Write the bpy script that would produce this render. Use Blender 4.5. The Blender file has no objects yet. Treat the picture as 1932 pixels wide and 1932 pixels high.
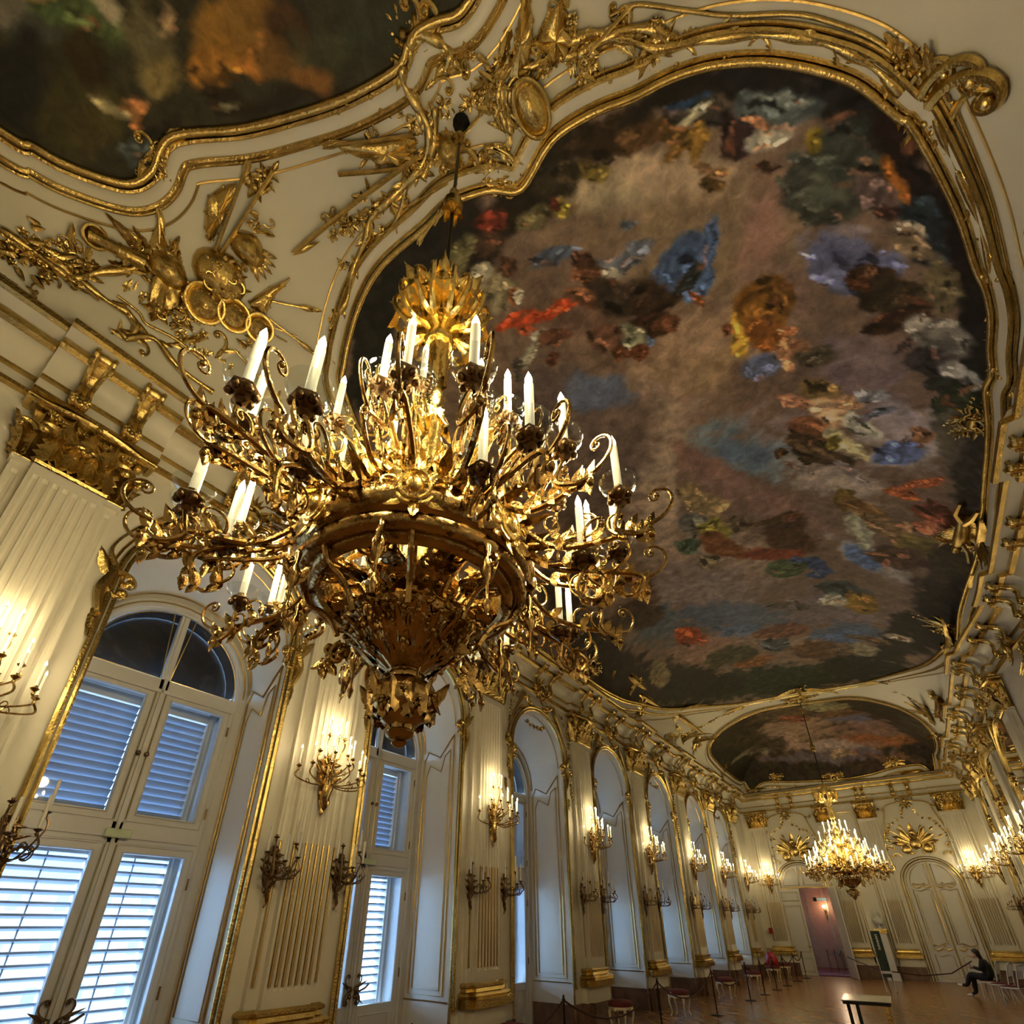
import bpy, bmesh, math, random
import numpy as np
from mathutils import Vector, Matrix
C = bpy.context; D = bpy.data; SC = C.scene; COL = SC.collection
PI = math.pi; cos = math.cos; sin = math.sin
random.seed(4)
HW, HL = 9.573, 30.267          # hall width and distance of the end wall
YB = -5.6                       # wall behind the camera
# ------------------------------------------------------------ camera
cam_d = D.cameras.new('camera'); cam = D.objects.new('camera', cam_d); COL.objects.link(cam)
cam_d.sensor_fit = 'HORIZONTAL'; cam_d.sensor_width = 36.0
cam_d.lens = 969.95 / 1932 * 36.0
cam_d.shift_x = (966 - 954.02) / 1932; cam_d.shift_y = (1242.48 - 966) / 1932
cam_d.clip_start = .05; cam_d.clip_end = 400
yaw, pit, rol = math.radians(-36.330), math.radians(27.329), math.radians(.126)
fw = Vector((sin(yaw)*cos(pit), cos(yaw)*cos(pit), sin(pit)))
rt = Vector((cos(yaw), -sin(yaw), 0)); up = rt.cross(fw)
r2 = cos(rol)*rt + sin(rol)*up; u2 = -sin(rol)*rt + cos(rol)*up
cam.matrix_world = Matrix.Translation((6.662, 0, 2.047)) @ Matrix((r2, u2, -fw)).transposed().to_4x4()
SC.camera = cam
# ------------------------------------------------------------ exposure and sky
SC.view_settings.view_transform = 'Standard'; SC.view_settings.look = 'None'
SC.view_settings.gamma = 1.0; SC.view_settings.use_curve_mapping = False
SC.view_settings.exposure = 1.8
w = D.worlds.new('sky'); SC.world = w; w.use_nodes = True
wn = w.node_tree; bg = wn.nodes['Background']
bg.inputs[0].default_value = (.33, .59, 1.0, 1); bg.inputs[1].default_value = 8.3
SC.cycles.max_bounces = 6; SC.cycles.diffuse_bounces = 4; SC.cycles.glossy_bounces = 3
SC.cycles.transmission_bounces = 6; SC.cycles.transparent_max_bounces = 12
SC.cycles.sample_clamp_indirect = 6.0; SC.cycles.caustics_reflective = False; SC.cycles.caustics_refractive = False
SC.cycles.use_adaptive_sampling = True; SC.cycles.adaptive_threshold = .045; SC.cycles.adaptive_min_samples = 20; SC.cycles.use_denoising = True
PY = [.51, 4.41, 8.34, 12.53, 16.29, 20.39, 24.16, 27.9]   # pilaster centres along the window wall
WIN = [(PY[i] + PY[i+1]) / 2 for i in range(7)]
WIN0 = -1.45                                                # window before the first pilaster (behind the view edge)
def portal(y):
    l = D.lights.new('window_daylight', 'AREA'); l.shape = 'RECTANGLE'; l.size = 3.6; l.size_y = 1.9
    l.cycles.is_portal = True
    o = D.objects.new('window_daylight', l); COL.objects.link(o)
    o.matrix_world = Matrix.Translation((-1.62, y, 2.95)) @ Matrix.Rotation(-PI/2, 4, 'Y')
for y in [WIN0] + WIN: portal(y)
# ------------------------------------------------------------ materials
def mat(name, col, rough=.6, metal=0., bump=0., bscale=20., var=0., vscale=3., spec=.5, emit=None, es=0., coat=0.):
    m = D.materials.new(name); m.use_nodes = True; n = m.node_tree.nodes; l = m.node_tree.links
    b = n['Principled BSDF']; b.inputs['Base Color'].default_value = (*col, 1)
    b.inputs['Roughness'].default_value = rough; b.inputs['Metallic'].default_value = metal
    b.inputs['Specular IOR Level'].default_value = spec; b.inputs['Coat Weight'].default_value = coat
    tc = n.new('ShaderNodeTexCoord')
    if bump:
        t = n.new('ShaderNodeTexNoise'); t.inputs['Scale'].default_value = bscale; t.inputs['Detail'].default_value = 4
        bp = n.new('ShaderNodeBump'); bp.inputs['Strength'].default_value = bump; bp.inputs['Distance'].default_value = .02
        l.new(tc.outputs['Object'], t.inputs['Vector']); l.new(t.outputs['Fac'], bp.inputs['Height']); l.new(bp.outputs[0], b.inputs['Normal'])
    if var:
        t = n.new('ShaderNodeTexNoise'); t.inputs['Scale'].default_value = vscale; t.inputs['Detail'].default_value = 5
        mr = n.new('ShaderNodeMapRange'); mr.inputs[1].default_value = .3; mr.inputs[2].default_value = .7
        mr.inputs[3].default_value = 1 - var; mr.inputs[4].default_value = 1 + var
        mx = n.new('ShaderNodeVectorMath'); mx.operation = 'SCALE'; mx.inputs[0].default_value = col
        l.new(tc.outputs['Object'], t.inputs['Vector']); l.new(t.outputs['Fac'], mr.inputs[0]); l.new(mr.outputs[0], mx.inputs['Scale'])
        l.new(mx.outputs[0], b.inputs['Base Color'])
    if emit:
        b.inputs['Emission Color'].default_value = (*emit, 1); b.inputs['Emission Strength'].default_value = es
        m.cycles.emission_sampling = 'NONE'
    return m
M = {}
M['stucco'] = mat('white_stucco', (.70, .66, .56), .45, var=.03, vscale=.8)
M['ceil'] = mat('ceiling_plaster', (.72, .68, .57), .6, var=.03, vscale=.6)
M['paint'] = mat('window_paint', (.60, .59, .57), .35)
M['gold'] = mat('gilding', (.58, .42, .15), .26, 1., bump=.35, bscale=35, var=.22, vscale=5)
M['goldl'] = mat('gilded_line', (.56, .39, .14), .30, 1., bump=.2, bscale=30, var=.12, vscale=4)
M['bronze'] = mat('gilt_bronze', (.46, .31, .12), .18, 1., bump=.3, bscale=28, var=.35, vscale=9)
M['bright'] = mat('bright_gilding', (.95, .72, .27), .24, 1., bump=.35, bscale=30, var=.12, vscale=8)
M['dkbronze'] = mat('dark_bronze', (.20, .13, .07), .3, 1., bump=.3, bscale=30, var=.3, vscale=9)
M['marble'] = mat('red_marble', (.16, .09, .065), .25, var=.35, vscale=4)
M['wax'] = mat('candle_wax', (.86, .82, .70), .4, emit=(1., .86, .5), es=.10)
M['waxg'] = mat('unlit_candle_wax', (.62, .60, .55), .4)
M['flame'] = mat('flame_bulb', (1, .9, .7), .4, emit=(1, .80, .45), es=26)
M['iron'] = mat('black_metal', (.012, .013, .014), .35, .6)
M['rope'] = mat('dark_red_rope', (.05, .013, .012), .8, bump=.5, bscale=60)
M['velvet'] = mat('red_velvet', (.12, .012, .010), .8)
M['cream'] = mat('cream_lacquer', (.70, .62, .42), .35)
M['cloth'] = mat('black_cloth', (.008, .008, .010), .85)
M['skin'] = mat('skin', (.55, .34, .25), .5)
M['hair'] = mat('dark_hair', (.015, .010, .008), .6)
M['shoe'] = mat('white_shoe', (.7, .7, .68), .5)
M['statue'] = mat('white_marble', (.62, .62, .60), .4, var=.05)
M['green'] = mat('green_marble', (.012, .03, .022), .25, var=.5, vscale=8)
M['carpet'] = mat('red_carpet', (.10, .008, .006), .95, bump=.4, bscale=150)
M['damask'] = mat('red_silk_wall', (.20, .075, .035), .45, var=.12, vscale=6)
M['dark'] = mat('dark_shutter', (.020, .019, .020), .4, var=.3, vscale=3)
M['louvre'] = mat('shutter_paint', (.30, .35, .42), .45)
M['redbox'] = mat('red_plastic', (.35, .01, .015), .4)
M['letters'] = mat('pale_lettering', (.7, .72, .6), .5)
M['signbox'] = mat('pale_green_plastic', (.52, .60, .40), .4)
M['facade'] = mat('pale_facade', (.23, .16, .115), .8)
M['roof'] = mat('slate_roof', (.07, .085, .09), .8)
M['farglass'] = mat('far_window_glass', (.13, .13, .12), .6)
M['gravel'] = mat('gravel', (.17, .13, .10), .9)
M['mirror'] = mat('mirror', (.75, .74, .70), .04, 1.)
M['tabletop'] = mat('dark_glass_top', (.10, .09, .08), .22, 0., spec=.6)
def glass_mat():
    m = D.materials.new('clear_glass'); m.use_nodes = True; n = m.node_tree.nodes; l = m.node_tree.links
    n.remove(n['Principled BSDF']); out = n['Material Output']
    tr = n.new('ShaderNodeBsdfTransparent'); gl = n.new('ShaderNodeBsdfGlossy'); gl.inputs['Roughness'].default_value = .03
    lw = n.new('ShaderNodeLayerWeight'); lw.inputs[0].default_value = .12; fr = n.new('ShaderNodeMapRange'); l.new(lw.outputs['Facing'], fr.inputs[0])
    fr.inputs[3].default_value = .05; fr.inputs[4].default_value = .6; mx = n.new('ShaderNodeMixShader')
    tr.inputs[0].default_value = (.93, .96, .97, 1)
    l.new(fr.outputs[0], mx.inputs[0]); l.new(tr.outputs[0], mx.inputs[1]); l.new(gl.outputs[0], mx.inputs[2]); l.new(mx.outputs[0], out.inputs[0])
    return m
M['glass'] = glass_mat()
def parquet():
    m = mat('oak_parquet', (.3, .17, .08), .24, coat=.0, spec=.4); n = m.node_tree.nodes; l = m.node_tree.links; b = n['Principled BSDF']
    tc = n.new('ShaderNodeTexCoord'); mp = n.new('ShaderNodeMapping'); mp.inputs['Rotation'].default_value = (0, 0, PI/4)
    br = n.new('ShaderNodeTexBrick'); br.inputs['Scale'].default_value = 1.0; br.inputs['Brick Width'].default_value = .6; br.inputs['Row Height'].default_value = .11
    br.inputs['Mortar Size'].default_value = .006; br.offset = .5
    br.inputs['Color1'].default_value = (.40, .17, .055, 1); br.inputs['Color2'].default_value = (.56, .27, .095, 1); br.inputs['Mortar'].default_value = (.07, .03, .012, 1)
    wv = n.new('ShaderNodeTexNoise'); wv.inputs['Scale'].default_value = 3; wv.inputs['Detail'].default_value = 6
    mx = n.new('ShaderNodeMix'); mx.data_type = 'RGBA'; mx.blend_type = 'MULTIPLY'; mx.inputs[0].default_value = .6
    bp = n.new('ShaderNodeBump'); bp.inputs['Strength'].default_value = .15; bp.inputs['Distance'].default_value = .01
    l.new(tc.outputs['Object'], mp.inputs[0]); l.new(mp.outputs[0], br.inputs[0]); l.new(tc.outputs['Object'], wv.inputs['Vector'])
    l.new(br.outputs['Color'], mx.inputs[6]); l.new(wv.outputs['Fac'], mx.inputs[7]); l.new(mx.outputs[2], b.inputs['Base Color'])
    l.new(br.outputs['Fac'], bp.inputs['Height']); l.new(bp.outputs[0], b.inputs['Normal'])
    return m
M['parquet'] = parquet()
def canvas():
    m = mat('oil_fresco', (.3, .3, .3), .6, bump=.12, bscale=14, spec=.25); n = m.node_tree.nodes; l = m.node_tree.links; b = n['Principled BSDF']
    at = n.new('ShaderNodeAttribute'); at.attribute_name = 'paint'; tc = n.new('ShaderNodeTexCoord')
    t = n.new('ShaderNodeTexNoise'); t.inputs['Scale'].default_value = 6; t.inputs['Detail'].default_value = 9; t.inputs['Roughness'].default_value = .7; t.inputs['Distortion'].default_value = .6
    mr = n.new('ShaderNodeMapRange'); mr.inputs[1].default_value = .3; mr.inputs[2].default_value = .7; mr.inputs[3].default_value = .62; mr.inputs[4].default_value = 1.38
    mx = n.new('ShaderNodeVectorMath'); mx.operation = 'SCALE'
    l.new(tc.outputs['Object'], t.inputs['Vector']); l.new(t.outputs['Fac'], mr.inputs[0]); l.new(at.outputs['Color'], mx.inputs[0]); l.new(mr.outputs[0], mx.inputs['Scale'])
    l.new(mx.outputs[0], b.inputs['Base Color'])
    return m
M['fresco'] = canvas()
# plan coordinates (metres) of painting outlines, colour patches and vault ornaments
P2A=[(5.01, 2.57), (5.55, 2.4), (6.08, 2.49), (6.48, 2.64), (6.85, 2.73), (7.26, 2.88), (7.74, 3.15), (8.18, 3.5), (8.45, 3.78), (8.7, 4.18), (8.78, 4.27), (8.97, 4.82), (9.13, 5.38), (9.24, 5.94), (9.32, 6.24), (9.37, 6.63), (9.38, 7.1), (9.41, 7.51), (9.38, 7.82), (9.43, 8.6), (9.45, 10.22), (9.46, 10.53), (9.45, 12.64), (9.22, 14.54), (9.08, 16.03), (8.54, 19.49), (6.89, 22.27), (4.51, 22.03), (2.66, 21.66), (1.09, 18.56), (0.62, 15.72), (0.5, 13.89), (0.48, 11.58)]
P2B=[(1.44, 2.69), (1.63, 2.55), (1.87, 2.41), (2.39, 2.19), (2.94, 2.09), (3.71, 2.14), (4.15, 2.14), (4.4, 2.21), (4.71, 2.35)]
P1A=[(1.09, -1.32), (1.16, -1.1), (1.22, -0.85), (1.4, -0.46), (1.55, -0.31), (1.74, -0.26), (1.91, -0.29), (2.07, -0.28), (2.28, -0.16), (2.8, 0.22), (3.65, 0.64), (4.18, 0.83), (4.55, 0.92), (4.72, 0.87), (4.88, 0.86), (5.09, 0.93), (5.43, 1.03)]
P3A=[(0.8, 23.37), (1.08, 23.16), (2.08, 23.3), (3.11, 23.38), (4.18, 23.39), (5.33, 23.72), (6.45, 23.98), (7.44, 24.47), (8.19, 24.92), (8.72, 25.74), (8.9, 27.38), (8.79, 29.71), (8.25, 29.73), (7.35, 29.73), (6.24, 29.79), (4.92, 29.8), (3.08, 29.75), (1.62, 29.67), (0.72, 29.63), (0.61, 26.98), (0.67, 24.25)]
B2=[(4.68,4.78,2.887,-1.564,2.113,2.861,(104, 86, 74),1),
(6.60,4.18,1.733,-0.756,1.674,1.293,(122, 105, 88),0.8),
(6.08,3.32,0.752,-0.053,0.332,0.400,(150, 138, 118),0.7),
(6.76,3.69,0.902,-0.102,0.631,0.307,(150, 132, 115),0.7),
(7.37,4.76,0.312,-0.362,0.262,0.919,(128, 100, 92),0.7),
(7.36,5.79,0.578,-0.209,0.661,0.382,(118, 98, 90),0.6),
(6.42,5.95,1.142,-0.115,0.548,0.833,(146, 124, 106),0.7),
(5.69,6.31,1.275,-0.083,0.435,0.636,(150, 128, 104),0.7),
(5.20,6.85,1.182,-0.375,0.865,0.972,(128, 108, 98),0.7),
(8.11,7.75,0.859,-0.269,0.855,0.885,(112, 98, 104),0.7),
(8.57,8.82,0.687,-0.148,0.570,0.726,(150, 142, 152),0.6),
(8.49,9.50,0.589,-0.066,0.250,0.573,(165, 158, 160),0.6),
(8.07,5.50,0.477,-0.073,0.344,0.301,(88, 92, 124),0.45),
(7.94,5.68,0.302,-0.140,0.422,0.210,(92, 98, 134),0.4),
(8.37,5.78,0.300,-0.014,0.115,0.224,(84, 90, 125),0.4),
(8.20,5.27,0.297,-0.012,0.134,0.135,(120, 110, 118),0.5),
(4.50,8.07,0.389,-1.238,0.647,1.590,(150, 134, 120),0.7),
(4.24,9.02,0.450,-0.995,0.418,2.133,(158, 142, 126),0.7),
(6.33,8.72,0.826,-0.356,1.266,0.649,(104, 120, 134),0.6),
(6.19,8.47,0.393,-0.248,0.839,0.296,(88, 104, 128),0.5),
(7.14,8.36,0.703,-0.106,0.381,0.645,(130, 116, 118),0.7),
(7.43,10.06,1.005,-0.165,0.997,0.606,(158, 148, 142),0.6),
(5.61,8.70,0.745,-0.225,1.421,0.305,(118, 92, 84),0.6),
(6.29,10.31,1.147,-0.233,1.863,0.487,(122, 98, 92),0.6),
(8.49,9.50,0.370,-0.013,0.013,0.380,(88, 104, 150),0.35),
(7.88,13.28,0.726,-0.173,0.914,0.619,(160, 156, 158),0.6),
(7.78,13.27,0.380,-0.146,0.621,0.431,(88, 108, 150),0.35),
(4.81,11.01,1.631,-0.518,2.406,1.054,(150, 132, 118),0.7),
(4.06,13.01,2.144,-0.553,2.099,1.530,(122, 110, 108),0.7),
(4.61,14.79,2.315,-0.219,1.688,0.874,(80, 90, 106),0.5),
(4.36,15.78,0.949,-0.139,0.692,0.555,(78, 92, 118),0.4),
(6.71,15.84,1.626,-0.249,1.409,1.290,(104, 94, 98),0.6),
(3.04,16.27,1.084,-0.443,1.155,1.389,(132, 106, 94),0.6),
(5.31,17.31,1.605,-0.186,1.630,0.832,(130, 110, 98),0.6),
(2.52,13.73,0.910,-0.458,1.221,1.136,(78, 84, 94),0.6),
(7.07,17.42,1.178,-0.073,0.108,0.798,(76, 86, 108),0.5),
(6.89,17.81,0.811,-0.058,0.150,0.577,(74, 90, 124),0.4),
(4.07,5.89,0.858,-0.583,0.628,1.067,(100, 86, 82),0.7),
(4.20,7.17,0.766,-0.675,0.560,1.443,(96, 82, 76),0.7),
(4.50,5.68,0.599,-0.186,0.438,0.364,(86, 94, 118),0.5),
(3.05,7.52,0.607,-0.566,0.550,1.004,(84, 72, 66),0.7),
(5.76,4.02,0.391,-0.011,0.124,0.155,(86, 92, 108),0.35),
(4.98,3.46,0.378,-0.040,0.182,0.125,(72, 82, 104),0.35),
(5.94,3.72,0.114,-0.025,0.083,0.054,(66, 76, 90),0.3),
(4.39,3.69,0.809,-0.098,0.254,0.436,(96, 80, 70),0.7),
(4.74,4.32,0.786,-0.134,0.392,0.377,(92, 72, 62),0.7),
(3.73,4.99,0.445,-0.269,0.326,0.417,(84, 72, 70),0.7),
(3.17,5.49,0.533,-0.487,0.445,0.724,(70, 62, 60),0.8),
(3.98,2.48,0.774,0.059,0.034,0.563,(26, 22, 18),0.4),
(3.08,2.36,0.123,-0.861,0.389,0.125,(24, 22, 20),0.4),
(2.15,2.62,0.219,-0.894,0.314,0.552,(24, 24, 22),0.4),
(4.73,2.67,0.777,-0.032,0.215,0.293,(30, 24, 18),0.4),
(5.41,2.51,0.664,0.073,-0.027,0.225,(26, 22, 16),0.4),
(6.14,2.76,0.596,0.014,0.174,0.266,(34, 26, 18),0.4),
(6.90,2.93,0.647,-0.020,0.309,0.227,(28, 24, 22),0.4),
(7.62,3.26,0.709,-0.045,0.445,0.214,(22, 20, 20),0.4),
(8.28,3.84,0.405,-0.099,0.405,0.201,(24, 22, 22),0.4),
(8.69,4.56,0.210,0.186,-0.064,0.605,(24, 16, 14),0.4),
(8.95,5.28,0.177,0.146,-0.060,0.674,(22, 16, 16),0.4),
(9.12,5.97,0.181,0.103,-0.062,0.762,(22, 18, 18),0.4),
(9.26,7.05,0.187,0.040,-0.057,1.204,(24, 22, 22),0.4),
(9.30,8.19,0.162,0.035,-0.101,1.063,(26, 28, 26),0.4),
(9.31,9.95,0.205,0.045,-0.213,1.571,(48, 46, 44),0.45),
(9.29,12.45,0.283,-0.064,-0.210,1.963,(34, 30, 28),0.4),
(8.94,14.55,0.434,-0.283,0.170,1.339,(36, 32, 30),0.4),
(8.36,17.29,0.880,0.162,-2.414,1.379,(28, 26, 24),0.4),
(6.77,20.62,2.071,-0.074,-0.811,1.766,(24, 26, 22),0.4),
(4.02,20.23,2.617,-0.321,0.968,1.784,(34, 40, 30),0.4),
(1.89,17.90,1.571,-0.556,3.287,1.509,(28, 28, 22),0.4),
(0.94,14.28,0.260,-0.667,2.774,0.260,(34, 28, 24),0.4),
(1.04,11.61,0.113,-0.630,1.448,0.134,(36, 30, 26),0.4),
(1.25,9.80,0.274,-0.716,0.874,0.779,(40, 34, 30),0.5),
(7.16,3.29,0.591,-0.020,0.324,0.125,(54, 50, 46),0.3),
(6.96,3.08,0.302,-0.002,0.125,0.060,(34, 52, 78),0.3),
(6.98,3.22,0.248,0.010,0.033,0.044,(150, 148, 130),0.3),
(7.37,3.56,0.188,-0.097,0.139,0.278,(48, 34, 34),0.25),
(7.71,3.56,0.421,-0.045,0.298,0.157,(66, 74, 78),0.4),
(7.62,3.80,0.220,0.014,0.046,0.113,(150, 148, 140),0.35),
(7.82,3.53,0.210,-0.015,0.170,0.040,(110, 118, 118),0.4),
(7.55,3.60,0.130,-0.026,0.158,0.028,(150, 108, 84),0.3),
(6.63,3.15,0.342,-0.056,0.282,0.107,(78, 60, 34),0.35),
(6.96,3.46,0.099,-0.121,0.100,0.164,(108, 84, 40),0.3),
(6.41,3.01,0.243,-0.052,0.178,0.122,(64, 48, 32),0.3),
(8.03,4.08,0.135,-0.021,0.074,0.165,(118, 102, 42),0.2),
(7.87,4.15,0.198,-0.022,0.156,0.067,(84, 90, 88),0.4),
(8.30,4.16,0.254,-0.013,0.131,0.153,(40, 44, 42),0.4),
(7.04,3.82,0.195,-0.028,0.172,0.054,(128, 100, 72),0.3),
(6.99,3.99,0.139,-0.037,0.092,0.131,(64, 50, 30),0.25),
(7.57,4.06,0.138,-0.015,0.083,0.075,(46, 32, 26),0.25),
(6.72,3.44,0.185,0.002,0.061,0.081,(96, 74, 40),0.3),
(7.99,4.60,0.367,-0.149,0.326,0.383,(50, 52, 48),0.25),
(8.27,4.42,0.308,-0.024,0.154,0.273,(52, 56, 52),0.35),
(8.03,4.91,0.297,-0.026,0.150,0.228,(52, 54, 48),0.3),
(8.05,4.73,0.193,-0.023,0.099,0.205,(74, 80, 72),0.8),
(8.47,4.87,0.192,-0.013,0.084,0.239,(74, 62, 62),0.4),
(8.52,5.14,0.115,-0.007,0.046,0.139,(50, 34, 32),0.3),
(8.80,5.24,0.227,-0.064,0.201,0.239,(34, 42, 50),0.3),
(8.83,5.71,0.166,-0.095,0.202,0.241,(28, 32, 38),0.3),
(8.66,4.83,0.078,0.074,-0.009,0.358,(120, 76, 34),0.3),
(8.67,5.46,0.142,-0.021,0.107,0.097,(158, 148, 136),0.3),
(8.71,5.66,0.236,-0.026,0.174,0.128,(110, 96, 80),0.35),
(8.92,6.02,0.145,-0.062,0.173,0.180,(96, 86, 66),0.4),
(8.35,5.97,0.269,-0.054,0.215,0.211,(62, 46, 34),0.3),
(8.54,6.32,0.401,-0.014,0.117,0.361,(44, 36, 26),0.3),
(8.58,6.67,0.359,0.004,0.034,0.230,(48, 32, 24),0.3),
(8.21,5.94,0.129,-0.028,0.107,0.098,(60, 38, 26),0.25),
(8.96,6.40,0.171,0.002,0.018,0.317,(88, 80, 62),0.4),
(8.75,6.84,0.167,-0.077,0.205,0.220,(160, 156, 152),0.3),
(8.97,7.08,0.271,-0.032,0.097,0.394,(96, 94, 92),0.4),
(8.82,7.46,0.284,-0.002,0.016,0.260,(50, 46, 48),0.3),
(9.11,7.64,0.206,-0.041,0.169,0.225,(150, 150, 150),0.3),
(8.97,7.87,0.216,0.001,-0.022,0.211,(40, 42, 40),0.3),
(9.12,8.27,0.235,0.009,-0.075,0.490,(40, 46, 36),0.35),
(8.57,7.13,0.096,0.014,-0.077,0.053,(60, 50, 50),0.3),
(4.15,3.89,0.441,-0.047,0.202,0.117,(150, 62, 36),0.25),
(4.67,4.13,0.333,-0.001,0.037,0.097,(158, 66, 38),0.25),
(4.11,4.10,0.162,-0.079,0.236,0.056,(150, 70, 44),0.25),
(4.17,4.30,0.191,-0.035,0.055,0.150,(140, 136, 124),0.3),
(3.92,4.38,0.043,-0.200,0.097,0.097,(136, 132, 118),0.3),
(4.34,4.43,0.299,-0.056,0.147,0.142,(78, 52, 40),0.3),
(4.19,4.69,0.106,-0.056,0.077,0.091,(84, 52, 36),0.25),
(3.65,4.46,0.050,-0.194,0.063,0.166,(60, 58, 54),0.3),
(5.34,4.04,0.369,-0.075,0.270,0.147,(92, 62, 44),0.3),
(5.56,4.10,0.146,-0.059,0.107,0.122,(140, 136, 128),0.35),
(5.31,3.77,0.180,-0.068,0.132,0.127,(62, 42, 34),0.3),
(5.15,4.24,0.381,-0.089,0.279,0.169,(78, 54, 40),0.35),
(5.53,4.52,0.444,-0.136,0.325,0.297,(46, 38, 32),0.3),
(5.91,4.80,0.454,0.027,0.035,0.284,(50, 38, 30),0.3),
(5.60,5.15,0.413,-0.017,0.111,0.213,(58, 40, 30),0.35),
(6.32,4.59,0.343,0.114,-0.147,0.254,(66, 84, 122),0.22),
(6.40,4.99,0.254,0.079,-0.107,0.192,(70, 90, 130),0.25),
(6.70,4.63,0.086,-0.188,0.086,0.324,(72, 92, 134),0.22),
(6.30,4.83,0.045,-0.232,0.110,0.093,(34, 38, 40),0.3),
(5.50,5.28,0.177,-0.040,0.130,0.095,(76, 92, 124),0.3),
(5.33,5.15,0.232,-0.091,0.169,0.203,(116, 116, 100),0.22),
(5.22,5.00,0.061,-0.029,0.045,0.061,(146, 144, 124),0.3),
(5.46,5.16,0.061,-0.027,0.045,0.062,(146, 144, 124),0.3),
(5.12,5.25,0.126,-0.071,0.181,0.070,(76, 48, 32),0.25),
(5.39,5.45,0.155,-0.011,0.039,0.114,(84, 50, 34),0.25),
(4.99,4.90,0.232,-0.114,0.170,0.227,(92, 66, 54),0.35),
(5.92,5.28,0.106,-0.040,0.078,0.108,(88, 58, 42),0.25),
(6.34,5.16,0.108,-0.051,0.224,0.030,(108, 66, 42),0.3),
(3.98,3.00,0.138,-0.136,0.139,0.114,(150, 144, 126),0.3),
(4.05,3.35,0.169,-0.231,0.202,0.173,(112, 104, 84),0.35),
(4.19,3.53,0.114,-0.067,0.084,0.094,(120, 76, 50),0.25),
(4.30,3.59,0.063,-0.053,0.046,0.077,(170, 164, 150),0.25),
(4.34,3.14,0.121,-0.078,0.089,0.106,(60, 42, 30),0.3),
(5.32,3.04,0.111,-0.057,0.082,0.096,(128, 116, 54),0.25),
(5.27,2.96,0.077,-0.040,0.057,0.066,(70, 34, 26),0.25),
(4.92,2.88,0.281,-0.019,0.099,0.106,(84, 78, 56),0.35),
(4.17,2.70,0.410,-0.043,0.144,0.155,(60, 44, 34),0.3),
(3.86,2.62,0.094,-0.380,0.156,0.151,(96, 92, 66),0.3),
(4.47,2.55,0.226,-0.085,0.165,0.108,(92, 40, 30),0.4),
(5.83,2.95,0.180,-0.061,0.132,0.117,(112, 98, 52),0.3),
(5.35,2.72,0.360,0.013,0.072,0.231,(44, 38, 28),0.35),
(6.78,5.95,0.148,-0.130,0.141,0.302,(178, 146, 66),0.25),
(6.65,6.27,0.114,-0.100,0.153,0.149,(186, 152, 70),0.2),
(7.06,5.89,0.210,-0.276,0.469,0.191,(108, 76, 36),0.25),
(7.05,6.28,0.333,-0.064,0.203,0.305,(116, 74, 38),0.3),
(7.30,5.76,0.070,-0.183,0.348,0.028,(98, 70, 36),0.35),
(6.61,5.93,0.081,-0.028,0.058,0.101,(96, 62, 44),0.25),
(7.33,6.34,0.155,-0.016,0.086,0.090,(176, 120, 86),0.3),
(7.41,6.69,0.271,-0.010,0.070,0.261,(150, 112, 86),0.35),
(7.20,6.89,0.199,-0.049,0.241,0.097,(156, 118, 90),0.3),
(7.65,7.02,0.328,-0.032,0.153,0.241,(70, 64, 52),0.35),
(7.10,6.79,0.097,-0.019,0.057,0.099,(86, 78, 48),0.3),
(6.86,6.80,0.368,-0.022,0.139,0.253,(84, 92, 124),0.4),
(7.56,7.71,0.244,-0.115,0.278,0.290,(110, 92, 60),0.3),
(7.22,7.86,0.254,-0.070,0.312,0.157,(158, 118, 96),0.3),
(7.63,8.32,0.321,-0.086,0.297,0.297,(186, 160, 132),0.25),
(7.94,8.17,0.247,-0.020,0.083,0.219,(160, 128, 100),0.3),
(8.22,8.07,0.258,0.006,-0.017,0.190,(120, 124, 136),0.3),
(8.04,8.73,0.276,-0.067,0.279,0.236,(170, 172, 166),0.25),
(8.26,8.52,0.258,0.016,-0.121,0.124,(96, 102, 120),0.3),
(7.28,8.57,0.352,-0.102,0.361,0.308,(96, 66, 48),0.3),
(7.36,9.20,0.526,-0.105,0.597,0.307,(60, 48, 36),0.22),
(7.78,9.14,0.272,-0.088,0.516,0.165,(178, 172, 140),0.25),
(7.63,9.04,0.155,-0.022,0.059,0.199,(92, 84, 40),0.3),
(6.75,8.97,0.135,-0.022,0.089,0.114,(70, 52, 36),0.2),
(7.12,9.37,0.135,-0.023,0.071,0.151,(52, 42, 32),0.25),
(6.99,9.58,0.262,-0.047,0.297,0.138,(120, 112, 110),0.4),
(7.78,10.01,0.255,-0.070,0.498,0.144,(130, 122, 124),0.3),
(9.09,9.13,0.155,0.012,-0.063,0.779,(84, 80, 70),0.5),
(8.81,9.07,0.129,-0.001,-0.016,0.186,(130, 96, 70),0.3),
(8.59,10.60,0.159,0.043,-0.327,0.125,(140, 78, 48),0.25),
(8.52,10.78,0.285,-0.021,0.096,0.210,(146, 84, 52),0.25),
(8.88,10.34,0.211,0.015,-0.164,0.216,(136, 78, 50),0.3),
(8.93,11.39,0.313,-0.058,0.156,0.485,(104, 60, 44),0.3),
(8.79,11.84,0.213,-0.022,0.015,0.323,(150, 96, 72),0.3),
(7.69,10.97,0.211,-0.116,0.434,0.251,(92, 76, 40),0.25),
(8.01,11.43,0.434,-0.095,0.560,0.349,(104, 80, 50),0.3),
(8.31,12.16,0.505,-0.096,0.443,0.530,(116, 96, 72),0.3),
(8.70,12.72,0.462,-0.055,0.033,0.652,(112, 100, 60),0.35),
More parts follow.
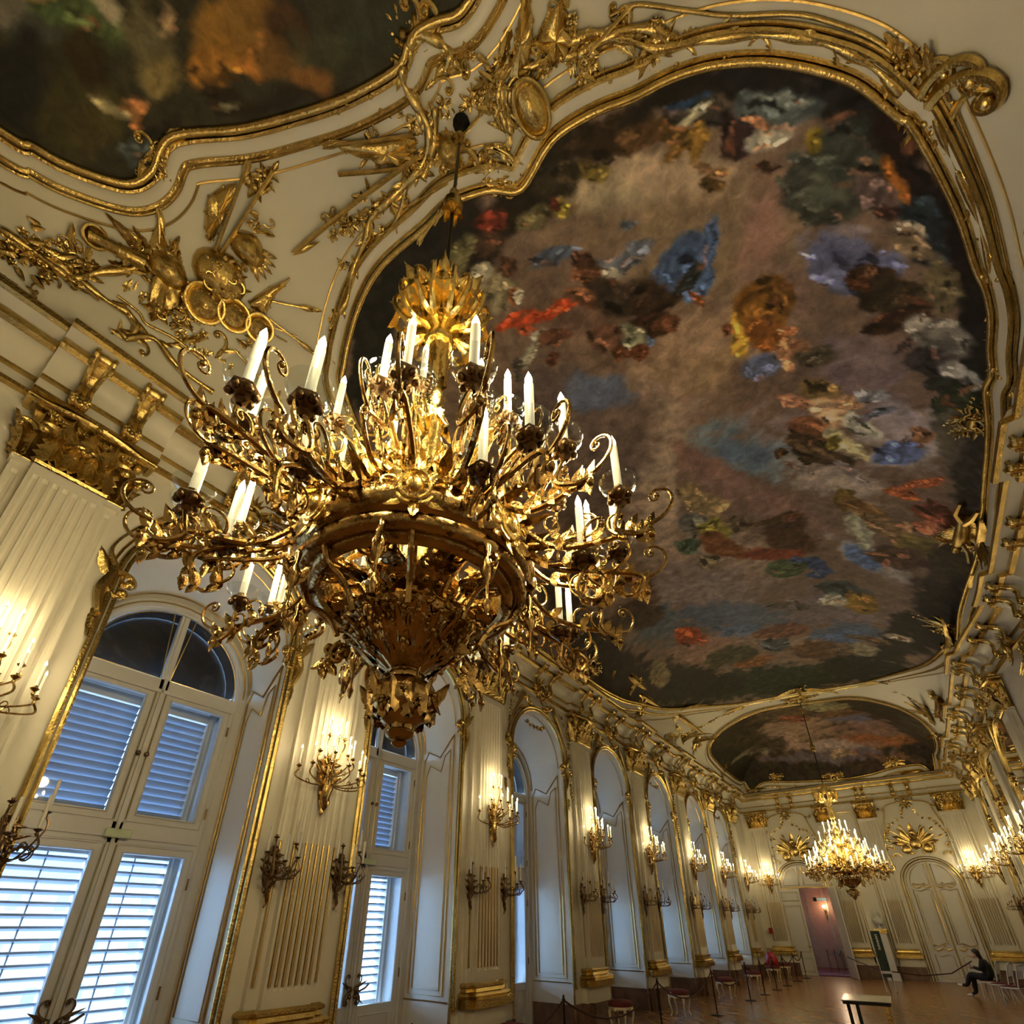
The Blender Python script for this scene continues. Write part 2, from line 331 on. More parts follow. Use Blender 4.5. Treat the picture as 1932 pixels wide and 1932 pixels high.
(8.35,13.25,0.601,-0.065,0.144,0.526,(66, 50, 42),0.3),
(9.07,13.10,0.352,-0.014,-0.313,0.789,(56, 48, 38),0.35),
(7.78,12.12,0.178,0.140,-0.187,0.868,(140, 142, 128),0.4),
(4.98,8.96,0.240,-0.093,0.175,0.275,(120, 104, 76),0.35),
(5.16,9.48,0.371,-0.172,0.424,0.386,(128, 112, 84),0.35),
(4.74,10.02,0.359,-0.176,0.262,0.536,(88, 88, 84),0.4),
(5.09,10.50,0.343,-0.143,0.251,0.487,(130, 124, 60),0.3),
(5.02,11.16,0.485,-0.184,0.712,0.391,(104, 68, 44),0.35),
(4.39,10.70,0.253,-0.134,0.184,0.396,(62, 76, 62),0.35),
(5.61,10.55,0.257,-0.075,0.188,0.295,(92, 80, 64),0.35),
(4.62,11.64,0.330,-0.120,0.241,0.397,(98, 88, 70),0.4),
(6.44,11.26,0.528,-0.022,0.099,0.497,(64, 46, 36),0.28),
(6.53,12.02,0.575,-0.140,0.670,0.513,(72, 52, 38),0.28),
(6.01,12.26,0.645,-0.064,0.471,0.315,(110, 58, 42),0.25),
(6.69,13.28,0.428,-0.077,0.567,0.265,(52, 66, 104),0.25),
(6.11,13.01,0.446,-0.073,0.325,0.390,(60, 72, 52),0.3),
(5.96,10.80,0.307,-0.017,0.167,0.097,(70, 52, 38),0.25),
(6.74,13.72,0.180,-0.037,0.095,0.257,(56, 72, 108),0.25),
(7.21,14.71,0.533,-0.080,0.338,0.428,(54, 60, 60),0.3),
(7.48,15.46,0.454,-0.110,0.322,0.591,(116, 92, 40),0.28),
(6.91,15.24,0.360,-0.044,0.097,0.362,(160, 156, 142),0.3),
(5.76,14.91,0.594,-0.067,0.584,0.295,(78, 72, 70),0.4),
(2.92,15.03,0.431,-0.212,0.484,0.607,(128, 64, 38),0.3),
(2.67,11.80,0.360,-0.369,0.428,0.838,(84, 66, 56),0.35),
(2.18,12.50,0.509,-0.290,0.773,0.632,(56, 46, 38),0.35),
(2.63,10.84,0.301,-0.176,0.355,0.373,(110, 86, 66),0.35),
(1.51,15.94,0.203,-0.305,0.495,0.707,(108, 98, 76),0.35),
(5.31,16.47,0.847,-0.081,0.402,0.513,(96, 66, 54),0.35),
(4.99,17.30,0.483,-0.111,0.352,0.549,(58, 62, 70),0.3),
(6.06,18.55,0.896,-0.085,0.408,0.775,(76, 58, 42),0.35),
(4.13,18.11,0.729,-0.103,0.145,0.622,(112, 74, 44),0.35),
(3.64,17.26,0.985,-0.163,0.212,0.838,(62, 60, 44),0.35),
(7.53,18.00,0.594,-0.037,0.281,0.294,(86, 72, 56),0.3),
(8.14,17.49,0.318,-0.025,-0.012,0.287,(140, 130, 118),0.35),
(7.34,18.91,0.384,-0.078,0.175,0.637,(110, 104, 88),0.35),
(6.79,18.89,0.342,-0.045,0.076,0.452,(84, 72, 60),0.3)]
B1=[(3.14,-0.40,2.975,-1.367,2.273,0.733,(44, 42, 30),1),
(1.96,-1.36,0.260,-0.243,0.345,0.038,(56, 58, 52),0.6),
(1.86,-1.61,0.158,-0.127,0.136,0.052,(96, 92, 84),0.5),
(2.19,-1.33,0.158,-0.178,0.287,0.002,(58, 72, 46),0.4),
(2.34,-1.12,0.073,-0.289,0.231,-0.030,(60, 70, 44),0.4),
(1.47,-1.35,0.239,-0.356,0.228,0.171,(24, 24, 24),0.5),
(1.65,-0.94,0.293,-0.359,0.373,0.107,(56, 52, 30),0.5),
(2.54,-0.73,0.280,-0.258,0.158,0.272,(84, 78, 56),0.5),
(2.48,-0.60,0.246,-0.120,0.122,0.169,(112, 98, 62),0.45),
(2.87,-0.74,0.118,-0.131,0.073,0.108,(140, 118, 90),0.4),
(3.22,-0.34,0.344,-0.307,0.261,0.168,(132, 96, 40),0.5),
(2.89,-0.27,0.179,-0.256,0.183,0.082,(138, 96, 40),0.4),
(3.31,-0.04,0.151,-0.194,0.194,0.033,(150, 100, 44),0.4),
(3.50,-0.26,0.308,-0.133,0.225,0.075,(116, 86, 38),0.5),
(3.53,0.08,0.275,-0.206,0.201,0.129,(96, 70, 34),0.5),
(3.81,0.05,0.222,-0.190,0.163,0.125,(60, 42, 24),0.5),
(2.76,-0.07,0.190,-0.149,0.154,0.087,(34, 26, 18),0.4),
(3.30,0.35,0.808,-0.079,0.446,0.094,(34, 28, 18),0.5),
(3.99,0.41,0.366,-0.253,0.269,0.189,(56, 56, 38),0.6),
(4.47,0.58,0.402,-0.224,0.295,0.192,(46, 48, 36),0.6),
(3.68,0.43,0.283,-0.104,0.208,0.073,(104, 72, 36),0.5),
(2.06,-0.67,0.072,-0.121,0.119,0.016,(134, 92, 58),0.3),
(1.88,-0.78,0.104,-0.058,0.125,0.017,(120, 112, 86),0.35),
(1.95,-0.59,0.059,-0.087,0.053,0.046,(120, 80, 50),0.35),
(1.76,-0.46,0.130,-0.185,0.124,0.102,(56, 62, 62),0.4),
(1.56,-0.77,0.132,-0.176,0.130,0.094,(58, 52, 30),0.5),
(2.75,-0.01,0.113,-0.030,0.092,0.018,(86, 82, 66),0.4),
(2.08,-0.39,0.267,-0.060,0.183,0.052,(24, 20, 16),0.4),
(2.03,-1.07,0.196,-0.121,0.101,0.152,(42, 34, 20),0.5),
(2.52,-1.06,0.098,-0.041,0.037,0.112,(150, 140, 120),0.5)]
B3=[(4.80,28.40,5.127,-0.675,1.269,2.586,(92, 76, 66),1),
(4.03,26.63,2.343,-0.312,0.830,2.123,(122, 102, 84),0.6),
(6.86,27.87,1.701,-0.241,0.896,1.140,(110, 88, 80),0.6),
(5.85,28.64,2.969,-0.077,0.285,0.400,(134, 118, 114),0.5),
(2.94,27.36,1.207,-0.281,1.073,1.042,(134, 112, 98),0.5),
(4.81,29.11,3.331,-0.088,0.270,0.314,(86, 78, 86),0.6),
(6.22,26.33,0.953,-0.090,0.562,0.917,(88, 88, 106),0.5),
(7.09,28.76,1.702,-0.118,0.610,0.355,(120, 78, 54),0.5),
(1.73,25.89,1.175,-0.247,1.310,1.736,(50, 44, 34),0.45),
(1.04,28.25,0.576,-0.595,5.198,0.988,(34, 34, 28),0.4),
(3.22,29.52,3.497,-0.191,0.331,0.377,(40, 34, 26),0.4),
(6.35,29.65,2.319,-0.093,0.039,0.235,(46, 36, 28),0.4),
(8.35,29.32,0.751,-0.241,0.103,0.705,(46, 40, 34),0.45),
(8.29,26.85,0.569,-0.154,0.531,1.599,(56, 52, 44),0.4),
(4.00,24.33,1.635,-0.143,0.309,0.990,(72, 60, 44),0.4),
(5.62,24.51,0.910,-0.103,0.661,0.813,(110, 104, 78),0.35),
(4.25,25.32,0.502,-0.101,0.364,0.591,(104, 64, 46),0.3),
(5.88,25.69,1.166,-0.046,0.435,0.516,(86, 66, 48),0.35),
(5.51,29.06,0.548,-0.060,0.090,0.182,(120, 104, 84),0.35),
(1.81,27.67,0.835,-0.060,0.884,0.448,(96, 92, 76),0.35),
(2.60,27.76,0.993,-0.171,0.336,0.622,(62, 54, 44),0.45),
(7.90,28.80,0.795,-0.068,0.325,0.194,(110, 76, 50),0.4),
(7.29,29.45,1.331,-0.049,0.254,0.093,(88, 66, 52),0.4)]
ORN={'tubes': [([(6.12, 1.86), (6.39, 1.99), (6.6, 2.19), (6.84, 2.44), (7.26, 2.66), (7.66, 2.87), (8.02, 3.11), (8.32, 3.38), (8.54, 3.65), (8.73, 3.97)], 0.045), ([(6.53, 1.96), (6.78, 2.05), (7.15, 2.35), (7.52, 2.64), (8.01, 2.94), (8.3, 3.19), (8.55, 3.45), (8.72, 3.7)], 0.02), ([(9.04, 4.2), (9.14, 4.56), (9.29, 5.16), (9.4, 5.81), (9.43, 6.06)], 0.02), ([(8.95, 4.28), (9.05, 4.69), (9.2, 5.21), (9.31, 5.76), (9.35, 6.16)], 0.04), ([(9.43, 6.06), (9.49, 6.59), (9.51, 7.04)], 0.02), ([(4.72, 0.88), (4.87, 0.88), (5.01, 1.05), (5.04, 1.18), (4.92, 1.24)], 0.05), ([(4.57, 0.93), (4.48, 1.06), (4.48, 1.27), (4.44, 1.49), (4.21, 1.64), (3.9, 1.66), (3.62, 1.65)], 0.05), ([(4.63, 1.38), (4.52, 1.51), (4.32, 1.66), (4.1, 1.74)], 0.04), ([(3.62, 1.65), (3.24, 1.64), (3.01, 1.75), (2.6, 1.87), (2.31, 2.03), (2.09, 2.07)], 0.045), ([(2.09, 2.07), (1.71, 2.23), (1.33, 2.49)], 0.03), ([(3.9, 1.66), (3.58, 1.83), (3.27, 1.89), (3.1, 1.9)], 0.03), ([(5.52, 1.63), (5.36, 1.66), (5.24, 1.77), (5.2, 1.93), (5.2, 2.07), (5.23, 1.98), (5.25, 1.86)], 0.04), ([(5.69, 1.75), (5.45, 1.73), (5.32, 1.81), (5.3, 1.95), (5.36, 2.07)], 0.03), ([(6.14, 1.99), (5.89, 1.85), (5.68, 1.76), (5.5, 1.61), (5.56, 1.68)], 0.04), ([(6.14, 1.99), (6.36, 2.04), (6.57, 2.11), (6.85, 2.28), (6.96, 2.44)], 0.05), ([(4.78, 2.0), (4.93, 2.02), (5.02, 2.17), (5.06, 2.33), (4.91, 2.43), (4.73, 2.33), (4.66, 2.15), (4.7, 2.0)], 0.03), ([(4.96, 2.04), (5.07, 2.21), (5.06, 2.39), (4.9, 2.49)], 0.03), ([(0.58, -0.97), (0.59, -0.71), (0.59, -0.41), (0.62, -0.31), (0.72, -0.21), (0.89, -0.0), (0.98, 0.05), (1.05, 0.01), (1.01, -0.06)], 0.045), ([(0.62, -0.29), (0.62, -0.01), (0.64, 0.2), (0.61, 0.33), (0.52, 0.32), (0.53, 0.22)], 0.04), ([(0.51, 0.3), (0.61, 0.53), (0.56, 0.85), (0.56, 1.34)], 0.04), ([(0.69, 0.04), (0.69, 0.28), (0.66, 0.4), (0.7, 0.71), (0.7, 1.06)], 0.02), ([(0.58, -0.97), (0.6, -0.72)], 0.02)], 'poles': [([(1.48, 0.6), (2.56, 0.37)], 0.02), ([(1.52, 0.64), (2.68, 0.6)], 0.025), ([(1.56, 1.28), (1.88, 1.79)], 0.014), ([(1.43, 1.42), (1.49, 2.09)], 0.014), ([(1.13, 0.19), (1.49, -0.05)], 0.015), ([(3.34, 0.83), (4.27, 1.39)], 0.02), ([(3.27, 1.1), (4.01, 1.56)], 0.025), ([(2.21, 1.23), (4.19, 1.56)], 0.03), ([(0.94, 1.3), (0.85, 1.94)], 0.015), ([(3.73, 1.83), (4.31, 1.96)], 0.016), ([(3.87, 2.18), (4.4, 2.02)], 0.02), ([(3.55, 2.21), (4.04, 2.1)], 0.018), ([(6.74, 2.01), (6.14, 2.04)], 0.02), ([(4.28, 1.75), (5.0, 1.73)], 0.02), ([(1.5, 1.83), (1.29, 1.25)], 0.012), ([(1.37, 1.76), (1.3, 1.48)], 0.01)], 'tips': [[(2.56, 0.37), (2.4, 0.42)], [(1.49, 2.09), (1.47, 1.85)], [(3.34, 0.83), (3.57, 0.95)], [(2.21, 1.23), (2.53, 1.36)], [(1.49, -0.05), (1.34, 0.08)], [(3.55, 2.21), (3.71, 2.14)], [(1.88, 1.79), (1.77, 1.62)]], 'leaf': [([(1.09, 0.13), (1.15, -0.4)], 0.07), ([(1.1, 0.15), (1.25, -0.16)], 0.06), ([(1.14, 0.12), (1.58, 0.02)], 0.06), ([(1.13, 0.25), (1.54, 0.23)], 0.06), ([(1.19, 0.33), (1.38, 0.3)], 0.05), ([(1.34, -0.18), (1.15, -0.43)], 0.03), ([(4.7, 0.89), (4.63, 0.77)], 0.08), ([(4.74, 0.89), (4.81, 0.79)], 0.08), ([(4.81, 0.9), (4.93, 0.74)], 0.09), ([(4.84, 0.99), (4.6, 0.91)], 0.07), ([(4.92, 1.14), (5.21, 1.33)], 0.08), ([(4.97, 1.13), (5.1, 1.37)], 0.08), ([(4.99, 1.24), (4.94, 1.28)], 0.06), ([(1.72, -0.24), (1.83, -0.34)], 0.07), ([(1.85, -0.26), (2.18, -0.27)], 0.09), ([(1.93, -0.28), (2.3, -0.22)], 0.09), ([(2.04, -0.25), (2.22, -0.17)], 0.07), ([(1.7, -0.17), (1.93, -0.13)], 0.07), ([(1.97, -0.15), (2.19, -0.07)], 0.05), ([(4.76, 1.98), (4.47, 2.02)], 0.05), ([(4.8, 2.35), (5.01, 2.57)], 0.09), ([(4.9, 2.33), (5.12, 2.36)], 0.08), ([(4.79, 2.31), (4.69, 2.11)], 0.06), ([(5.33, 2.17), (5.48, 2.06)], 0.08), ([(5.41, 2.28), (5.66, 2.35)], 0.08), ([(3.62, 1.66), (3.32, 1.57)], 0.06), ([(3.56, 1.67), (3.49, 1.97)], 0.05), ([(3.19, 1.68), (2.92, 1.83)], 0.05), ([(3.01, 1.75), (2.73, 1.9)], 0.05), ([(4.03, 1.63), (4.21, 1.82)], 0.06), ([(2.55, 1.91), (2.28, 2.0)], 0.05), ([(2.31, 2.03), (2.04, 2.11)], 0.05), ([(4.39, 1.59), (4.52, 1.58)], 0.05), ([(2.09, 2.07), (2.21, 2.06)], 0.04), ([(8.72, 3.7), (8.6, 3.43)], 0.06), ([(8.75, 3.76), (8.54, 3.61)], 0.06), ([(8.78, 3.86), (8.68, 3.86)], 0.06), ([(8.7, 4.1), (8.58, 4.12)], 0.08), ([(8.78, 4.18), (8.66, 4.26)], 0.08), ([(8.86, 4.25), (8.98, 4.41)], 0.07), ([(8.91, 4.29), (9.02, 4.58)], 0.07), ([(8.67, 4.06), (8.7, 4.3)], 0.07), ([(9.26, 6.11), (9.41, 5.97)], 0.07), ([(9.3, 6.1), (9.45, 6.08)], 0.07), ([(9.33, 6.06), (9.35, 5.89)], 0.06), ([(9.32, 6.7), (9.4, 6.7)], 0.06), ([(9.35, 6.72), (9.44, 6.56)], 0.05), ([(9.42, 7.41), (9.32, 7.72)], 0.08), ([(9.45, 7.47), (9.5, 7.23)], 0.08), ([(9.47, 7.63), (9.54, 7.7)], 0.08), ([(9.4, 7.91), (9.5, 7.98)], 0.07), ([(9.4, 7.07), (9.38, 7.35)], 0.06), ([(6.84, 2.44), (7.06, 2.47)], 0.08), ([(7.08, 2.55), (7.28, 2.62)], 0.07), ([(7.48, 2.8), (7.59, 2.74)], 0.07), ([(7.58, 2.81), (7.7, 2.79)], 0.06), ([(6.18, 2.02), (6.3, 2.3)], 0.05), ([(6.45, 2.38), (6.66, 2.46)], 0.05), ([(6.61, 2.43), (6.82, 2.51)], 0.05), ([(5.63, 1.43), (5.36, 1.61)], 0.05), ([(5.29, 1.61), (5.05, 1.53)], 0.05), ([(6.0, 1.89), (6.15, 2.09)], 0.06), ([(0.64, -0.25), (0.57, -0.32)], 0.05), ([(0.57, -0.78), (0.52, -0.82)], 0.05), ([(0.9, -0.01), (0.82, -0.18)], 0.04), ([(0.76, -0.19), (0.8, -0.27)], 0.03), ([(0.97, 14.63), (0.93, 15.8)], 0.12), ([(0.91, 15.17), (0.5, 15.06)], 0.12), ([(0.84, 13.68), (0.6, 13.73)], 0.1), ([(0.8, 15.82), (0.84, 17.18)], 0.1), ([(0.97, 19.07), (1.01, 21.53)], 0.1), ([(0.6, 20.48), (2.03, 22.23)], 0.1), ([(0.7, 21.59), (1.89, 23.53)], 0.1), ([(1.76, 20.14), (0.99, 18.45)], 0.08), ([(4.86, 21.76), (3.8, 22.19)], 0.12), ([(5.2, 22.01), (6.21, 22.74)], 0.12), ([(4.94, 22.47), (4.96, 21.21)], 0.12), ([(2.71, 22.32), (1.96, 21.69)], 0.1), ([(6.94, 22.34), (7.87, 21.58)], 0.1), ([(8.72, 24.27), (7.95, 23.09)], 0.12), ([(8.84, 24.55), (8.38, 21.93)], 0.12), ([(8.94, 23.08), (9.13, 20.03)], 0.1), ([(8.6, 24.28), (8.05, 24.62)], 0.1), ([(9.04, 16.89), (9.28, 14.64)], 0.15), ([(9.1, 16.89), (9.4, 15.81)], 0.12), ([(8.97, 16.64), (9.14, 17.08)], 0.12), ([(9.15, 15.4), (9.04, 15.37)], 0.1), ([(8.9, 26.15), (8.58, 27.4)], 0.1), ([(9.0, 25.91), (9.23, 24.91)], 0.1), ([(8.9, 29.76), (8.5, 29.64)], 0.1), ([(3.94, 30.59), (3.04, 29.8)], 0.12), ([(4.27, 30.83), (5.7, 30.23)], 0.12), ([(0.74, 29.79), (1.73, 29.83)], 0.12), ([(7.45, 29.82), (8.28, 29.8)], 0.12), ([(7.83, 29.82), (7.17, 30.9)], 0.1), ([(9.4, 11.65), (9.28, 10.93)], 0.14), ([(9.46, 11.73), (9.54, 10.74)], 0.14), ([(9.42, 12.2), (9.25, 12.08)], 0.12), ([(9.47, 12.28), (9.58, 12.32)], 0.14), ([(9.43, 12.96), (9.31, 13.52)], 0.12), ([(9.53, 12.87), (9.45, 13.62)], 0.1)], 'flowers': [((0.58, -0.7), 0.07), ((0.54, -0.84), 0.08), ((0.57, -0.62), 0.07), ((0.59, -0.54), 0.07), ((0.63, -0.48), 0.06), ((0.65, -0.41), 0.08), ((0.65, -0.34), 0.07), ((0.73, -0.48), 0.06), ((0.72, -0.32), 0.06), ((0.63, -0.74), 0.05), ((4.11, 0.89), 0.06), ((4.12, 1.03), 0.06), ((3.84, 0.77), 0.06), ((3.71, 0.76), 0.05), ((4.74, 0.78), 0.09), ((4.78, 0.85), 0.08), ((4.65, 0.78), 0.07), ((3.82, 0.68), 0.05), ((4.32, 1.34), 0.06), ((4.96, 1.59), 0.06), ((5.07, 1.6), 0.06), ((5.19, 1.59), 0.06), ((5.31, 1.57), 0.06), ((5.45, 1.53), 0.06), ((4.71, 1.41), 0.05), ((6.06, 2.0), 0.06), ((6.13, 2.18), 0.06), ((6.33, 2.37), 0.06), ((6.06, 1.9), 0.05), ((6.56, 2.41), 0.05), ((4.51, 0.84), 0.05), ((8.7, 3.73), 0.07), ((8.75, 3.8), 0.07), ((8.78, 3.76), 0.06), ((8.85, 3.85), 0.07), ((8.68, 3.64), 0.06), ((8.88, 4.3), 0.08), ((8.93, 4.4), 0.07), ((8.97, 4.48), 0.06), ((9.02, 4.63), 0.06), ((9.29, 6.07), 0.07), ((9.39, 6.08), 0.07), ((9.42, 7.41), 0.08), ((9.47, 7.5), 0.08), ((9.4, 7.86), 0.07), ((4.59, 1.68), 0.05), ((4.36, 1.75), 0.05), ((3.1, 1.67), 0.05), ((2.98, 1.51), 0.07), ((2.88, 1.5), 0.06), ((2.06, 2.05), 0.06), ((2.54, 1.74), 0.05), ((0.97, 0.49), 0.06), ((0.81, 0.65), 0.05), ((0.72, 0.76), 0.05), ((0.99, 15.22), 0.1), ((0.75, 15.05), 0.09), ((5.08, 21.6), 0.1), ((5.37, 22.13), 0.09), ((8.94, 23.4), 0.12), ((9.09, 15.64), 0.12), ((9.04, 16.37), 0.1)], 'boss': [((1.1, 0.77), 0.2, 'shield'), ((1.2, 1.09), 0.17, 'shield'), ((1.28, 1.4), 0.15, 'drum'), ((1.11, 0.3), 0.17, 'cuirass'), ((1.42, 0.75), 0.24, 'lion'), ((1.84, 0.83), 0.16, 'helmet'), ((0.79, 0.42), 0.12, 'rose'), ((5.52, 2.03), 0.155, 'oval'), ((5.48, 2.06), 0.12, 'rose'), ((1.03, 0.58), 0.1, 'rose'), ((0.92, -0.36), 0.1, 'muzzle'), ((2.4, 0.55), 0.1, 'rose'), ((2.58, 0.56), 0.08, 'rose'), ((4.52, 1.75), 0.13, 'vase'), ((4.15, 2.19), 0.06, 'tassel')], 'cloth': [[(1.61, 0.48), (1.68, 0.38), (1.95, 0.26), (2.26, 0.39), (1.97, 0.47), (1.73, 0.5)], [(3.48, 0.94), (4.21, 1.37), (4.2, 1.51), (4.05, 1.52), (3.81, 1.4), (3.65, 1.2)], [(5.86, 1.34), (5.55, 1.6), (5.41, 1.64), (5.58, 1.75), (5.79, 1.64), (5.93, 1.39)], [(6.16, 1.57), (5.83, 1.63), (5.85, 1.75), (5.86, 1.9), (5.98, 1.92), (6.13, 1.89), (6.17, 1.66)], [(1.65, 1.34), (1.45, 1.37), (1.42, 1.15), (1.94, 1.36)], [(0.8, 0.31), (1.32, 0.06), (1.27, 0.21), (1.02, 0.56), (0.81, 0.49)]], 'cannon': [[(0.9, -0.42), (1.01, 0.09)]], 'garl': [([(0.44, 18.65), (0.65, 20.39), (1.26, 21.55), (2.37, 22.29)], 0.09), ([(0.88, 18.69), (0.71, 19.64), (0.56, 20.56)], 0.08), ([(7.96, 22.77), (8.61, 23.27), (9.11, 23.02)], 0.09), ([(2.75, 22.16), (4.8, 22.11), (6.56, 22.77), (7.87, 21.64)], 0.08), ([(9.06, 16.22), (9.13, 16.02), (9.18, 16.72)], 0.09), ([(0.54, -0.93), (0.57, -0.73), (0.61, -0.54), (0.66, -0.32)], 0.075), ([(4.92, 1.59), (5.16, 1.58), (5.41, 1.55), (5.59, 1.49)], 0.055), ([(3.83, 0.74), (4.11, 0.89), (4.22, 1.11), (4.35, 1.36)], 0.05), ([(6.1, 2.0), (6.23, 2.3), (6.6, 2.45)], 0.05), ([(4.48, 1.35), (4.73, 1.53), (4.94, 1.61)], 0.045), ([(2.77, 1.33), (3.0, 1.49), (3.1, 1.67)], 0.05), ([(8.88, 4.3), (8.98, 4.51), (9.04, 4.66)], 0.06), ([(9.35, 6.68), (9.41, 6.97), (9.41, 7.32)], 0.06), ([(0.96, 0.47), (0.84, 0.62), (0.73, 0.68)], 0.05), ([(8.68, 3.66), (8.78, 3.78), (8.87, 3.9)], 0.06), ([(0.77, 0.03), (0.81, 0.36), (0.75, 0.47)], 0.06), ([(9.38, 8.35), (9.44, 8.86)], 0.06), ([(0.8, 0.24), (0.76, 1.0), (0.82, 1.39)], 0.04)], 'scrolls': [([(8.78, 3.95), (8.87, 3.77)], 0.3, 1), ([(8.86, 4.04), (9.01, 3.78)], 0.42, 1), ([(8.91, 4.15), (9.1, 3.92)], 0.5, 1), ([(9.05, 4.32), (9.12, 4.1)], 0.3, 1), ([(8.85, 4.17), (8.91, 4.06)], 0.2, -1), ([(1.0, -0.05), (1.11, 0.02)], 0.2, -1), ([(0.98, 0.05), (1.02, -0.1)], 0.16, 1), ([(0.53, 0.22), (0.59, 0.25)], 0.14, 1), ([(0.56, 0.42), (0.58, 0.63)], 0.16, 1), ([(0.67, 0.74), (0.76, 0.83)], 0.16, -1), ([(0.87, 1.2), (1.02, 1.23)], 0.2, -1), ([(0.95, 0.31), (0.97, 0.49)], 0.18, 1), ([(0.89, 0.69), (0.9, 0.88)], 0.16, -1), ([(1.35, 0.83), (1.51, 0.86)], 0.14, 1), ([(4.8, 0.87), (4.97, 0.86)], 0.26, -1), ([(4.83, 1.0), (5.07, 1.07)], 0.3, -1), ([(5.06, 1.25), (5.19, 1.32)], 0.16, 1), ([(4.59, 1.04), (4.65, 0.94)], 0.2, 1), ([(4.69, 2.11), (4.76, 1.98)], 0.28, -1), ([(4.87, 2.31), (5.03, 2.43)], 0.22, 1), ([(4.75, 2.31), (4.84, 2.41)], 0.16, -1), ([(5.36, 2.07), (5.44, 2.22)], 0.2, -1), ([(5.13, 1.96), (5.23, 2.09)], 0.2, 1), ([(6.12, 2.02), (6.25, 2.02)], 0.16, 1), ([(6.49, 2.15), (6.7, 2.22)], 0.22, -1), ([(6.88, 2.48), (7.1, 2.5)], 0.22, 1), ([(7.35, 2.71), (7.58, 2.78)], 0.2, 1), ([(4.77, 1.23), (4.92, 1.24)], 0.18, 1), ([(3.63, 1.22), (3.94, 1.2)], 0.16, 1), ([(3.58, 1.69), (3.61, 1.85)], 0.2, -1), ([(3.11, 1.76), (3.08, 1.96)], 0.18, 1), ([(2.38, 2.01), (2.19, 2.08)], 0.16, -1), ([(2.04, 2.11), (1.79, 2.23)], 0.14, 1), ([(9.33, 6.17), (9.38, 5.95)], 0.16, 1), ([(9.42, 7.5), (9.47, 7.18)], 0.2, 1), ([(9.46, 7.65), (9.43, 8.09)], 0.2, -1), ([(9.38, 8.35), (9.36, 8.83)], 0.18, 1), ([(0.91, 15.17), (0.94, 14.28)], 0.22, 1), ([(9.09, 16.55), (9.26, 14.77)], 0.26, 1), ([(1.82, -0.3), (2.01, -0.35)], 0.2, -1), ([(1.97, -0.21), (2.18, -0.19)], 0.18, 1), ([(6.66, 2.05), (6.48, 2.06)], 0.16, 1)], 'clutter': [((1.06, 0.24), 0.22, 26), ((1.2, 0.8), 0.26, 30), ((0.93, 0.52), 0.2, 22), ((1.2, 1.32), 0.2, 16), ((0.98, -0.01), 0.15, 12), ((1.45, 0.79), 0.2, 24), ((2.09, 0.79), 0.14, 12), ((2.55, 0.58), 0.1, 10), ((0.92, 0.83), 0.15, 14), ((0.64, -0.46), 0.18, 22), ((0.59, -0.71), 0.18, 22), ((0.68, -0.29), 0.12, 12), ((3.86, 1.26), 0.25, 16), ((2.83, 1.46), 0.15, 14), ((3.3, 1.59), 0.2, 18), ((4.13, 1.58), 0.15, 18), ((5.71, 1.72), 0.2, 18), ((5.26, 1.69), 0.16, 18), ((6.08, 1.76), 0.2, 20), ((4.5, 1.79), 0.14, 14), ((4.82, 2.21), 0.16, 16), ((6.15, 2.09), 0.14, 12), ((1.78, -0.28), 0.14, 14), ((6.81, 2.37), 0.16, 12), ((5.15, 1.31), 0.14, 10)]}
PAINTF = 1.85; SCW = 3.7; CHW = 9.5
